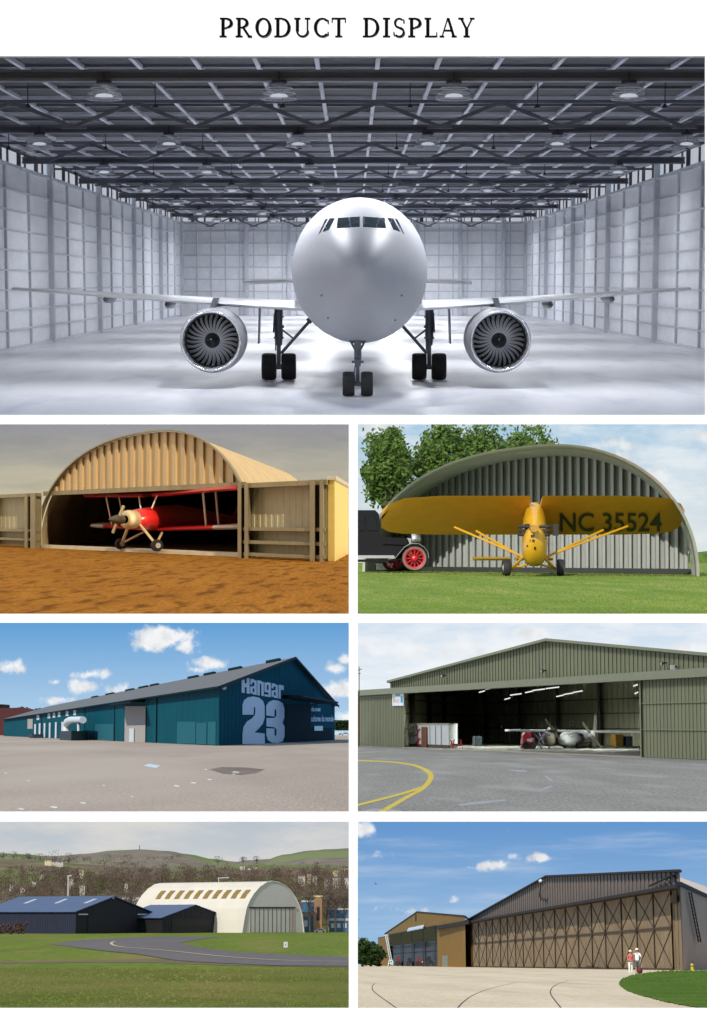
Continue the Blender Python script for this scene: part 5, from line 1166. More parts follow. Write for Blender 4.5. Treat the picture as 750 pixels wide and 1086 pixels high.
# hills: terrain rising to the skyline, in three ridges of their own distance
def ridge(prof, Y0, Y1, zb0, name, mat, n=60, curve=1.0):
    """ground rising from Y0 to a crest at Y1 whose height follows the skyline seen at Y1, then falling behind"""
    xs = [-60 + 433 * i / n for i in range(n + 1)]; rows = []
    def top(x):
        for (xa, ya), (xb, yb) in zip(prof, prof[1:]):
            if xa <= x <= xb: t = (x - xa) / (xb - xa); t = t * t * (3 - 2 * t); return ya + (yb - ya) * t
        return prof[-1][1]
    r_ = random.Random(4)
    m = MB(); K = 14
    for j in range(K + 3):
        t = j / K
        row = []
        for x in xs:
            if j <= K:
                Yq = Y0 + (Y1 - Y0) * t; yy = zb0 + (top(x) - zb0) * (t ** curve); q = d.at(x, yy, Yq)
            else: Yq = Y1 + (j - K) * 30; q = d.at(x, top(x) + (j - K) * 9, Yq)
            row.append(q + Vector((0, 0, r_.uniform(-.2, .2))))
        rows.append(row)
    m.loft(rows, closed=False, cap=False); return m.build(name, mat, d=d, loc=(0, Y0, 0), kind='structure', smooth=True, normals=False)
m_hillA = pm('far hill heath with painted haze', srgb(116, 112, 104), col2=srgb(140, 130, 116), rough=.95, ns=.006, fine=.2, fs=.04, spots=(srgb(120, 134, 92), .007, .52, .58), spec=.05)  # heath lightened so its colour carries the distant haze
m_hillB = pm('hillside fields', srgb(104, 94, 82), col2=srgb(130, 116, 98), rough=.95, ns=.012, fine=.2, fs=.08, spots=(srgb(114, 130, 78), .010, .5, .56), spec=.05)
ridge([(-60, 903), (0, 905), (60, 908), (90, 905.5), (120, 902), (150, 901), (178, 902.5), (200, 906), (225, 911), (250, 914), (290, 914), (373, 914)], 1500, 3300, 977, 'hill', m_hillA)
ridge([(-60, 925), (200, 920), (245, 915), (262, 912.5), (285, 911), (300, 906.5), (330, 902), (350, 900.5), (373, 899.5)], 1450, 3000, 977, 'far_hill', m_hillA, curve=.9)
ridge([(-60, 913), (0, 911), (40, 912), (90, 917), (140, 920), (200, 921), (250, 918), (300, 917), (373, 919)], 900, 1900, 980, 'hillside', m_hillB, curve=.8)
# bare winter woods: one brown mass of twiggy crowns
m_twig = leaf_mat('bare twigs', srgb(78, 64, 57), srgb(126, 106, 93), .04)
m_wood2 = leaf_mat('evergreen mass', srgb(54, 62, 38), srgb(92, 98, 52), .05)
def surfY(py):
    if py > 980.9: return 8000 / (py - 972)
    return 900 + 1000 * min(1, ((980 - min(py, 980)) / 62)) ** 1.25
r = random.Random(11); m = MB(); m2 = MB()
def clump(m, px_, py_base, Y, hpx, wpx, n, r, sz=1.0, lean=.35):
    k = Y / F; c = d.at(px_, py_base, Y)
    for i in range(n):
        t = r.random(); w_ = wpx * k * (1 - abs(t - .55) * 1.1); p = c + Vector((r.gauss(0, .42) * w_, r.gauss(0, .4) * w_, t * hpx * k))
        a = Vector((r.gauss(0, lean), r.gauss(0, lean), 1)).normalized() * k * sz * r.uniform(.7, 2.0); b = a.orthogonal().normalized() * k * sz * r.uniform(.15, .4)
        b = Matrix.Rotation(r.uniform(0, 6.28), 3, a) @ b
        m.add([p - a, p - b, p + a, p + b], [(0, 1, 2, 3)])
for i in range(1150):
    x = r.uniform(-30, 371); yb = 985 - 52 * (i / 1150) ** 1.0 + r.uniform(-1, 1); Y = surfY(yb)
    clump(m if r.random() > .1 else m2, x, yb, Y, r.uniform(12, 19), r.uniform(7, 11), 100, r, .85)
m.build('winter_wood', m_twig, d=d, kind='stuff', loc=(0, 700, 0), normals=False, label='brown band of bare winter trees filling the slope behind the sheds')
m2.build('evergreen_wood', m_wood2, d=d, kind='stuff', loc=(0, 700, 0), normals=False, label='scattered dark green clumps among the bare winter trees')
r = random.Random(12); m = MB()
for i in range(300):
    x = r.uniform(-30, 372); Y = r.uniform(1300, 1750); clump(m, x, 980 - 62 * ((Y - 900) / 1000) ** .8, Y, r.uniform(5, 9), r.uniform(7, 14), 34, r, .8)
m3 = MB()
for i in range(260):
    x = r.uniform(-30, 372); t_ = r.uniform(.45, .98); top_ = 905 if x < 190 else (914 if x < 290 else 905)
    for q_ in range(3): clump(m if r.random() < .5 else m3, x + q_ * 3.5, 977 + (top_ + 2 - 977) * t_, 1490 + 1650 * t_, r.uniform(2.0, 3.6), r.uniform(3, 6), 16, r, .7)
m3.build('hill_copses', m_wood2, d=d, kind='stuff', loc=(0, 2500, 0), normals=False, label='dark copses dotted over the far hill')
m.build('hillside_hedges', m_twig, d=d, kind='stuff', loc=(0, 1500, 0), normals=False, label='thin brown hedges and copses across the hillside fields')
# skyline and solitary trees one can tell apart
m_tw2 = leaf_mat('dark bare crown', srgb(62, 58, 54), srgb(88, 80, 74), .04)
m_grn6 = leaf_mat('yellow green crown', srgb(96, 108, 52), srgb(128, 134, 64), .04)
def far_tree(px_, yb, yt, wpx, Y, mat, lab, seed, group='single trees on the hills'):
    if yb > 930: Y = surfY(yb)
    k = Y / F; b = d.at(px_, yb, Y); t = thing(d, 'distant_tree', lab, 'tree', b, 0, group); r = random.Random(seed); m = MB()
    clump(m, px_, yb - (yb - yt) * .25, Y, (yb - yt) * .78, wpx, 150, r, .6, lean=.8); m.build('crown', mat, t, normals=False)
    m = MB(); m.tube([b - Vector((0, 0, 1)), d.at(px_, yt + (yb - yt) * .4, Y)], [k * .45, k * .2], 5); m.build('trunk', m_bark, t)
FT = [(15, 912, 903.5, 9, 2000, m_tw2, 'round dark bare tree standing out on the left skyline'), (3, 911, 904.5, 8, 2000, m_tw2, 'low bare tree at the extreme left of the skyline'),
 (30, 912, 905.5, 7, 2000, m_tw2, 'small bare tree just right of the round dark skyline tree'), (43, 914, 905.5, 9, 2000, m_tw2, 'wide bare tree on the skyline above the pale farmhouse'),
 (58, 915, 902.5, 10, 2000, m_tw2, 'tallest bare tree of the left skyline'), (73, 916, 905, 8, 2000, m_tw2, 'last bare tree before the hill begins on the left skyline'),
 (231, 917, 908.5, 7, 2600, m_tw2, 'lone bare tree in the dip between the two hills'), (258, 915, 909, 6, 2600, m_tw2, 'bare tree left of the pair on the saddle between hills'), (272, 915, 908.5, 6, 2600, m_tw2, 'bare tree right of the pair on the saddle between hills'),
 (93, 938, 914, 12, 1250, m_grn6, 'yellow green tree left of its larger green twin above the blue shed'), (108, 940, 916, 18, 1240, m_grn6, 'large yellow green tree above the blue shed ridge'), (123, 936, 916, 13, 1250, m_wood2, 'dark evergreen right of the yellow green trees'),
 (69, 955, 928, 11, 900, m_tw2, 'dark tree just left of the white lighting pole'), (79, 952, 930, 13, 900, m_tw2, 'grey bare tree right behind the white lighting pole')]
for i, a in enumerate(FT): far_tree(*a, seed=60 + i)
for i, (x, yt, lab) in enumerate(((329, 950, 'bare tree between the white hangar and the tan tower'), (347, 948, 'tall bare tree just right of the tan tower'), (356, 952, 'thin bare tree in front of the blue sheds at right'), (365, 950, 'bare tree near the right edge in front of the blue sheds'), (338, 955, 'thin bare tree in front of the tan tower'))):
    Y = 480 + i * 6; k = Y / F; b = d.at(x, 988.5, Y); b.z = 0; t = thing(d, 'bare_tree', lab, 'tree', b, 0, 'bare trees by the blue sheds'); r = random.Random(90 + i); m = MB(); tr_ = MB()
    H_ = d.at(x, yt, Y).z
    tr_.tube([b, b + Vector((r.uniform(-.3, .3), 0, H_ * .5)), b + Vector((r.uniform(-.5, .5), 0, H_ * .92))], [.22, .15, .04], 6)
    for j in range(26):
        s0 = r.uniform(.3, .85) * H_; a_ = r.uniform(0, 6.28); l = H_ * r.uniform(.15, .35); p1 = b + Vector((math.cos(a_) * l * .5, math.sin(a_) * l * .5, s0 + l * .7)); tr_.tube([b + Vector((0, 0, s0)), p1], [.07, .02], 4)
        for q_ in range(4): a2 = r.uniform(0, 6.28); m.tube([p1 + (b + Vector((0, 0, s0)) - p1) * r.uniform(0, .7), p1 + Vector((math.cos(a2) * l * .4, math.sin(a2) * l * .4, l * r.uniform(.1, .5)))], [.04, .015], 3)
    tr_.build('trunk', m_bark, t); m.build('twigs', m_tw2, t, normals=False)
# far village houses
m_hw = pm('white render', srgb(190, 186, 178), rough=.8, var=.06); m_hr = pm('dark slate', srgb(92, 84, 80), rough=.8, var=.1); m_hy = pm('cream render', srgb(214, 200, 160), rough=.8, var=.05)
def house(px_, yb, w_, h_, Y, mt, lab, gable=False):
    k = Y / F; b = d.at(px_, yb, Y); t = thing(d, 'distant_house', lab, 'house', b, 0, 'houses scattered on the wooded hillside'); W = w_ * k; H_ = h_ * k * .62; T_ = h_ * k
    m = MB(); m.box(b.x - W / 2, b.x + W / 2, Y, Y + W * .6, b.z - 9 * k, b.z + H_); wl = m.build('wall', mt, t)
    m = MB(); m.add([(b.x - W * .54, Y - .3, b.z + H_), (b.x + W * .54, Y - .3, b.z + H_), (b.x + W * .54, Y + W * .66, b.z + H_), (b.x - W * .54, Y + W * .66, b.z + H_), (b.x - W * .5, Y + W * .3, b.z + T_), (b.x + W * .5, Y + W * .3, b.z + T_)], [(0, 1, 5, 4), (2, 3, 4, 5), (0, 4, 3), (1, 2, 5), (0, 3, 2, 1)]); m.build('roof', m_hr, t)
    for u in (-.25, .25):
        m = MB(); m.box(b.x + u * W - W * .06, b.x + u * W + W * .06, Y - .12, Y - .02, b.z + H_ * .35, b.z + H_ * .75); m.build('window', m_cock, wl)
HS = [(51, 914.5, 7, 4, m_hy, 'cream farmhouse high on the left slope under the skyline'), (61, 915.5, 12, 3, m_hw, 'long pale barn beside the cream farmhouse on the left slope'),
 (12, 939, 4, 3, m_hw, 'small white house low at the far left among bare trees'), (24, 943, 5, 3, m_hw, 'white house left of centre of the left wood'), (36, 936, 4, 3, m_hw, 'small white house above the first skylight of the blue shed'), (44, 929, 4, 2.6, m_hw, 'tiny white house halfway up the left slope'),
 (76, 934, 5, 3.4, m_hw, 'white house above right of the lighting pole'), (87, 941, 6, 3.4, m_hw, 'pale house right of the lighting pole'), (86, 923.5, 5, 2.6, m_hy, 'cream house left of the yellow green trees'),
 (103, 954, 10, 6, m_hw, 'white terrace just behind the peak of the blue shed'), (117, 953, 9, 6, m_hw, 'second white terrace right of the blue shed peak'), (131, 954, 11, 6.5, m_hw, 'third white terrace along the wood edge'), (146, 954, 11, 7, m_hw, 'fourth white terrace nearest the white hangar'), 
 (134, 938, 3.5, 2.5, m_hw, 'tiny white house above the third terrace'), (158, 948, 8, 5, m_hw, 'pale house peeping out left of the white hangar roof'),
 (257, 919.5, 5, 2.6, m_hw, 'white cottage in the left of the middle village'), (264, 922, 6, 3, m_hw, 'white cottage at the centre of the middle village'), (271, 920, 4, 2.6, m_hw, 'white cottage in the right of the middle village'),
 (320, 931, 7, 4, m_hw, 'white house at the left of the right hand village'), (328, 928, 4, 3, m_hy, 'cream house above the left of the right hand village'), (334, 930.5, 5, 3.4, m_hw, 'white house in the middle of the right hand village'), (347, 935, 6, 4, m_hw, 'low white house below the right hand village'),
 (357, 934, 8, 5, m_hw, 'large white house near the right edge of the village'), (356, 925, 6, 3.4, m_hy, 'cream house above the large white one'), (366, 922, 6, 3, m_hw, 'white house highest at the right edge'), (368, 933, 5, 3.6, m_hw, 'last white house at the right edge of the village')]
for a in HS: house(a[0], a[1], a[2], a[3] * (.6 if a[1] > 946 else .8), surfY(a[1] + 8) - 30 if a[1] > 922 else 1800, a[4], a[5])
# mast and lighting pole
m_pale6 = pm('pale galvanised pole', srgb(190, 192, 190), rough=.5, var=.05)
po = thing(d, 'lighting_pole', 'pale lighting pole with short arm rising behind the blue shed', 'lamp post', d.at(72.5, 975, 520)); 
m = MB(); m.tube([Vector((d.at(72.5, 975, 520).x, 520, 0)), d.at(72.5, 929, 520)], .22, 6); m.build('pole', m_pale6, po); m = MB(); m.tube([d.at(71.5, 929.5, 520), d.at(76, 928.8, 520)], .2, 6); m.build('arm', m_pale6, po)
po = thing(d, 'flood_mast', 'short mast with long lamp head behind the white hangar ridge', 'lamp post', d.at(232, 975, 560)); m = MB(); m.tube([Vector((d.at(232, 975, 560).x, 560, 0)), d.at(232, 931.5, 560)], .14, 6); m.build('pole', m_pale6, po); m = MB(); m.tube([d.at(231, 931.5, 560), d.at(243, 931, 560)], .16, 6); m.build('lamp_head', m_pale6, po)
po = thing(d, 'radio_mast', 'thin radio mast on the top of the left hill', 'mast', d.at(148, 902, 3290)); m = MB(); m.tube([d.at(148, 903, 3290), d.at(148, 896.5, 3290)], .6, 5); m.build('mast', m_frdark, po)
# blue shed one
m_navy = pm('navy sheet wall', srgb(44, 50, 70), rough=.6, var=.1, ns=.4, scale=(1, 1, .3), spec=.2); m_navy2 = pm('dark navy gable sheet', srgb(36, 38, 48), rough=.65, var=.1, spec=.2); m_broof = pm('blue sheet roof', srgb(70, 94, 132), rough=.5, var=.07, ns=.3, spec=.3)
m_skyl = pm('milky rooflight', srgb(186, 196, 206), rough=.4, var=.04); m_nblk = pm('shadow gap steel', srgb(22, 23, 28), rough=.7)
def shed(name, lab, c, rgt, far, eave_y, apex, L_a, mats, doors, lights, far_px):
    C0 = d.g(*c); CR = d.g(*rgt); fr = Frame(C0, (CR - C0) / 18, (0, 1, 0), d)
    FL = d.at(far_px, far, C0.y + 14); FL.z = 0
    fr.e2 = (FL - C0) / 24; ze = fr.pix(c[0], eave_y)[1]; aA, zA = fr.pix(*apex)
    t = thing(d, name, lab, 'shed', fr.P(9, 0, 0))
    m = MB(); m.corr(fr, 0, 18, 0, lambda a: ze + (zA - ze) * (a / aA if a < aA else (18 - a) / (18 - aA)), b=0, pitch=.5, depth=.05); m.build('gable_wall', mats[1], t, normals=False)
    fs_ = Frame(C0, fr.e2, fr.e1, d); m = MB(); m.corr(fs_, 0, 24, 0, ze, b=0, pitch=.45, depth=.05); m.build('side_wall', mats[0], t, normals=False)
    fs_ = Frame(fr.P(18, 0, 0), fr.e2, fr.e1, d); m = MB(); m.corr(fs_, 0, 24, 0, ze, b=0, pitch=.6, depth=.04); m.build('side_wall', mats[0], t, normals=False)
    m = MB()
    for a_, z_, a2, z2 in ((-.5, ze - .1, aA, zA), (aA, zA, 18.5, ze - .1)): m.hexa([fr.P(a_, -.4, z_), fr.P(a2, -.4, z2), fr.P(a2, 24.3, z2), fr.P(a_, 24.3, z_), fr.P(a_, -.4, z_ + .15), fr.P(a2, -.4, z2 + .15), fr.P(a2, 24.3, z2 + .15), fr.P(a_, 24.3, z_ + .15)])
    rf = m.build('roof', mats[2], t)
    for b_ in lights:
        f0, f1 = .22, .8; m = MB(); m.add([fr.P(aA * f0, b_ - .45, ze + (zA - ze) * f0 + .2), fr.P(aA * f1, b_ - .45, ze + (zA - ze) * f1 + .2), fr.P(aA * f1, b_ + .45, ze + (zA - ze) * f1 + .2), fr.P(aA * f0, b_ + .45, ze + (zA - ze) * f0 + .2)], [(0, 1, 2, 3)]); m.build('rooflight', m_skyl, rf)
    for q in doors: rectp(fr, *q[:4], -.06, .1).build(q[4], q[5], t)
    return fr, t, ze, zA
fr, t, ze, zA = shed('blue_shed', 'blue roofed navy shed at the left with three milky rooflights', (80, 990.4), (158, 989.4), 988.6, 967, (120, 951), 0, (m_navy, m_navy2, m_broof),
    [(93, 970.5, 144, 989.8, 'sliding_door', m_navy2), (94, 970.5, 94.6, 989.8, 'door_joint', m_nblk), (107, 970.5, 107.5, 989.8, 'door_joint', m_nblk), (126, 970.5, 126.5, 989.8, 'door_joint', m_nblk), (83, 969.2, 93, 970.4, 'track_rail', m_skyl), (146, 969.2, 156.5, 970.4, 'track_rail', m_skyl), (119, 951.8, 121, 953.2, 'ridge_lamp', m_skyl)], (2.6, 10, 18), -20)
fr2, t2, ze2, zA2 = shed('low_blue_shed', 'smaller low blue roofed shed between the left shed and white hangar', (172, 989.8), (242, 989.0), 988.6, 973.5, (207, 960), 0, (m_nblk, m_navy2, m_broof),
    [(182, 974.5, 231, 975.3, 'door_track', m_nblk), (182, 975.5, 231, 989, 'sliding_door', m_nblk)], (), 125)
bhd = thing(d, 'rubble_bank', 'rusty brown scrap heap against the left wall of the blue shed', 'scrap heap', d.g(13, 991)); r = random.Random(8); m = MB(); c = d.g(13, 991.3)
for i in range(70): p = Vector((c.x + r.uniform(-3.0, 3.0), c.y + r.uniform(-2, 2), r.uniform(.2, 2.2))); s_ = r.uniform(.25, .6); m.beam(p, p + Vector((r.gauss(0, s_), r.gauss(0, s_), r.uniform(.2, s_ * 2))), .3, .3)
m.build('scrap', pm('rusty brown scrap', srgb(78, 56, 46), rough=.9, var=.35, ns=2), bhd)
# white arched hangar
m_w6 = pm('cream white sheet', srgb(214, 210, 198), rough=.6, var=.05, ns=.2, scale=(1, 1, .3)); m_w6f = pm('grey white end sheet', srgb(188, 187, 182), rough=.6, var=.05, ns=.3); m_ochre = pm('ochre rooflight', srgb(136, 112, 52), rough=.5, var=.1)
C0 = d.g(256.4, 989.4); CR = d.g(321.8, 989.0); fr = Frame(C0, (CR - C0) / 20, (0, 1, 0), d); FL = d.at(138, 985, C0.y + 24); FL.z = 0; fr.e2 = (FL - C0) / 40
pp = [fr.pix(x, y) for x, y in ((256.4, 989.4), (258.5, 976), (261, 963.5), (264.5, 955), (268.6, 948.3), (275, 941), (282.5, 936), (288.5, 934.8), (295.2, 936), (301.5, 939.5), (306.6, 943.6), (311.5, 950), (315.5, 957.5), (318, 964), (319.6, 970), (321, 980), (321.8, 989))]; pp = [(a, max(0, z)) for a, z in pp]; pp[0] = (0, 0); pp[-1] = (20, 0)
wh = thing(d, 'white_hangar', 'large cream white arched hangar with row of ochre rooflights at right', 'hangar', fr.P(10, 0, 0))
m = MB(); m.poly([fr.P(a, 0, z) for a, z in pp]); m.build('end_wall', m_w6f, wh, normals=False)
m = MB(); m.poly([fr.P(a, 40, z) for a, z in pp]); m.build('rear_wall', m_w6f, wh, normals=False)
m = MB(); m.loft([[fr.P(a, b, z) for a, z in pp] for b in (-.25, 10, 20, 30, 40)], closed=False, cap=False); vl = m.build('roof_shell', m_w6, wh, normals=False)
m = MB(); m.loft([[fr.P(10 + (a - 10) * k, b, z * k) for a, z in pp] for k, b in ((1.0, -.3), (1.012, -.3), (1.012, .3))], closed=False, cap=False); m.build('verge', m_w6, wh, normals=False)
def shellz(a):
    for (a0_, z0_), (a1_, z1_) in zip(pp, pp[1:]):
        if a0_ <= a <= a1_ and a1_ > a0_: return z0_ + (z1_ - z0_) * (a - a0_) / (a1_ - a0_)
    return pp[0][1]
for i in range(10):
    cx = 259.5 - 10.0 * i
    # find the depth whose rooflight shows at cx
    best = None
    for j in range(400):
        b_ = j * .1; x_ = d.px(fr.P(3.4, b_, shellz(3.4) + .05))[0]
        if best is None or abs(x_ - cx) < best[0]: best = (abs(x_ - cx), b_)
    b_ = best[1]
    if best[0] > 3: continue
    m = MB(); st_ = [2.6, 3.0, 3.4, 3.8, 4.2, 4.6]; st_ = sorted(set(st_ + [a for a, z in pp if 2.6 < a < 4.6])); m.loft([[fr.P(a, b_ - .9, shellz(a) + .16), fr.P(a, b_ + .8, shellz(a) + .16)] for a in st_], closed=False, cap=False); m.build('rooflight', m_ochre, vl, normals=False)
rectp(fr, 265, 963.2, 312, 989, -.02, .12).build('sliding_door', m_w6f, wh); rectp(fr, 264.5, 962, 312.5, 963.4, -.02, .35).build('door_head', m_nblk, wh)
for i in range(10): x = 265.6 + i * 4.6; rectp(fr, x, 963.5, x + .55, 989, -.15, .04).build('door_joint', m_frdark, wh)
rectp(fr, 309, 963.5, 311.5, 989, -.15, .03).build('rust_streak_panel', pm('rust stained sheet', srgb(168, 146, 130), rough=.8, var=.12, ns=1), wh)
# right: blue sheds, tan tower, parked van
m_bl = pm('bright blue sheet', srgb(58, 104, 140), rough=.6, var=.12, ns=.8); m_tan = pm('tan brick', srgb(152, 118, 88), rough=.8, var=.15, ns=1)
for nm, lab, x0, x1, yt, Y, mt in (('blue_building', 'bright blue building just right of the white hangar', 320.5, 332, 956, 500, m_bl), ('blue_warehouse', 'long low blue warehouse at the right edge behind bare trees', 349, 372, 964.5, 505, m_bl)):
    p = d.at(x0, 988, Y); q2 = d.at(x1, 988, Y); z_ = d.at(x0, yt, Y).z; t = thing(d, nm, lab, 'building', Vector(((p.x + q2.x) / 2, Y, 0)))
    m = MB(); m.box(p.x, q2.x, Y, Y + 14, 0, z_ * .97); m.build('wall', mt, t); m = MB(); m.box(p.x - .2, q2.x + .2, Y - .3, Y + 14.3, z_ * .97, z_ + .25); m.build('roof', m_skyl, t)
    n_ = int((q2.x - p.x) / 1.6)
    for i in range(n_): m = MB(); x = p.x + .5 + i * 1.6; m.box(x, x + .9, Y - .08, Y - .01, z_ * .18, z_ * .38); m.build('window', m_skyl, t)
    m = MB(); m.box(p.x + .1, q2.x - .1, Y - .1, Y - .02, z_ * .5, z_ * .6); m.build('band', m_tan if nm == 'blue_building' else m_w6f, t)
Y = 498; t = thing(d, 'tan_tower', 'tan brick tower with tall dark opening between the blue buildings', 'tower', d.at(337, 988, Y)); p = d.at(333, 988, Y); q2 = d.at(341.5, 988, Y); z_ = d.at(337, 951.5, Y).z
m = MB(); m.box(p.x, q2.x, Y, Y + 4, 0, z_); m.build('wall', m_tan, t); m = MB(); m.box(p.x - .15, q2.x + .15, Y - .15, Y + 4.1, z_, z_ + .4); m.build('parapet', m_hy, t); m = MB(); m.box(p.x + .7, q2.x - .6, Y - .08, Y - .01, 3, z_ * .72); m.build('opening', m_nblk, t)
small_car(d, 339.5, 989.2, 12, pm('lilac grey car paint', srgb(128, 122, 150), rough=.4), 'lilac grey car parked right of the white hangar in front of the tower')
# taxiway, lines, marker board
m_rd = pm('taxiway tarmac', srgb(104, 101, 104), rough=.9, var=.1, ns=.05, scale=(1, .2, 1), fine=.08, fs=1, spec=.15)
m_pl6 = pm('worn taxi line', srgb(196, 190, 150), rough=.9, var=.1); m_mud = pm('muddy verge', srgb(104, 92, 62), rough=.95, var=.2, ns=.1, scale=(1, .2, 1))
band(d, [(54, 1001.3), (75, 998), (110, 995.6), (150, 994), (200, 993.3), (232, 993.6)], [(54, 1001.8), (75, 1004), (110, 1006), (150, 1001), (190, 996.5), (232, 994.6)], m_rd, 'taxiway', z=.03)
band(d, [(108, 1000), (150, 998.5), (185, 999.5), (205, 1003.5), (240, 1008.5), (300, 1012.3), (373, 1015)], [(75, 1004), (110, 1008.3), (150, 1012.5), (190, 1018.6), (240, 1021.6), (300, 1024), (373, 1024.5)], m_rd, 'taxiway', z=.06)
band(d, [(143, 993.9), (185, 993.4), (230, 993.3)], [(108, 1002), (150, 1000), (185, 1001)], m_rd, 'taxiway', z=.045)
band(d, [(-60, 1020), (90, 1018.5), (160, 1017), (200, 1019.5), (260, 1022.8), (373, 1024.3)], [(-60, 1022.4), (90, 1021), (160, 1021), (200, 1022.4), (260, 1024.4), (373, 1026)], m_mud, 'verge', z=.02)
ribbon(d, smooth([(122, 998.3), (118, 1000), (121, 1002.6), (132, 1004.5), (152, 1006), (185, 1008.8), (240, 1014.5), (300, 1018.3), (373, 1019.6)]), .4, m_pl6, 'taxiway_line', z=.1)
mk = thing(d, 'marker_board', 'small white marker board standing on the grass below the white hangar', 'marker', d.g(303, 1006.5)); p = d.g(303, 1006.5); z_ = d.at(303, 999, p.y).z; k = p.y / F
m = MB(); m.box(p.x - 2.1 * k, p.x + 2.1 * k, p.y, p.y + .1, .15, z_); m.build('board', m_shutw, mk); m = MB(); m.box(p.x - .3 * k, p.x + .3 * k, p.y - .02, p.y, z_ * .45, z_ * .75); m.build('mark', m_frdark, mk)
for s_ in (-1.5, 1.5): m = MB(); m.box(p.x + s_ * k - .05, p.x + s_ * k + .05, p.y + .02, p.y + .08, 0, .2); m.build('leg', m_frdark, mk)
tm = leaf_mat('long pale grass', (.11, .15, .03), (.26, .24, .09), .05); r = random.Random(21); m = MB()
for i in range(9000):
    p = d.g(r.uniform(-10, 373), 1028 + 44 * r.random()); s_ = p.y * .0006; h_ = s_ * r.uniform(1.0, 2.4); l = r.uniform(-1, 1) * s_; m.add([p + Vector((-s_, 0, 0)), p + Vector((s_, 0, 0)), p + Vector((l, 0, h_))], [(0, 1, 2)])
m.build('grass', tm, d=d, kind='stuff', loc=(-10, 120, 0), normals=False)
sun(d, -40, 30, 3.0, (1, .93, .84))
link_sun(d)
# ================================================================== 7: brown hangars with braced doors, people on the apron
d = d7 = Dio('brown hangars', 1022, .8, 33, 900)
m_con7 = pm('sandy concrete apron', srgb(186, 166, 138), col2=srgb(204, 186, 160), rough=.9, ns=.35, scale=(1, .12, 1), fine=.1, fs=9, spec=.1, spots=(srgb(170, 150, 122), .25, .55, .75))
ground(d, 376.5, 810, 1073, m_con7, name='apron')
s7 = sky_mat('deep blue summer sky', d, 900, [(870, (100, 150, 206)), (920, (128, 172, 216)), (970, (158, 194, 226)), (1022, (186, 210, 232))],
    [(515, 918, 28, 7, .85), (500, 920, 14, 4, .6), (575, 910, 17, 7, .85), (383, 880, 16, 14, .9), (395, 908, 20, 7, .5), (545, 908, 9, 4, .3), (420, 965, 26, 5, .35), (480, 956, 16, 4, .3)],
    wisps=((196, 212, 232), .004, .04, .45, .78, .75, .12), ccol=(.86, .87, .9), nscale=.035)
skybox(d, 376.5, 810, 868, s7, emat('blue sky overhead south', srgb(150, 188, 226), .85), Yf=33)
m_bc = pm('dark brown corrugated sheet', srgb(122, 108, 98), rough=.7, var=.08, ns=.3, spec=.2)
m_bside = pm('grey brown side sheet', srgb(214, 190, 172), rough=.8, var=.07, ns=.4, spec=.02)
m_bdoor = pm('weathered tan door', srgb(142, 122, 95), rough=.75, var=.2, ns=.6, scale=(1, 1, .4), fine=.06, fs=6, spec=.15, spots=(srgb(136, 104, 66), .5, .55, .72))
m_brc = pm('dark brace steel', srgb(84, 70, 56), rough=.7, var=.1, spec=.1); m_bbk = pm('dark roof edge', srgb(56, 50, 48), rough=.7, var=.1, spec=.1)
m_och = pm('ochre sheet', srgb(140, 106, 48), rough=.7, var=.14, ns=.8, scale=(1, 1, .4), spec=.15)
VP = d.g(232, 1022.02); C1 = d.g(722, 1029.1); C0 = d.g(502, 1025.85)
e1 = (C1 - C0) / 60; fr = Frame(C0, e1, Vector(((892 - 375) / 2000, 1, 0)) * 4, d); P7 = fr.pix
A = lambda x: P7(x, 1015)[0]
zh = (P7(502, 979)[1] + P7(722, 941.5)[1]) / 2; zhu = zh + .9
ap_ = P7(580, 930.5); tr2 = P7(722, 925); al = P7(487.5, 981.5)
zt = (ap_[1] + tr2[1]) / 2
hb7 = thing(d, 'brown_hangar', 'big brown hangar with two tiers of cross braced tan doors', 'hangar', fr.P(30, 0, 0))
aL = al[0]; aR = P7(724, 1000)[0]
ztop = lambda a: al[1] + (ap_[1] - al[1]) * (a - aL) / (ap_[0] - aL) if a < ap_[0] else ap_[1] + (tr2[1] - ap_[1]) * (a - ap_[0]) / (tr2[0] - ap_[0])
m = MB(); m.corr(fr, aL, aR, lambda a: min(zh, ztop(a) - .02), ztop, b=0, pitch=.75, depth=.09); m.build('gable_wall', m_bc, hb7, normals=False)
m = MB()
for a0_, a1_ in ((aL - .3, ap_[0]), (ap_[0], aR + .2)): m.hexa([fr.P(a0_, -.4, ztop(a0_)), fr.P(a1_, -.4, ztop(a1_)), fr.P(a1_, 0.3, ztop(a1_)), fr.P(a0_, 0.3, ztop(a0_)), fr.P(a0_, -.4, ztop(a0_) + .28), fr.P(a1_, -.4, ztop(a1_) + .28), fr.P(a1_, .3, ztop(a1_) + .28), fr.P(a0_, .3, ztop(a0_) + .28)])
m.build('roof_edge', m_bbk, hb7)
m = MB(); m.fbox(fr, A(468), aR, -1.5, -.05, zh - .15, zh + .25); m.build('door_track', m_bbk, hb7)
m = MB(); m.fbox(fr, aL + 1, aR - .01, .05, .15, 0, zh); m.build('door_backing', m_brc, hb7)
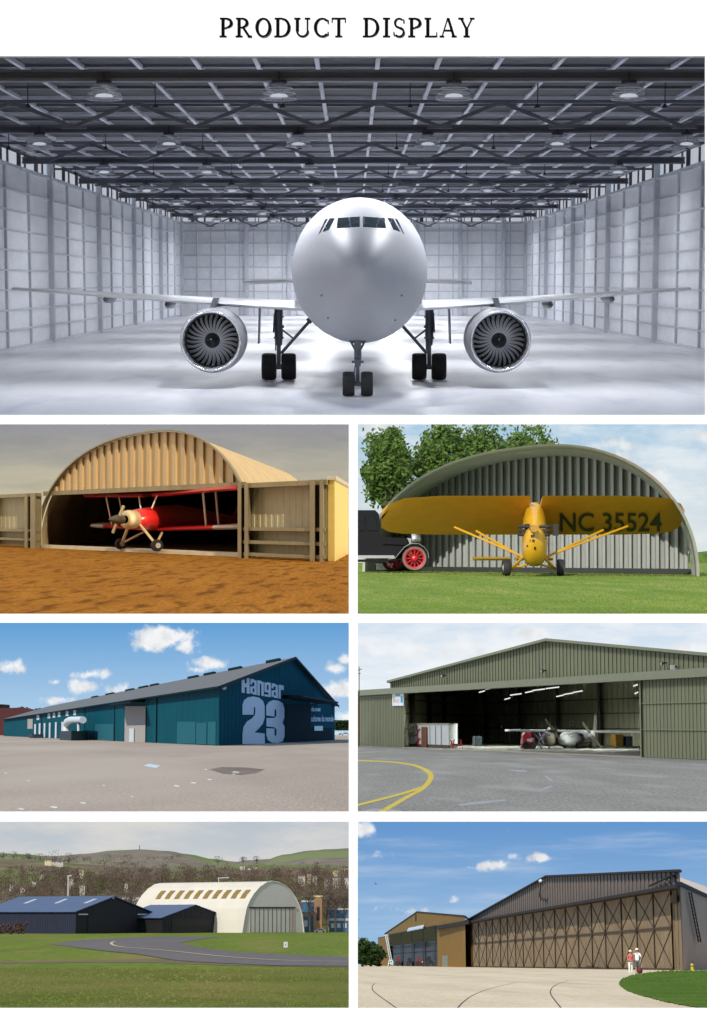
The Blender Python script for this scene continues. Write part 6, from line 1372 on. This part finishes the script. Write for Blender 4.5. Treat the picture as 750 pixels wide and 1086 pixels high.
# door leaves
xs = [502, 509.5, 517, 524, 532, 540, 548, 556.5, 567, 578, 590, 602, 614.5, 629.7, 643.6, 661, 677, 695.5, 714.5]
zm = (P7(502, 1002)[1] + P7(714, 982)[1]) / 2
for i, (x0, x1) in enumerate(zip(xs, xs[1:])):
    a0_, a1_ = A(x0), A(x1); m = MB(); bo = -.25 - .12 * (i % 2); m.fbox(fr, a0_, a1_, bo, bo + .1, .05, zh - .16); lf = m.build('door_leaf', m_bdoor, hb7)
    wth = .12 if i not in (8, 12, 15) else .2
    m = MB(); m.fbox(fr, a0_, a0_ + wth, bo - .12, bo - .005, .05, zh - .16); m.fbox(fr, a0_, a1_, bo - .1, bo - .005, zm - .12, zm + .12); m.fbox(fr, a0_, a1_, bo - .1, bo - .005, .05, .22)
    m.build('leaf_frame', m_brc, lf)
    m = MB()
    for z0_, z1_ in ((.2, zm - .1), (zm + .1, zh - .3)):
        for p, q in (((a0_ + .1, z0_), (a1_, z1_)), ((a0_ + .1, z1_), (a1_, z0_))):
            w_ = .07; m.hexa([fr.P(p[0], bo - .06, p[1] - w_), fr.P(q[0], bo - .06, q[1] - w_), fr.P(q[0], bo - .01, q[1] - w_), fr.P(p[0], bo - .01, p[1] - w_), fr.P(p[0], bo - .06, p[1] + w_), fr.P(q[0], bo - .06, q[1] + w_), fr.P(q[0], bo - .01, q[1] + w_), fr.P(p[0], bo - .01, p[1] + w_)])
    m.build('cross_brace', m_brc, lf)
a0_, a1_ = A(714.0), aR; m = MB(); m.corr(fr, a0_, a1_, 0, zh, b=-.1, pitch=.5, depth=.06); m.build('end_panel', m_bdoor, hb7, normals=False)
m = MB(); m.fbox(fr, A(716), A(722), -.8, -.2, P7(719, 958)[1], P7(719, 950)[1]); m.build('motor_box', m_brc, hb7)
m = MB(); q = P7(492, 1010); m.corr(fr, A(487), A(502), 0, zh, b=-.1, pitch=.6, depth=.08); m.build('end_panel', m_och, hb7, normals=False)
m = MB(); m.fbox(fr, A(470), A(505), -1.9, -1.5, zh - .5, zh + .35) ; m.build('canopy', m_bbk, hb7)
# right side of the hangar running back
fs7 = Frame(fr.P(aR, 0, 0), fr.e2 / 4, fr.e1, d); Z0 = ztop(aR)
LS = 80
zs1 = fs7.pix(750, 931)[1]; zs0 = fs7.pix(726, 926)[1]
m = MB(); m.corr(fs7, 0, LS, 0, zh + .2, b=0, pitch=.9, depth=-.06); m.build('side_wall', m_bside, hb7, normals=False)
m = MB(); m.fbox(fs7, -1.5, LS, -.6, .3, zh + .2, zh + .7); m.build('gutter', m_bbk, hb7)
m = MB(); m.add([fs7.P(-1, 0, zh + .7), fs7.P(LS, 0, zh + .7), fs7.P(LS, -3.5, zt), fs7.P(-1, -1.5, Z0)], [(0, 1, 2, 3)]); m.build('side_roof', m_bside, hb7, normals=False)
# stair ladder on the side
la = thing(d, 'wall_ladder', 'dark slanting stair ladder hanging on the right side wall of the brown hangar', 'ladder', fr.P(aR + .3, 0, 0))
def S7(x, y, o=.5): a_, z_ = fs7.pix(x, y); return fs7.P(a_, 0, z_) + Vector((.5, -.6, 0))
for dx in (0, 2.6): m = MB(); m.tube([S7(725.5 + dx, 946), S7(736 + dx, 999)], .1, 6); m.build('rail', m_bbk, la)
for i in range(14): t_ = (i + .5) / 14; m = MB(); m.tube([S7(725.5 + 10.5 * t_, 946 + 53 * t_), S7(728.1 + 10.5 * t_, 946 + 53 * t_)], .07, 5); m.build('rung', m_bbk, la)
# lamp on gable
fl = thing(d, 'gable_lamp', 'white headed lamp with dark bar for its shadow on the brown gable below the peak', 'floodlight', fr.P(*((lambda q: (q[0], -.4, q[1]))(P7(577, 938))))); 
a_, z_ = P7(578.5, 937); a2, z2 = P7(573, 951)
m = MB(); m.tube([fr.P(a_, -1.2, z_), fr.P(a2, -.15, z2)], .12, 6); m.build('arm', m_bbk, fl); m = MB(); m.ball(fr.P(a_, -1.3, z_ + .2), .35, .5, .3); m.build('lamp_head', m_shutw, fl)  # dark arm follows the lamp's cast shadow down the gable
m = MB(); a_, z_ = P7(690, 940); a2, z2 = P7(718, 927)
m.tube([fr.P(a_, -.3, z_), fr.P(a2, -.3, z2)], .12, 5); m.build('brace_rod', m_bbk, hb7)
# left ochre hangar
C2 = d.g(401, 1024.3); frL = Frame(d.g(401, 1023.95), e1, Vector(((892 - 375) / 2000, 1, 0)) * 4, d); n_ = Vector((-e1.y, e1.x, 0))
o2 = d.g(401, 1024.35); o3 = d.g(487, 1025.75); frL = Frame(o2, (o3 - o2) / 30, Vector(((560 - 375) / 2000, 1, 0)) * 3, d); L7 = frL.pix
AL = lambda x: L7(x, 1015)[0]
ho = thing(d, 'ochre_hangar', 'smaller ochre hangar with open glazed front left of the brown hangar', 'hangar', frL.P(15, 0, 0))
zl = (L7(413, 991)[1] + L7(464, 983)[1]) / 2; pk = L7(442.5, 967.5); lf_ = L7(408.5, 990.5); rt_ = L7(497, 972.5)
zL7 = lambda a: lf_[1] + (pk[1] - lf_[1]) * (a - lf_[0]) / (pk[0] - lf_[0]) if a < pk[0] else pk[1] + (rt_[1] - pk[1]) * (a - pk[0]) / (rt_[0] - pk[0])
aE = AL(494); m = MB(); m.corr(frL, AL(409), aE, lambda a: min(zl, zL7(a) - .05), zL7, b=0, pitch=.5, depth=.06); m.build('gable_wall', m_och, ho, normals=False)
m = MB()
for a0_, a1_ in ((AL(408) - .1, pk[0]), (pk[0], aE)): m.hexa([frL.P(a0_, -.4, zL7(a0_)), frL.P(a1_, -.4, zL7(a1_)), frL.P(a1_, 8, zL7(a1_)), frL.P(a0_, 8, zL7(a0_)), frL.P(a0_, -.4, zL7(a0_) + .25), frL.P(a1_, -.4, zL7(a1_) + .25), frL.P(a1_, 8, zL7(a1_) + .25), frL.P(a0_, 8, zL7(a0_) + .25)])
m.build('roof', m_bbk, ho)
m = MB(); m.corr(frL, AL(464), aE, 0, zl + .01, b=0, pitch=.5, depth=.06); m.build('front_wall', m_och, ho, normals=False)
m = MB(); m.corr(frL, AL(401), AL(413), 0, L7(404, 994.5)[1], b=0, pitch=.4, depth=.06); m.build('front_wall', m_och, ho, normals=False)
m = MB(); m.fbox(frL, AL(401) - .1, AL(413), -.1, 2, L7(404, 994.5)[1], L7(404, 994.5)[1] + .2); m.build('lean_to_roof', m_bbk, ho)
m_in7 = pm('pale inner sheet', srgb(170, 176, 158), rough=.8, var=.1, ns=.5)
m_in8 = pm('blue grey inner wall', srgb(60, 68, 78), rough=.8, var=.1, ns=.5)
zz = L7(440, 1000)[1]
m = MB(); m.fbox(frL, AL(411), AL(466), 3.0, 3.1, zz, zl + .5); m.build('rear_glazing', emat('sheet with painted daylight', srgb(104, 106, 84), .36), ho)  # weak emission of the sheet stands in for daylight
m = MB(); m.fbox(frL, AL(411), AL(466), 3.0, 3.1, 0, zz); m.build('rear_wall', m_in8, ho)
for x in (424.5, 436, 448, 461): m = MB(); m.fbox(frL, AL(x) - .14, AL(x) + .14, 1.4, 1.6, 0, zl + .2); m.build('column', m_bbk, ho)
for y in (997, 1004.5): z_ = L7(440, y)[1]; m = MB(); m.fbox(frL, AL(412), AL(465), 1.35, 1.6, z_ - .08, z_ + .08); m.build('cross_rail', m_bbk, ho)
m = MB(); m.fbox(frL, AL(413), AL(464), -.3, -.05, zl - .2, zl + .2); m.build('door_head', m_bbk, ho)
rectp(frL, 469, 1013.5, 475, 1025.6, 0, .12).build('side_door', pm('pale green grey door', srgb(128, 134, 120), rough=.7), ho)
z_ = L7(442, 985)[1]; m = MB(); m.hexa([frL.P(AL(433.5), -2.2, z_ - .5), frL.P(AL(450.5), -2.2, z_ - .5), frL.P(AL(450.5), 0, z_ + .1), frL.P(AL(433.5), 0, z_ + .1), frL.P(AL(433.5), -2.2, z_ - .2), frL.P(AL(450.5), -2.2, z_ - .2), frL.P(AL(450.5), 0, z_ + .7), frL.P(AL(433.5), 0, z_ + .7)]); m.build('awning', m_skyl, ho)
m = MB(); p_ = L7(441, 970); p2 = L7(440.5, 977); m.fbox(frL, p_[0] - .15, p_[0] + .15, -.3, -.05, p2[1], p_[1]); m.build('gable_vent', m_bbk, ho)
# things inside and before it
Y = d.g(430, 1025).y; m_drk = pm('dark machine paint', srgb(30, 30, 34), rough=.5, var=.2); m_r7 = pm('dull red paint', srgb(120, 30, 30), rough=.5, var=.1)
for i, (x0, x1, yt, mt, lab) in enumerate(((420, 427, 1015, m_r7, 'dull red tractor at the left inside the ochre hangar'), (431, 440, 1016, m_drk, 'black tractor left of centre inside the ochre hangar'), (441, 449, 1015.5, m_r7, 'dark red tractor with bright lamp inside the ochre hangar'), (450.5, 462, 1014.5, m_drk, 'wide black machine at the right inside the ochre hangar'))):
    Yq = frL.P(AL((x0 + x1) / 2), 1, 0).y; k = Yq / F; X0 = d.at(x0, 1020, Yq).x; X1 = d.at(x1, 1020, Yq).x; H_ = d.at(x0, yt, Yq).z; W = X1 - X0
    t = thing(d, 'tractor', lab, 'tractor', Vector(((X0 + X1) / 2, Yq, 0)), group='machines inside the ochre hangar')
    m = MB(); m.prism([(X0 + u * W, Yq, v * H_) for u, v in ((.05, .3), (.95, .3), (.95, .55), (.6, .62), (.55, 1), (.2, 1), (.15, .6), (.05, .55))], (0, 1.4, 0)); m.build('body', mt, t)
    for u, rr in ((.25, .3), (.8, .2)): m = MB(); m.lathe([(.03, -.2), (rr * H_, -.2), (rr * H_, .2), (.03, .2)], (X0 + u * W, Yq - .1, rr * H_), (0, 1, 0), 14); m.build('wheel', m_rubber, t)
    m = MB(); m.ball((X0 + .9 * W, Yq - .1, .5 * H_), .18, .1, .18, 8, 5); m.build('lamp', m_shutw if i == 2 else m_skyl, t)
Yq = frL.P(AL(411), -1.5, 0).y - 4
PL = lambda x, y: d.at(x, y, Yq)
ld = thing(d, 'white_ladder', 'tall white ladder leaning at the left side of the ochre hangar opening', 'ladder', PL(416, 1024.5))
for dx in (0, 2.0): m = MB(); m.tube([PL(408.5 + dx, 991), PL(414.8 + dx, 1024.3)], .14, 6); m.build('rail', m_shutw, ld)
for i in range(16): t_ = (i + .5) / 16; m = MB(); m.tube([PL(408.5 + 6.3 * t_, 991 + 33.3 * t_), PL(410.5 + 6.3 * t_, 991 + 33.3 * t_)], .1, 5); m.build('rung', m_shutw, ld)
cv = thing(d, 'white_trestle', 'white trestle base at the foot of the white ladder', 'trestle', PL(414.5, 1025))
for q0, q1 in (((413, 1018), (411.6, 1025)), ((416, 1018), (418.5, 1025)), ((413, 1018.5), (416.5, 1018.5)), ((412, 1022), (417.6, 1022))): m = MB(); m.tube([PL(*q0), PL(*q1)], .17, 6); m.build('leg', m_shutw, cv)
# low trolleys along the door foot
m = MB(); r = random.Random(4); dp = thing(d, 'scrap_row', 'low dark row of trolley parts along the foot of the braced doors', 'trolley parts', fr.P(A(628), -1.2, 0))
for i in range(16): x = 615 + i * 2.2; a_ = A(x); m.fbox(fr, a_, a_ + .45, -1.8, -1.2, .05, r.uniform(.15, .5))
m.fbox(fr, A(614), A(652), -1.9, -1.1, .03, .12); m.build('parts', m_brc, dp)
# grass, joints, bollard
m_g7 = pm('bright lawn', (.055, .12, .014), col2=(.10, .165, .022), rough=.95, ns=.3, scale=(1, .15, 1), fine=.2, fs=4, spec=.1)
pts_u = smooth([(656.5, 1042.5), (661, 1038.8), (672, 1035), (690, 1032.4), (715, 1030.6), (812, 1028.2)]); pts_l = smooth([(656.5, 1042.6), (660, 1047), (672, 1053), (700, 1060.5), (730, 1066.5), (812, 1080)])
rj = random.Random(6); pts_u = [(x, y + rj.uniform(-.25, .25)) for x, y in smooth(pts_u, 4)]; pts_l = [(x + rj.uniform(-.5, .5), y + rj.uniform(-.35, .35)) for x, y in smooth(pts_l, 4)]
m = MB(); U = [d.g(x, y, .02) for x, y in pts_u]; L_ = [d.g(x, min(y, 1072.5), .02) for x, y in pts_l]; m.add(U + L_, [(i, i + 1, len(U) + i + 1, len(U) + i) for i in range(len(U) - 1)]); m.build('lawn', m_g7, d=d, kind='structure', normals=False)
m_gb7 = leaf_mat('lawn blades', (.06, .12, .016), (.13, .20, .04), .4); r = random.Random(2); m = MB()
for i in range(9000):
    x = r.uniform(657.2, 756); y = r.uniform(1030, 1070)
    yu = next((ya + (yb - ya) * (x - xa) / (xb - xa) for (xa, ya), (xb, yb) in zip(pts_u, pts_u[1:]) if xa <= x <= xb), 1030); yl = next((ya + (yb - ya) * (x - xa) / (xb - xa) for (xa, ya), (xb, yb) in zip(pts_l, pts_l[1:]) if xa <= x <= xb), 1070)
    if yu - .15 < y < yl + .4: p = d.g(x, y, .02); s_ = .0006 * p.y; m.add([p + Vector((-s_, 0, 0)), p + Vector((s_, 0, 0)), p + Vector((r.uniform(-s_, s_), 0, s_ * r.uniform(.8, 1.8)))], [(0, 1, 2)])
m.build('lawn_grass', m_gb7, d=d, kind='stuff', loc=(25, 60, 0), normals=False)
m_jt = pm('dark joint filler', srgb(62, 52, 46), rough=.9)
for pts in ([(397.5, 1043), (395, 1046), (395.5, 1050), (402, 1056), (412, 1063), (422, 1070)], [(485, 1070), (490, 1064), (500, 1056.5), (515, 1050), (532, 1045.5), (548, 1042)], [(596, 1070), (588, 1060), (584, 1053.5), (585.5, 1048), (592, 1043.5), (603, 1040)]):
    ribbon(d, smooth(pts), .03, m_jt, 'pavement_joint')
bo = thing(d, 'yellow_bollard', 'short yellow bollard on the lawn edge beside the brown side wall', 'bollard', d.g(734.5, 1031)); p = d.g(734.5, 1031); zb = d.at(734.5, 1022, p.y).z
m = MB(); m.lathe([(.01, 0), (.16, 0), (.15, zb * .85), (.12, zb), (.01, zb)], (p.x, p.y, 0), (0, 0, 1), 14); m.build('post', pm('yellow paint', (.6, .42, .02), rough=.5), bo, smooth=40); m = MB(); m.lathe([(.155, zb * .66), (.17, zb * .66), (.17, zb * .76), (.155, zb * .76)], (p.x, p.y, 0), (0, 0, 1), 14); m.build('band', m_brown, bo)
# trees at the far left
m_leaf7 = leaf_mat('dark summer leaves', (.022, .05, .012), (.06, .10, .02), .5)
for i, (x, yt, w_) in enumerate(((384, 994, 9), (393, 999, 10), (400, 1001, 8))):
    Yq = 520 + 15 * i; t_ = d.at(x, yt, Yq); b = d.at(x, 1025, Yq)
    tree(d, 'leafy_tree', ['dark green tree at the left edge, tallest beside the ochre hangar', 'middle dark green tree beside the ochre hangar', 'small dark tree touching the left end of the ochre hangar'][i], (b.x, Yq, 0), t_.z, w_ * Yq / F, .3, m_leaf7, m_bark, seed=70 + i, n=60, per=45, leaf=.38, group='dark trees left of the ochre hangar')
# a bird
bb = d.at(398.5, 937.5, 300); t = thing(d, 'bird', 'tiny dark bird flying high above the ochre hangar', 'bird', bb); m = MB()
m.loft([[bb + Vector((x, r_ * math.cos(w * 1.047), r_ * math.sin(w * 1.047))) for w in range(6)] for x, r_ in ((-.25, .01), (-.1, .05), (.05, .06), (.18, .035), (.24, .005))]); m.add([bb + Vector((-.08, 0, .02)), bb + Vector((.08, 0, .02)), bb + Vector((-.02, .35, .16)), bb + Vector((-.02, -.35, .16))], [(0, 1, 2), (0, 1, 3)]); m.build('body', m_bbk, t)
# people
m_skin = pm('skin', (.45, .25, .17), rough=.6, var=.04); m_cream7 = pm('cream trousers cloth', srgb(226, 222, 206), rough=.8, var=.05); m_pink = pm('salmon pink shirt cloth', srgb(206, 96, 84), rough=.8, var=.08)
m_wsh = pm('white shirt cloth', srgb(232, 232, 236), rough=.8, var=.05); m_shorts = pm('grey shorts cloth', srgb(88, 88, 92), rough=.8, var=.08); m_hat = pm('straw hat', srgb(226, 216, 170), rough=.8, var=.05); m_pack = pm('dark rucksack cloth', srgb(36, 26, 32), rough=.8, var=.1)
def skin_mesh(pts, edges, rad, name, mat, par, root=0, sub=2):
    me = bpy.data.meshes.new(name); me.from_pydata([tuple(p) for p in pts], edges, []); ob = bpy.data.objects.new(name, me); root_col.objects.link(ob)
    s_ = ob.modifiers.new('s', 'SKIN'); s_.use_smooth_shade = True; ob.modifiers.new('u', 'SUBSURF').levels = sub
    for i, v in enumerate(me.skin_vertices[0].data): v.radius = (rad[i] if isinstance(rad[i], tuple) else (rad[i], rad[i])); v.use_root = (i == root)
    dg = bpy.context.evaluated_depsgraph_get(); e = bpy.data.meshes.new_from_object(ob.evaluated_get(dg)); root_col.objects.unlink(ob); bpy.data.objects.remove(ob)
    m = MB(); m.v = [v.co.copy() for v in e.vertices]; m.f = [tuple(p.vertices) for p in e.polygons]; bpy.data.meshes.remove(e)
    return m.build(name, mat, par, smooth=True)
def person(px_, py_, lab, armL, armR, turn, top, legs, shorts, hat, S=1.0, pack=False):
    b = d.g(px_, py_); t = thing(d, 'person', lab, 'person', b); ct, st_ = math.cos(turn), math.sin(turn)
    def W(x, y, z): return b + Vector((x * ct - y * st_, x * st_ + y * ct, z)) * S
    def J(l): return [W(*p) for p in l]
    lx = .10
    body = [(0, 0, .95), (0, 0, 1.1), (0, -.01, 1.3), (0, 0, 1.45), (0, 0, 1.53), (0, -.03, 1.64), (0, -.03, 1.72)]
    legp = [(-lx, 0, .9), (-lx * 1.1, -.03, .5), (-lx * 1.15, .02, .09), (-lx * 1.2, -.14, .04), (lx, .02, .9), (lx * 1.3, .02, .5), (lx * 1.4, .06, .09), (lx * 1.5, -.09, .04)]
    aL_ = [(-.19, 0, 1.42)] + armL; aR_ = [(.19, 0, 1.42)] + armR
    P_ = body + legp + aL_ + aR_; nL = 15; nR = 15 + len(aL_)
    E_ = [(0, 1), (1, 2), (2, 3), (3, 4), (4, 5), (5, 6), (0, 7), (7, 8), (8, 9), (9, 10), (0, 11), (11, 12), (12, 13), (13, 14), (3, nL), (3, nR)] + [(nL + i, nL + i + 1) for i in range(len(aL_) - 1)] + [(nR + i, nR + i + 1) for i in range(len(aR_) - 1)]
    rd = [(.14, .10), (.12, .09), (.15, .10), (.12, .08), .05, .085, .07] + [.075, .052, .035, .035] * 2 + [.05, .037, .028, .026][:len(aL_)] + [.05, .037, .028, .026][:len(aR_)]
    rd = [(q[0] * S, q[1] * S) if isinstance(q, tuple) else q * S for q in rd]
    bd = skin_mesh(J(P_), E_, rd, 'body', m_skin, t)
    # clothes, a little proud of the body
    Pt = [(0, 0, .92), (0, 0, 1.1), (0, -.01, 1.3), (0, 0, 1.44), (-.19, 0, 1.42), tuple(Vector(aL_[0]).lerp(Vector(aL_[1]), .8)), (.19, 0, 1.42), tuple(Vector(aR_[0]).lerp(Vector(aR_[1]), .8))]
    skin_mesh(J(Pt), [(0, 1), (1, 2), (2, 3), (3, 4), (4, 5), (3, 6), (6, 7)], [(.17 * S, .125 * S), (.155 * S, .12 * S), (.18 * S, .13 * S), (.13 * S, .10 * S), .07 * S, .062 * S, .07 * S, .062 * S], 'shirt', top, t)
    zk = .5 if shorts else .12
    Pl = [(0, 0, .98), (-lx, 0, .88), (-lx * 1.1, -.03, zk if shorts else .5), (lx, .02, .88), (lx * 1.3, .02, zk if shorts else .5)]; El = [(0, 1), (1, 2), (0, 3), (3, 4)]; Rl = [(.15 * S, .115 * S), .1 * S, .08 * S, .1 * S, .08 * S]
    if not shorts: Pl += [(-lx * 1.15, .02, .1), (lx * 1.4, .06, .1)]; El += [(2, 5), (4, 6)]; Rl += [.06 * S, .06 * S]
    skin_mesh(J(Pl), El, Rl, 'shorts' if shorts else 'trousers', legs, t)
    m = MB(); m.lathe([(.01, .11), (.08, .10), (.105, .03), (.11, 0), (.135, -.015), (.13, -.025), (.1, -.015), (.01, -.01)], W(0, -.03, 1.72), (0, 0, 1), 18); m.v = [W(0, -.03, 1.72) + (v - W(0, -.03, 1.72)) * S for v in m.v]; m.build('hat', hat, t, smooth=True)
    m = MB(); m.ball(W(0, .035, 1.66), .09 * S, .07 * S, .09 * S, 12, 8); m.build('hair', m_pack, t, smooth=True)
    for sx in (-1, 1):
        m = MB(); p = W(sx * .032, -.118, 1.665); m.ball(p, .011 * S, .008 * S, .009 * S, 8, 5); m.build('eye', m_pack, t)
        fx = -lx * 1.18 if sx < 0 else lx * 1.45; fy = -.05 if sx < 0 else 0
        m = MB(); m.ball(W(fx, fy - .02, .045), .055 * S, .13 * S, .05 * S, 10, 6); m.build('shoe', m_shutw if not shorts else m_pack, t, smooth=True)
    m = MB(); m.ball(W(0, -.125, 1.635), .014 * S, .02 * S, .02 * S, 8, 5); m.build('nose', m_skin, t, smooth=True); m = MB(); m.ball(W(0, -.115, 1.6), .025 * S, .008 * S, .006 * S, 8, 5); m.build('mouth', m_r7, t)
    for sx, arm in ((-1, aL_), (1, aR_)): # hand: palm with four fingers and a thumb
        h0 = Vector(arm[-1]); dirv = (h0 - Vector(arm[-2])).normalized(); sd = dirv.cross(Vector((0, 1, .2))).normalized()
        m = MB(); m.tube([W(*h0), W(*(h0 + dirv * .09))], [.026 * S, .034 * S], 8)
        for f_ in range(4): q_ = h0 + dirv * .08 + sd * (.018 * (f_ - 1.5)); m.tube([W(*q_), W(*(q_ + dirv * .035)), W(*(q_ + dirv * (.06 + .008 * (f_ in (1, 2))) + Vector((0, -.02, 0))))], [.009 * S, .008 * S, .006 * S], 6)
        q_ = h0 + dirv * .03 - sd * .025; m.tube([W(*q_), W(*(q_ + dirv * .04 - sd * .03))], [.011 * S, .008 * S], 6); m.build('hand', m_skin, t, smooth=True)
    if pack: m = MB(); m.loft([[W(x, y, z) for x, y in ((-w_, .12), (w_, .12), (w_ * .9, .3), (-w_ * .9, .3))] for z, w_ in ((1.0, .12), (1.05, .16), (1.35, .16), (1.46, .1))]); m.build('rucksack', m_pack, t, smooth=40)
    return t
person(669.2, 1034.2, 'person in salmon pink shirt, cream trousers and pale hat on the apron', [(-.27, -.06, 1.15), (-.14, -.26, 1.06), (-.08, -.30, 1.07)], [(.28, -.04, 1.16), (.18, -.26, 1.1), (.12, -.3, 1.12)], .35, m_pink, m_cream7, False, m_hat, .96)
person(676.6, 1033.6, 'person in white shirt, grey shorts and straw hat carrying a dark rucksack', [(-.3, -.12, 1.3), (-.18, -.24, 1.52), (-.12, -.2, 1.62)], [(.3, .0, 1.16), (.3, -.14, .94), (.29, -.18, .88)], -.5, m_wsh, m_shorts, True, m_hat, 1.06, True)
bg_ = thing(d, 'folded_pushchair', 'small dark red bag trolley at the feet of the two people', 'trolley', d.g(679, 1034)); p = d.g(678.5, 1034)
m = MB(); m.ball(p + Vector((0, -.1, .3)), .22, .16, .24, 10, 7); m.build('bag', pm('dark red cloth', srgb(96, 26, 30), rough=.8), bg_, smooth=True)
m = MB(); m.tube([p + Vector((.12, 0, .1)), p + Vector((.2, .1, .8)), p + Vector((.08, .1, .86))], .015, 6); m.build('handle', m_chrome, bg_)
for s_ in (-.16, .16): m = MB(); m.lathe([(.01, -.02), (.07, -.02), (.07, .02), (.01, .02)], p + Vector((s_, -.12, .07)), (1, 0, 0), 12); m.build('wheel', m_rubber, bg_)
sun(d, -24, 44, 4.6, (1, .96, .88))
link_sun(d)
# board light: one warm sun from the front left
sb = Dio('board light', CY, 0, BY, BY)
sun(sb, -25, 40, 4.2, (1, .98, .96))
link_sun(sb, extra=[o for o in page.recv])
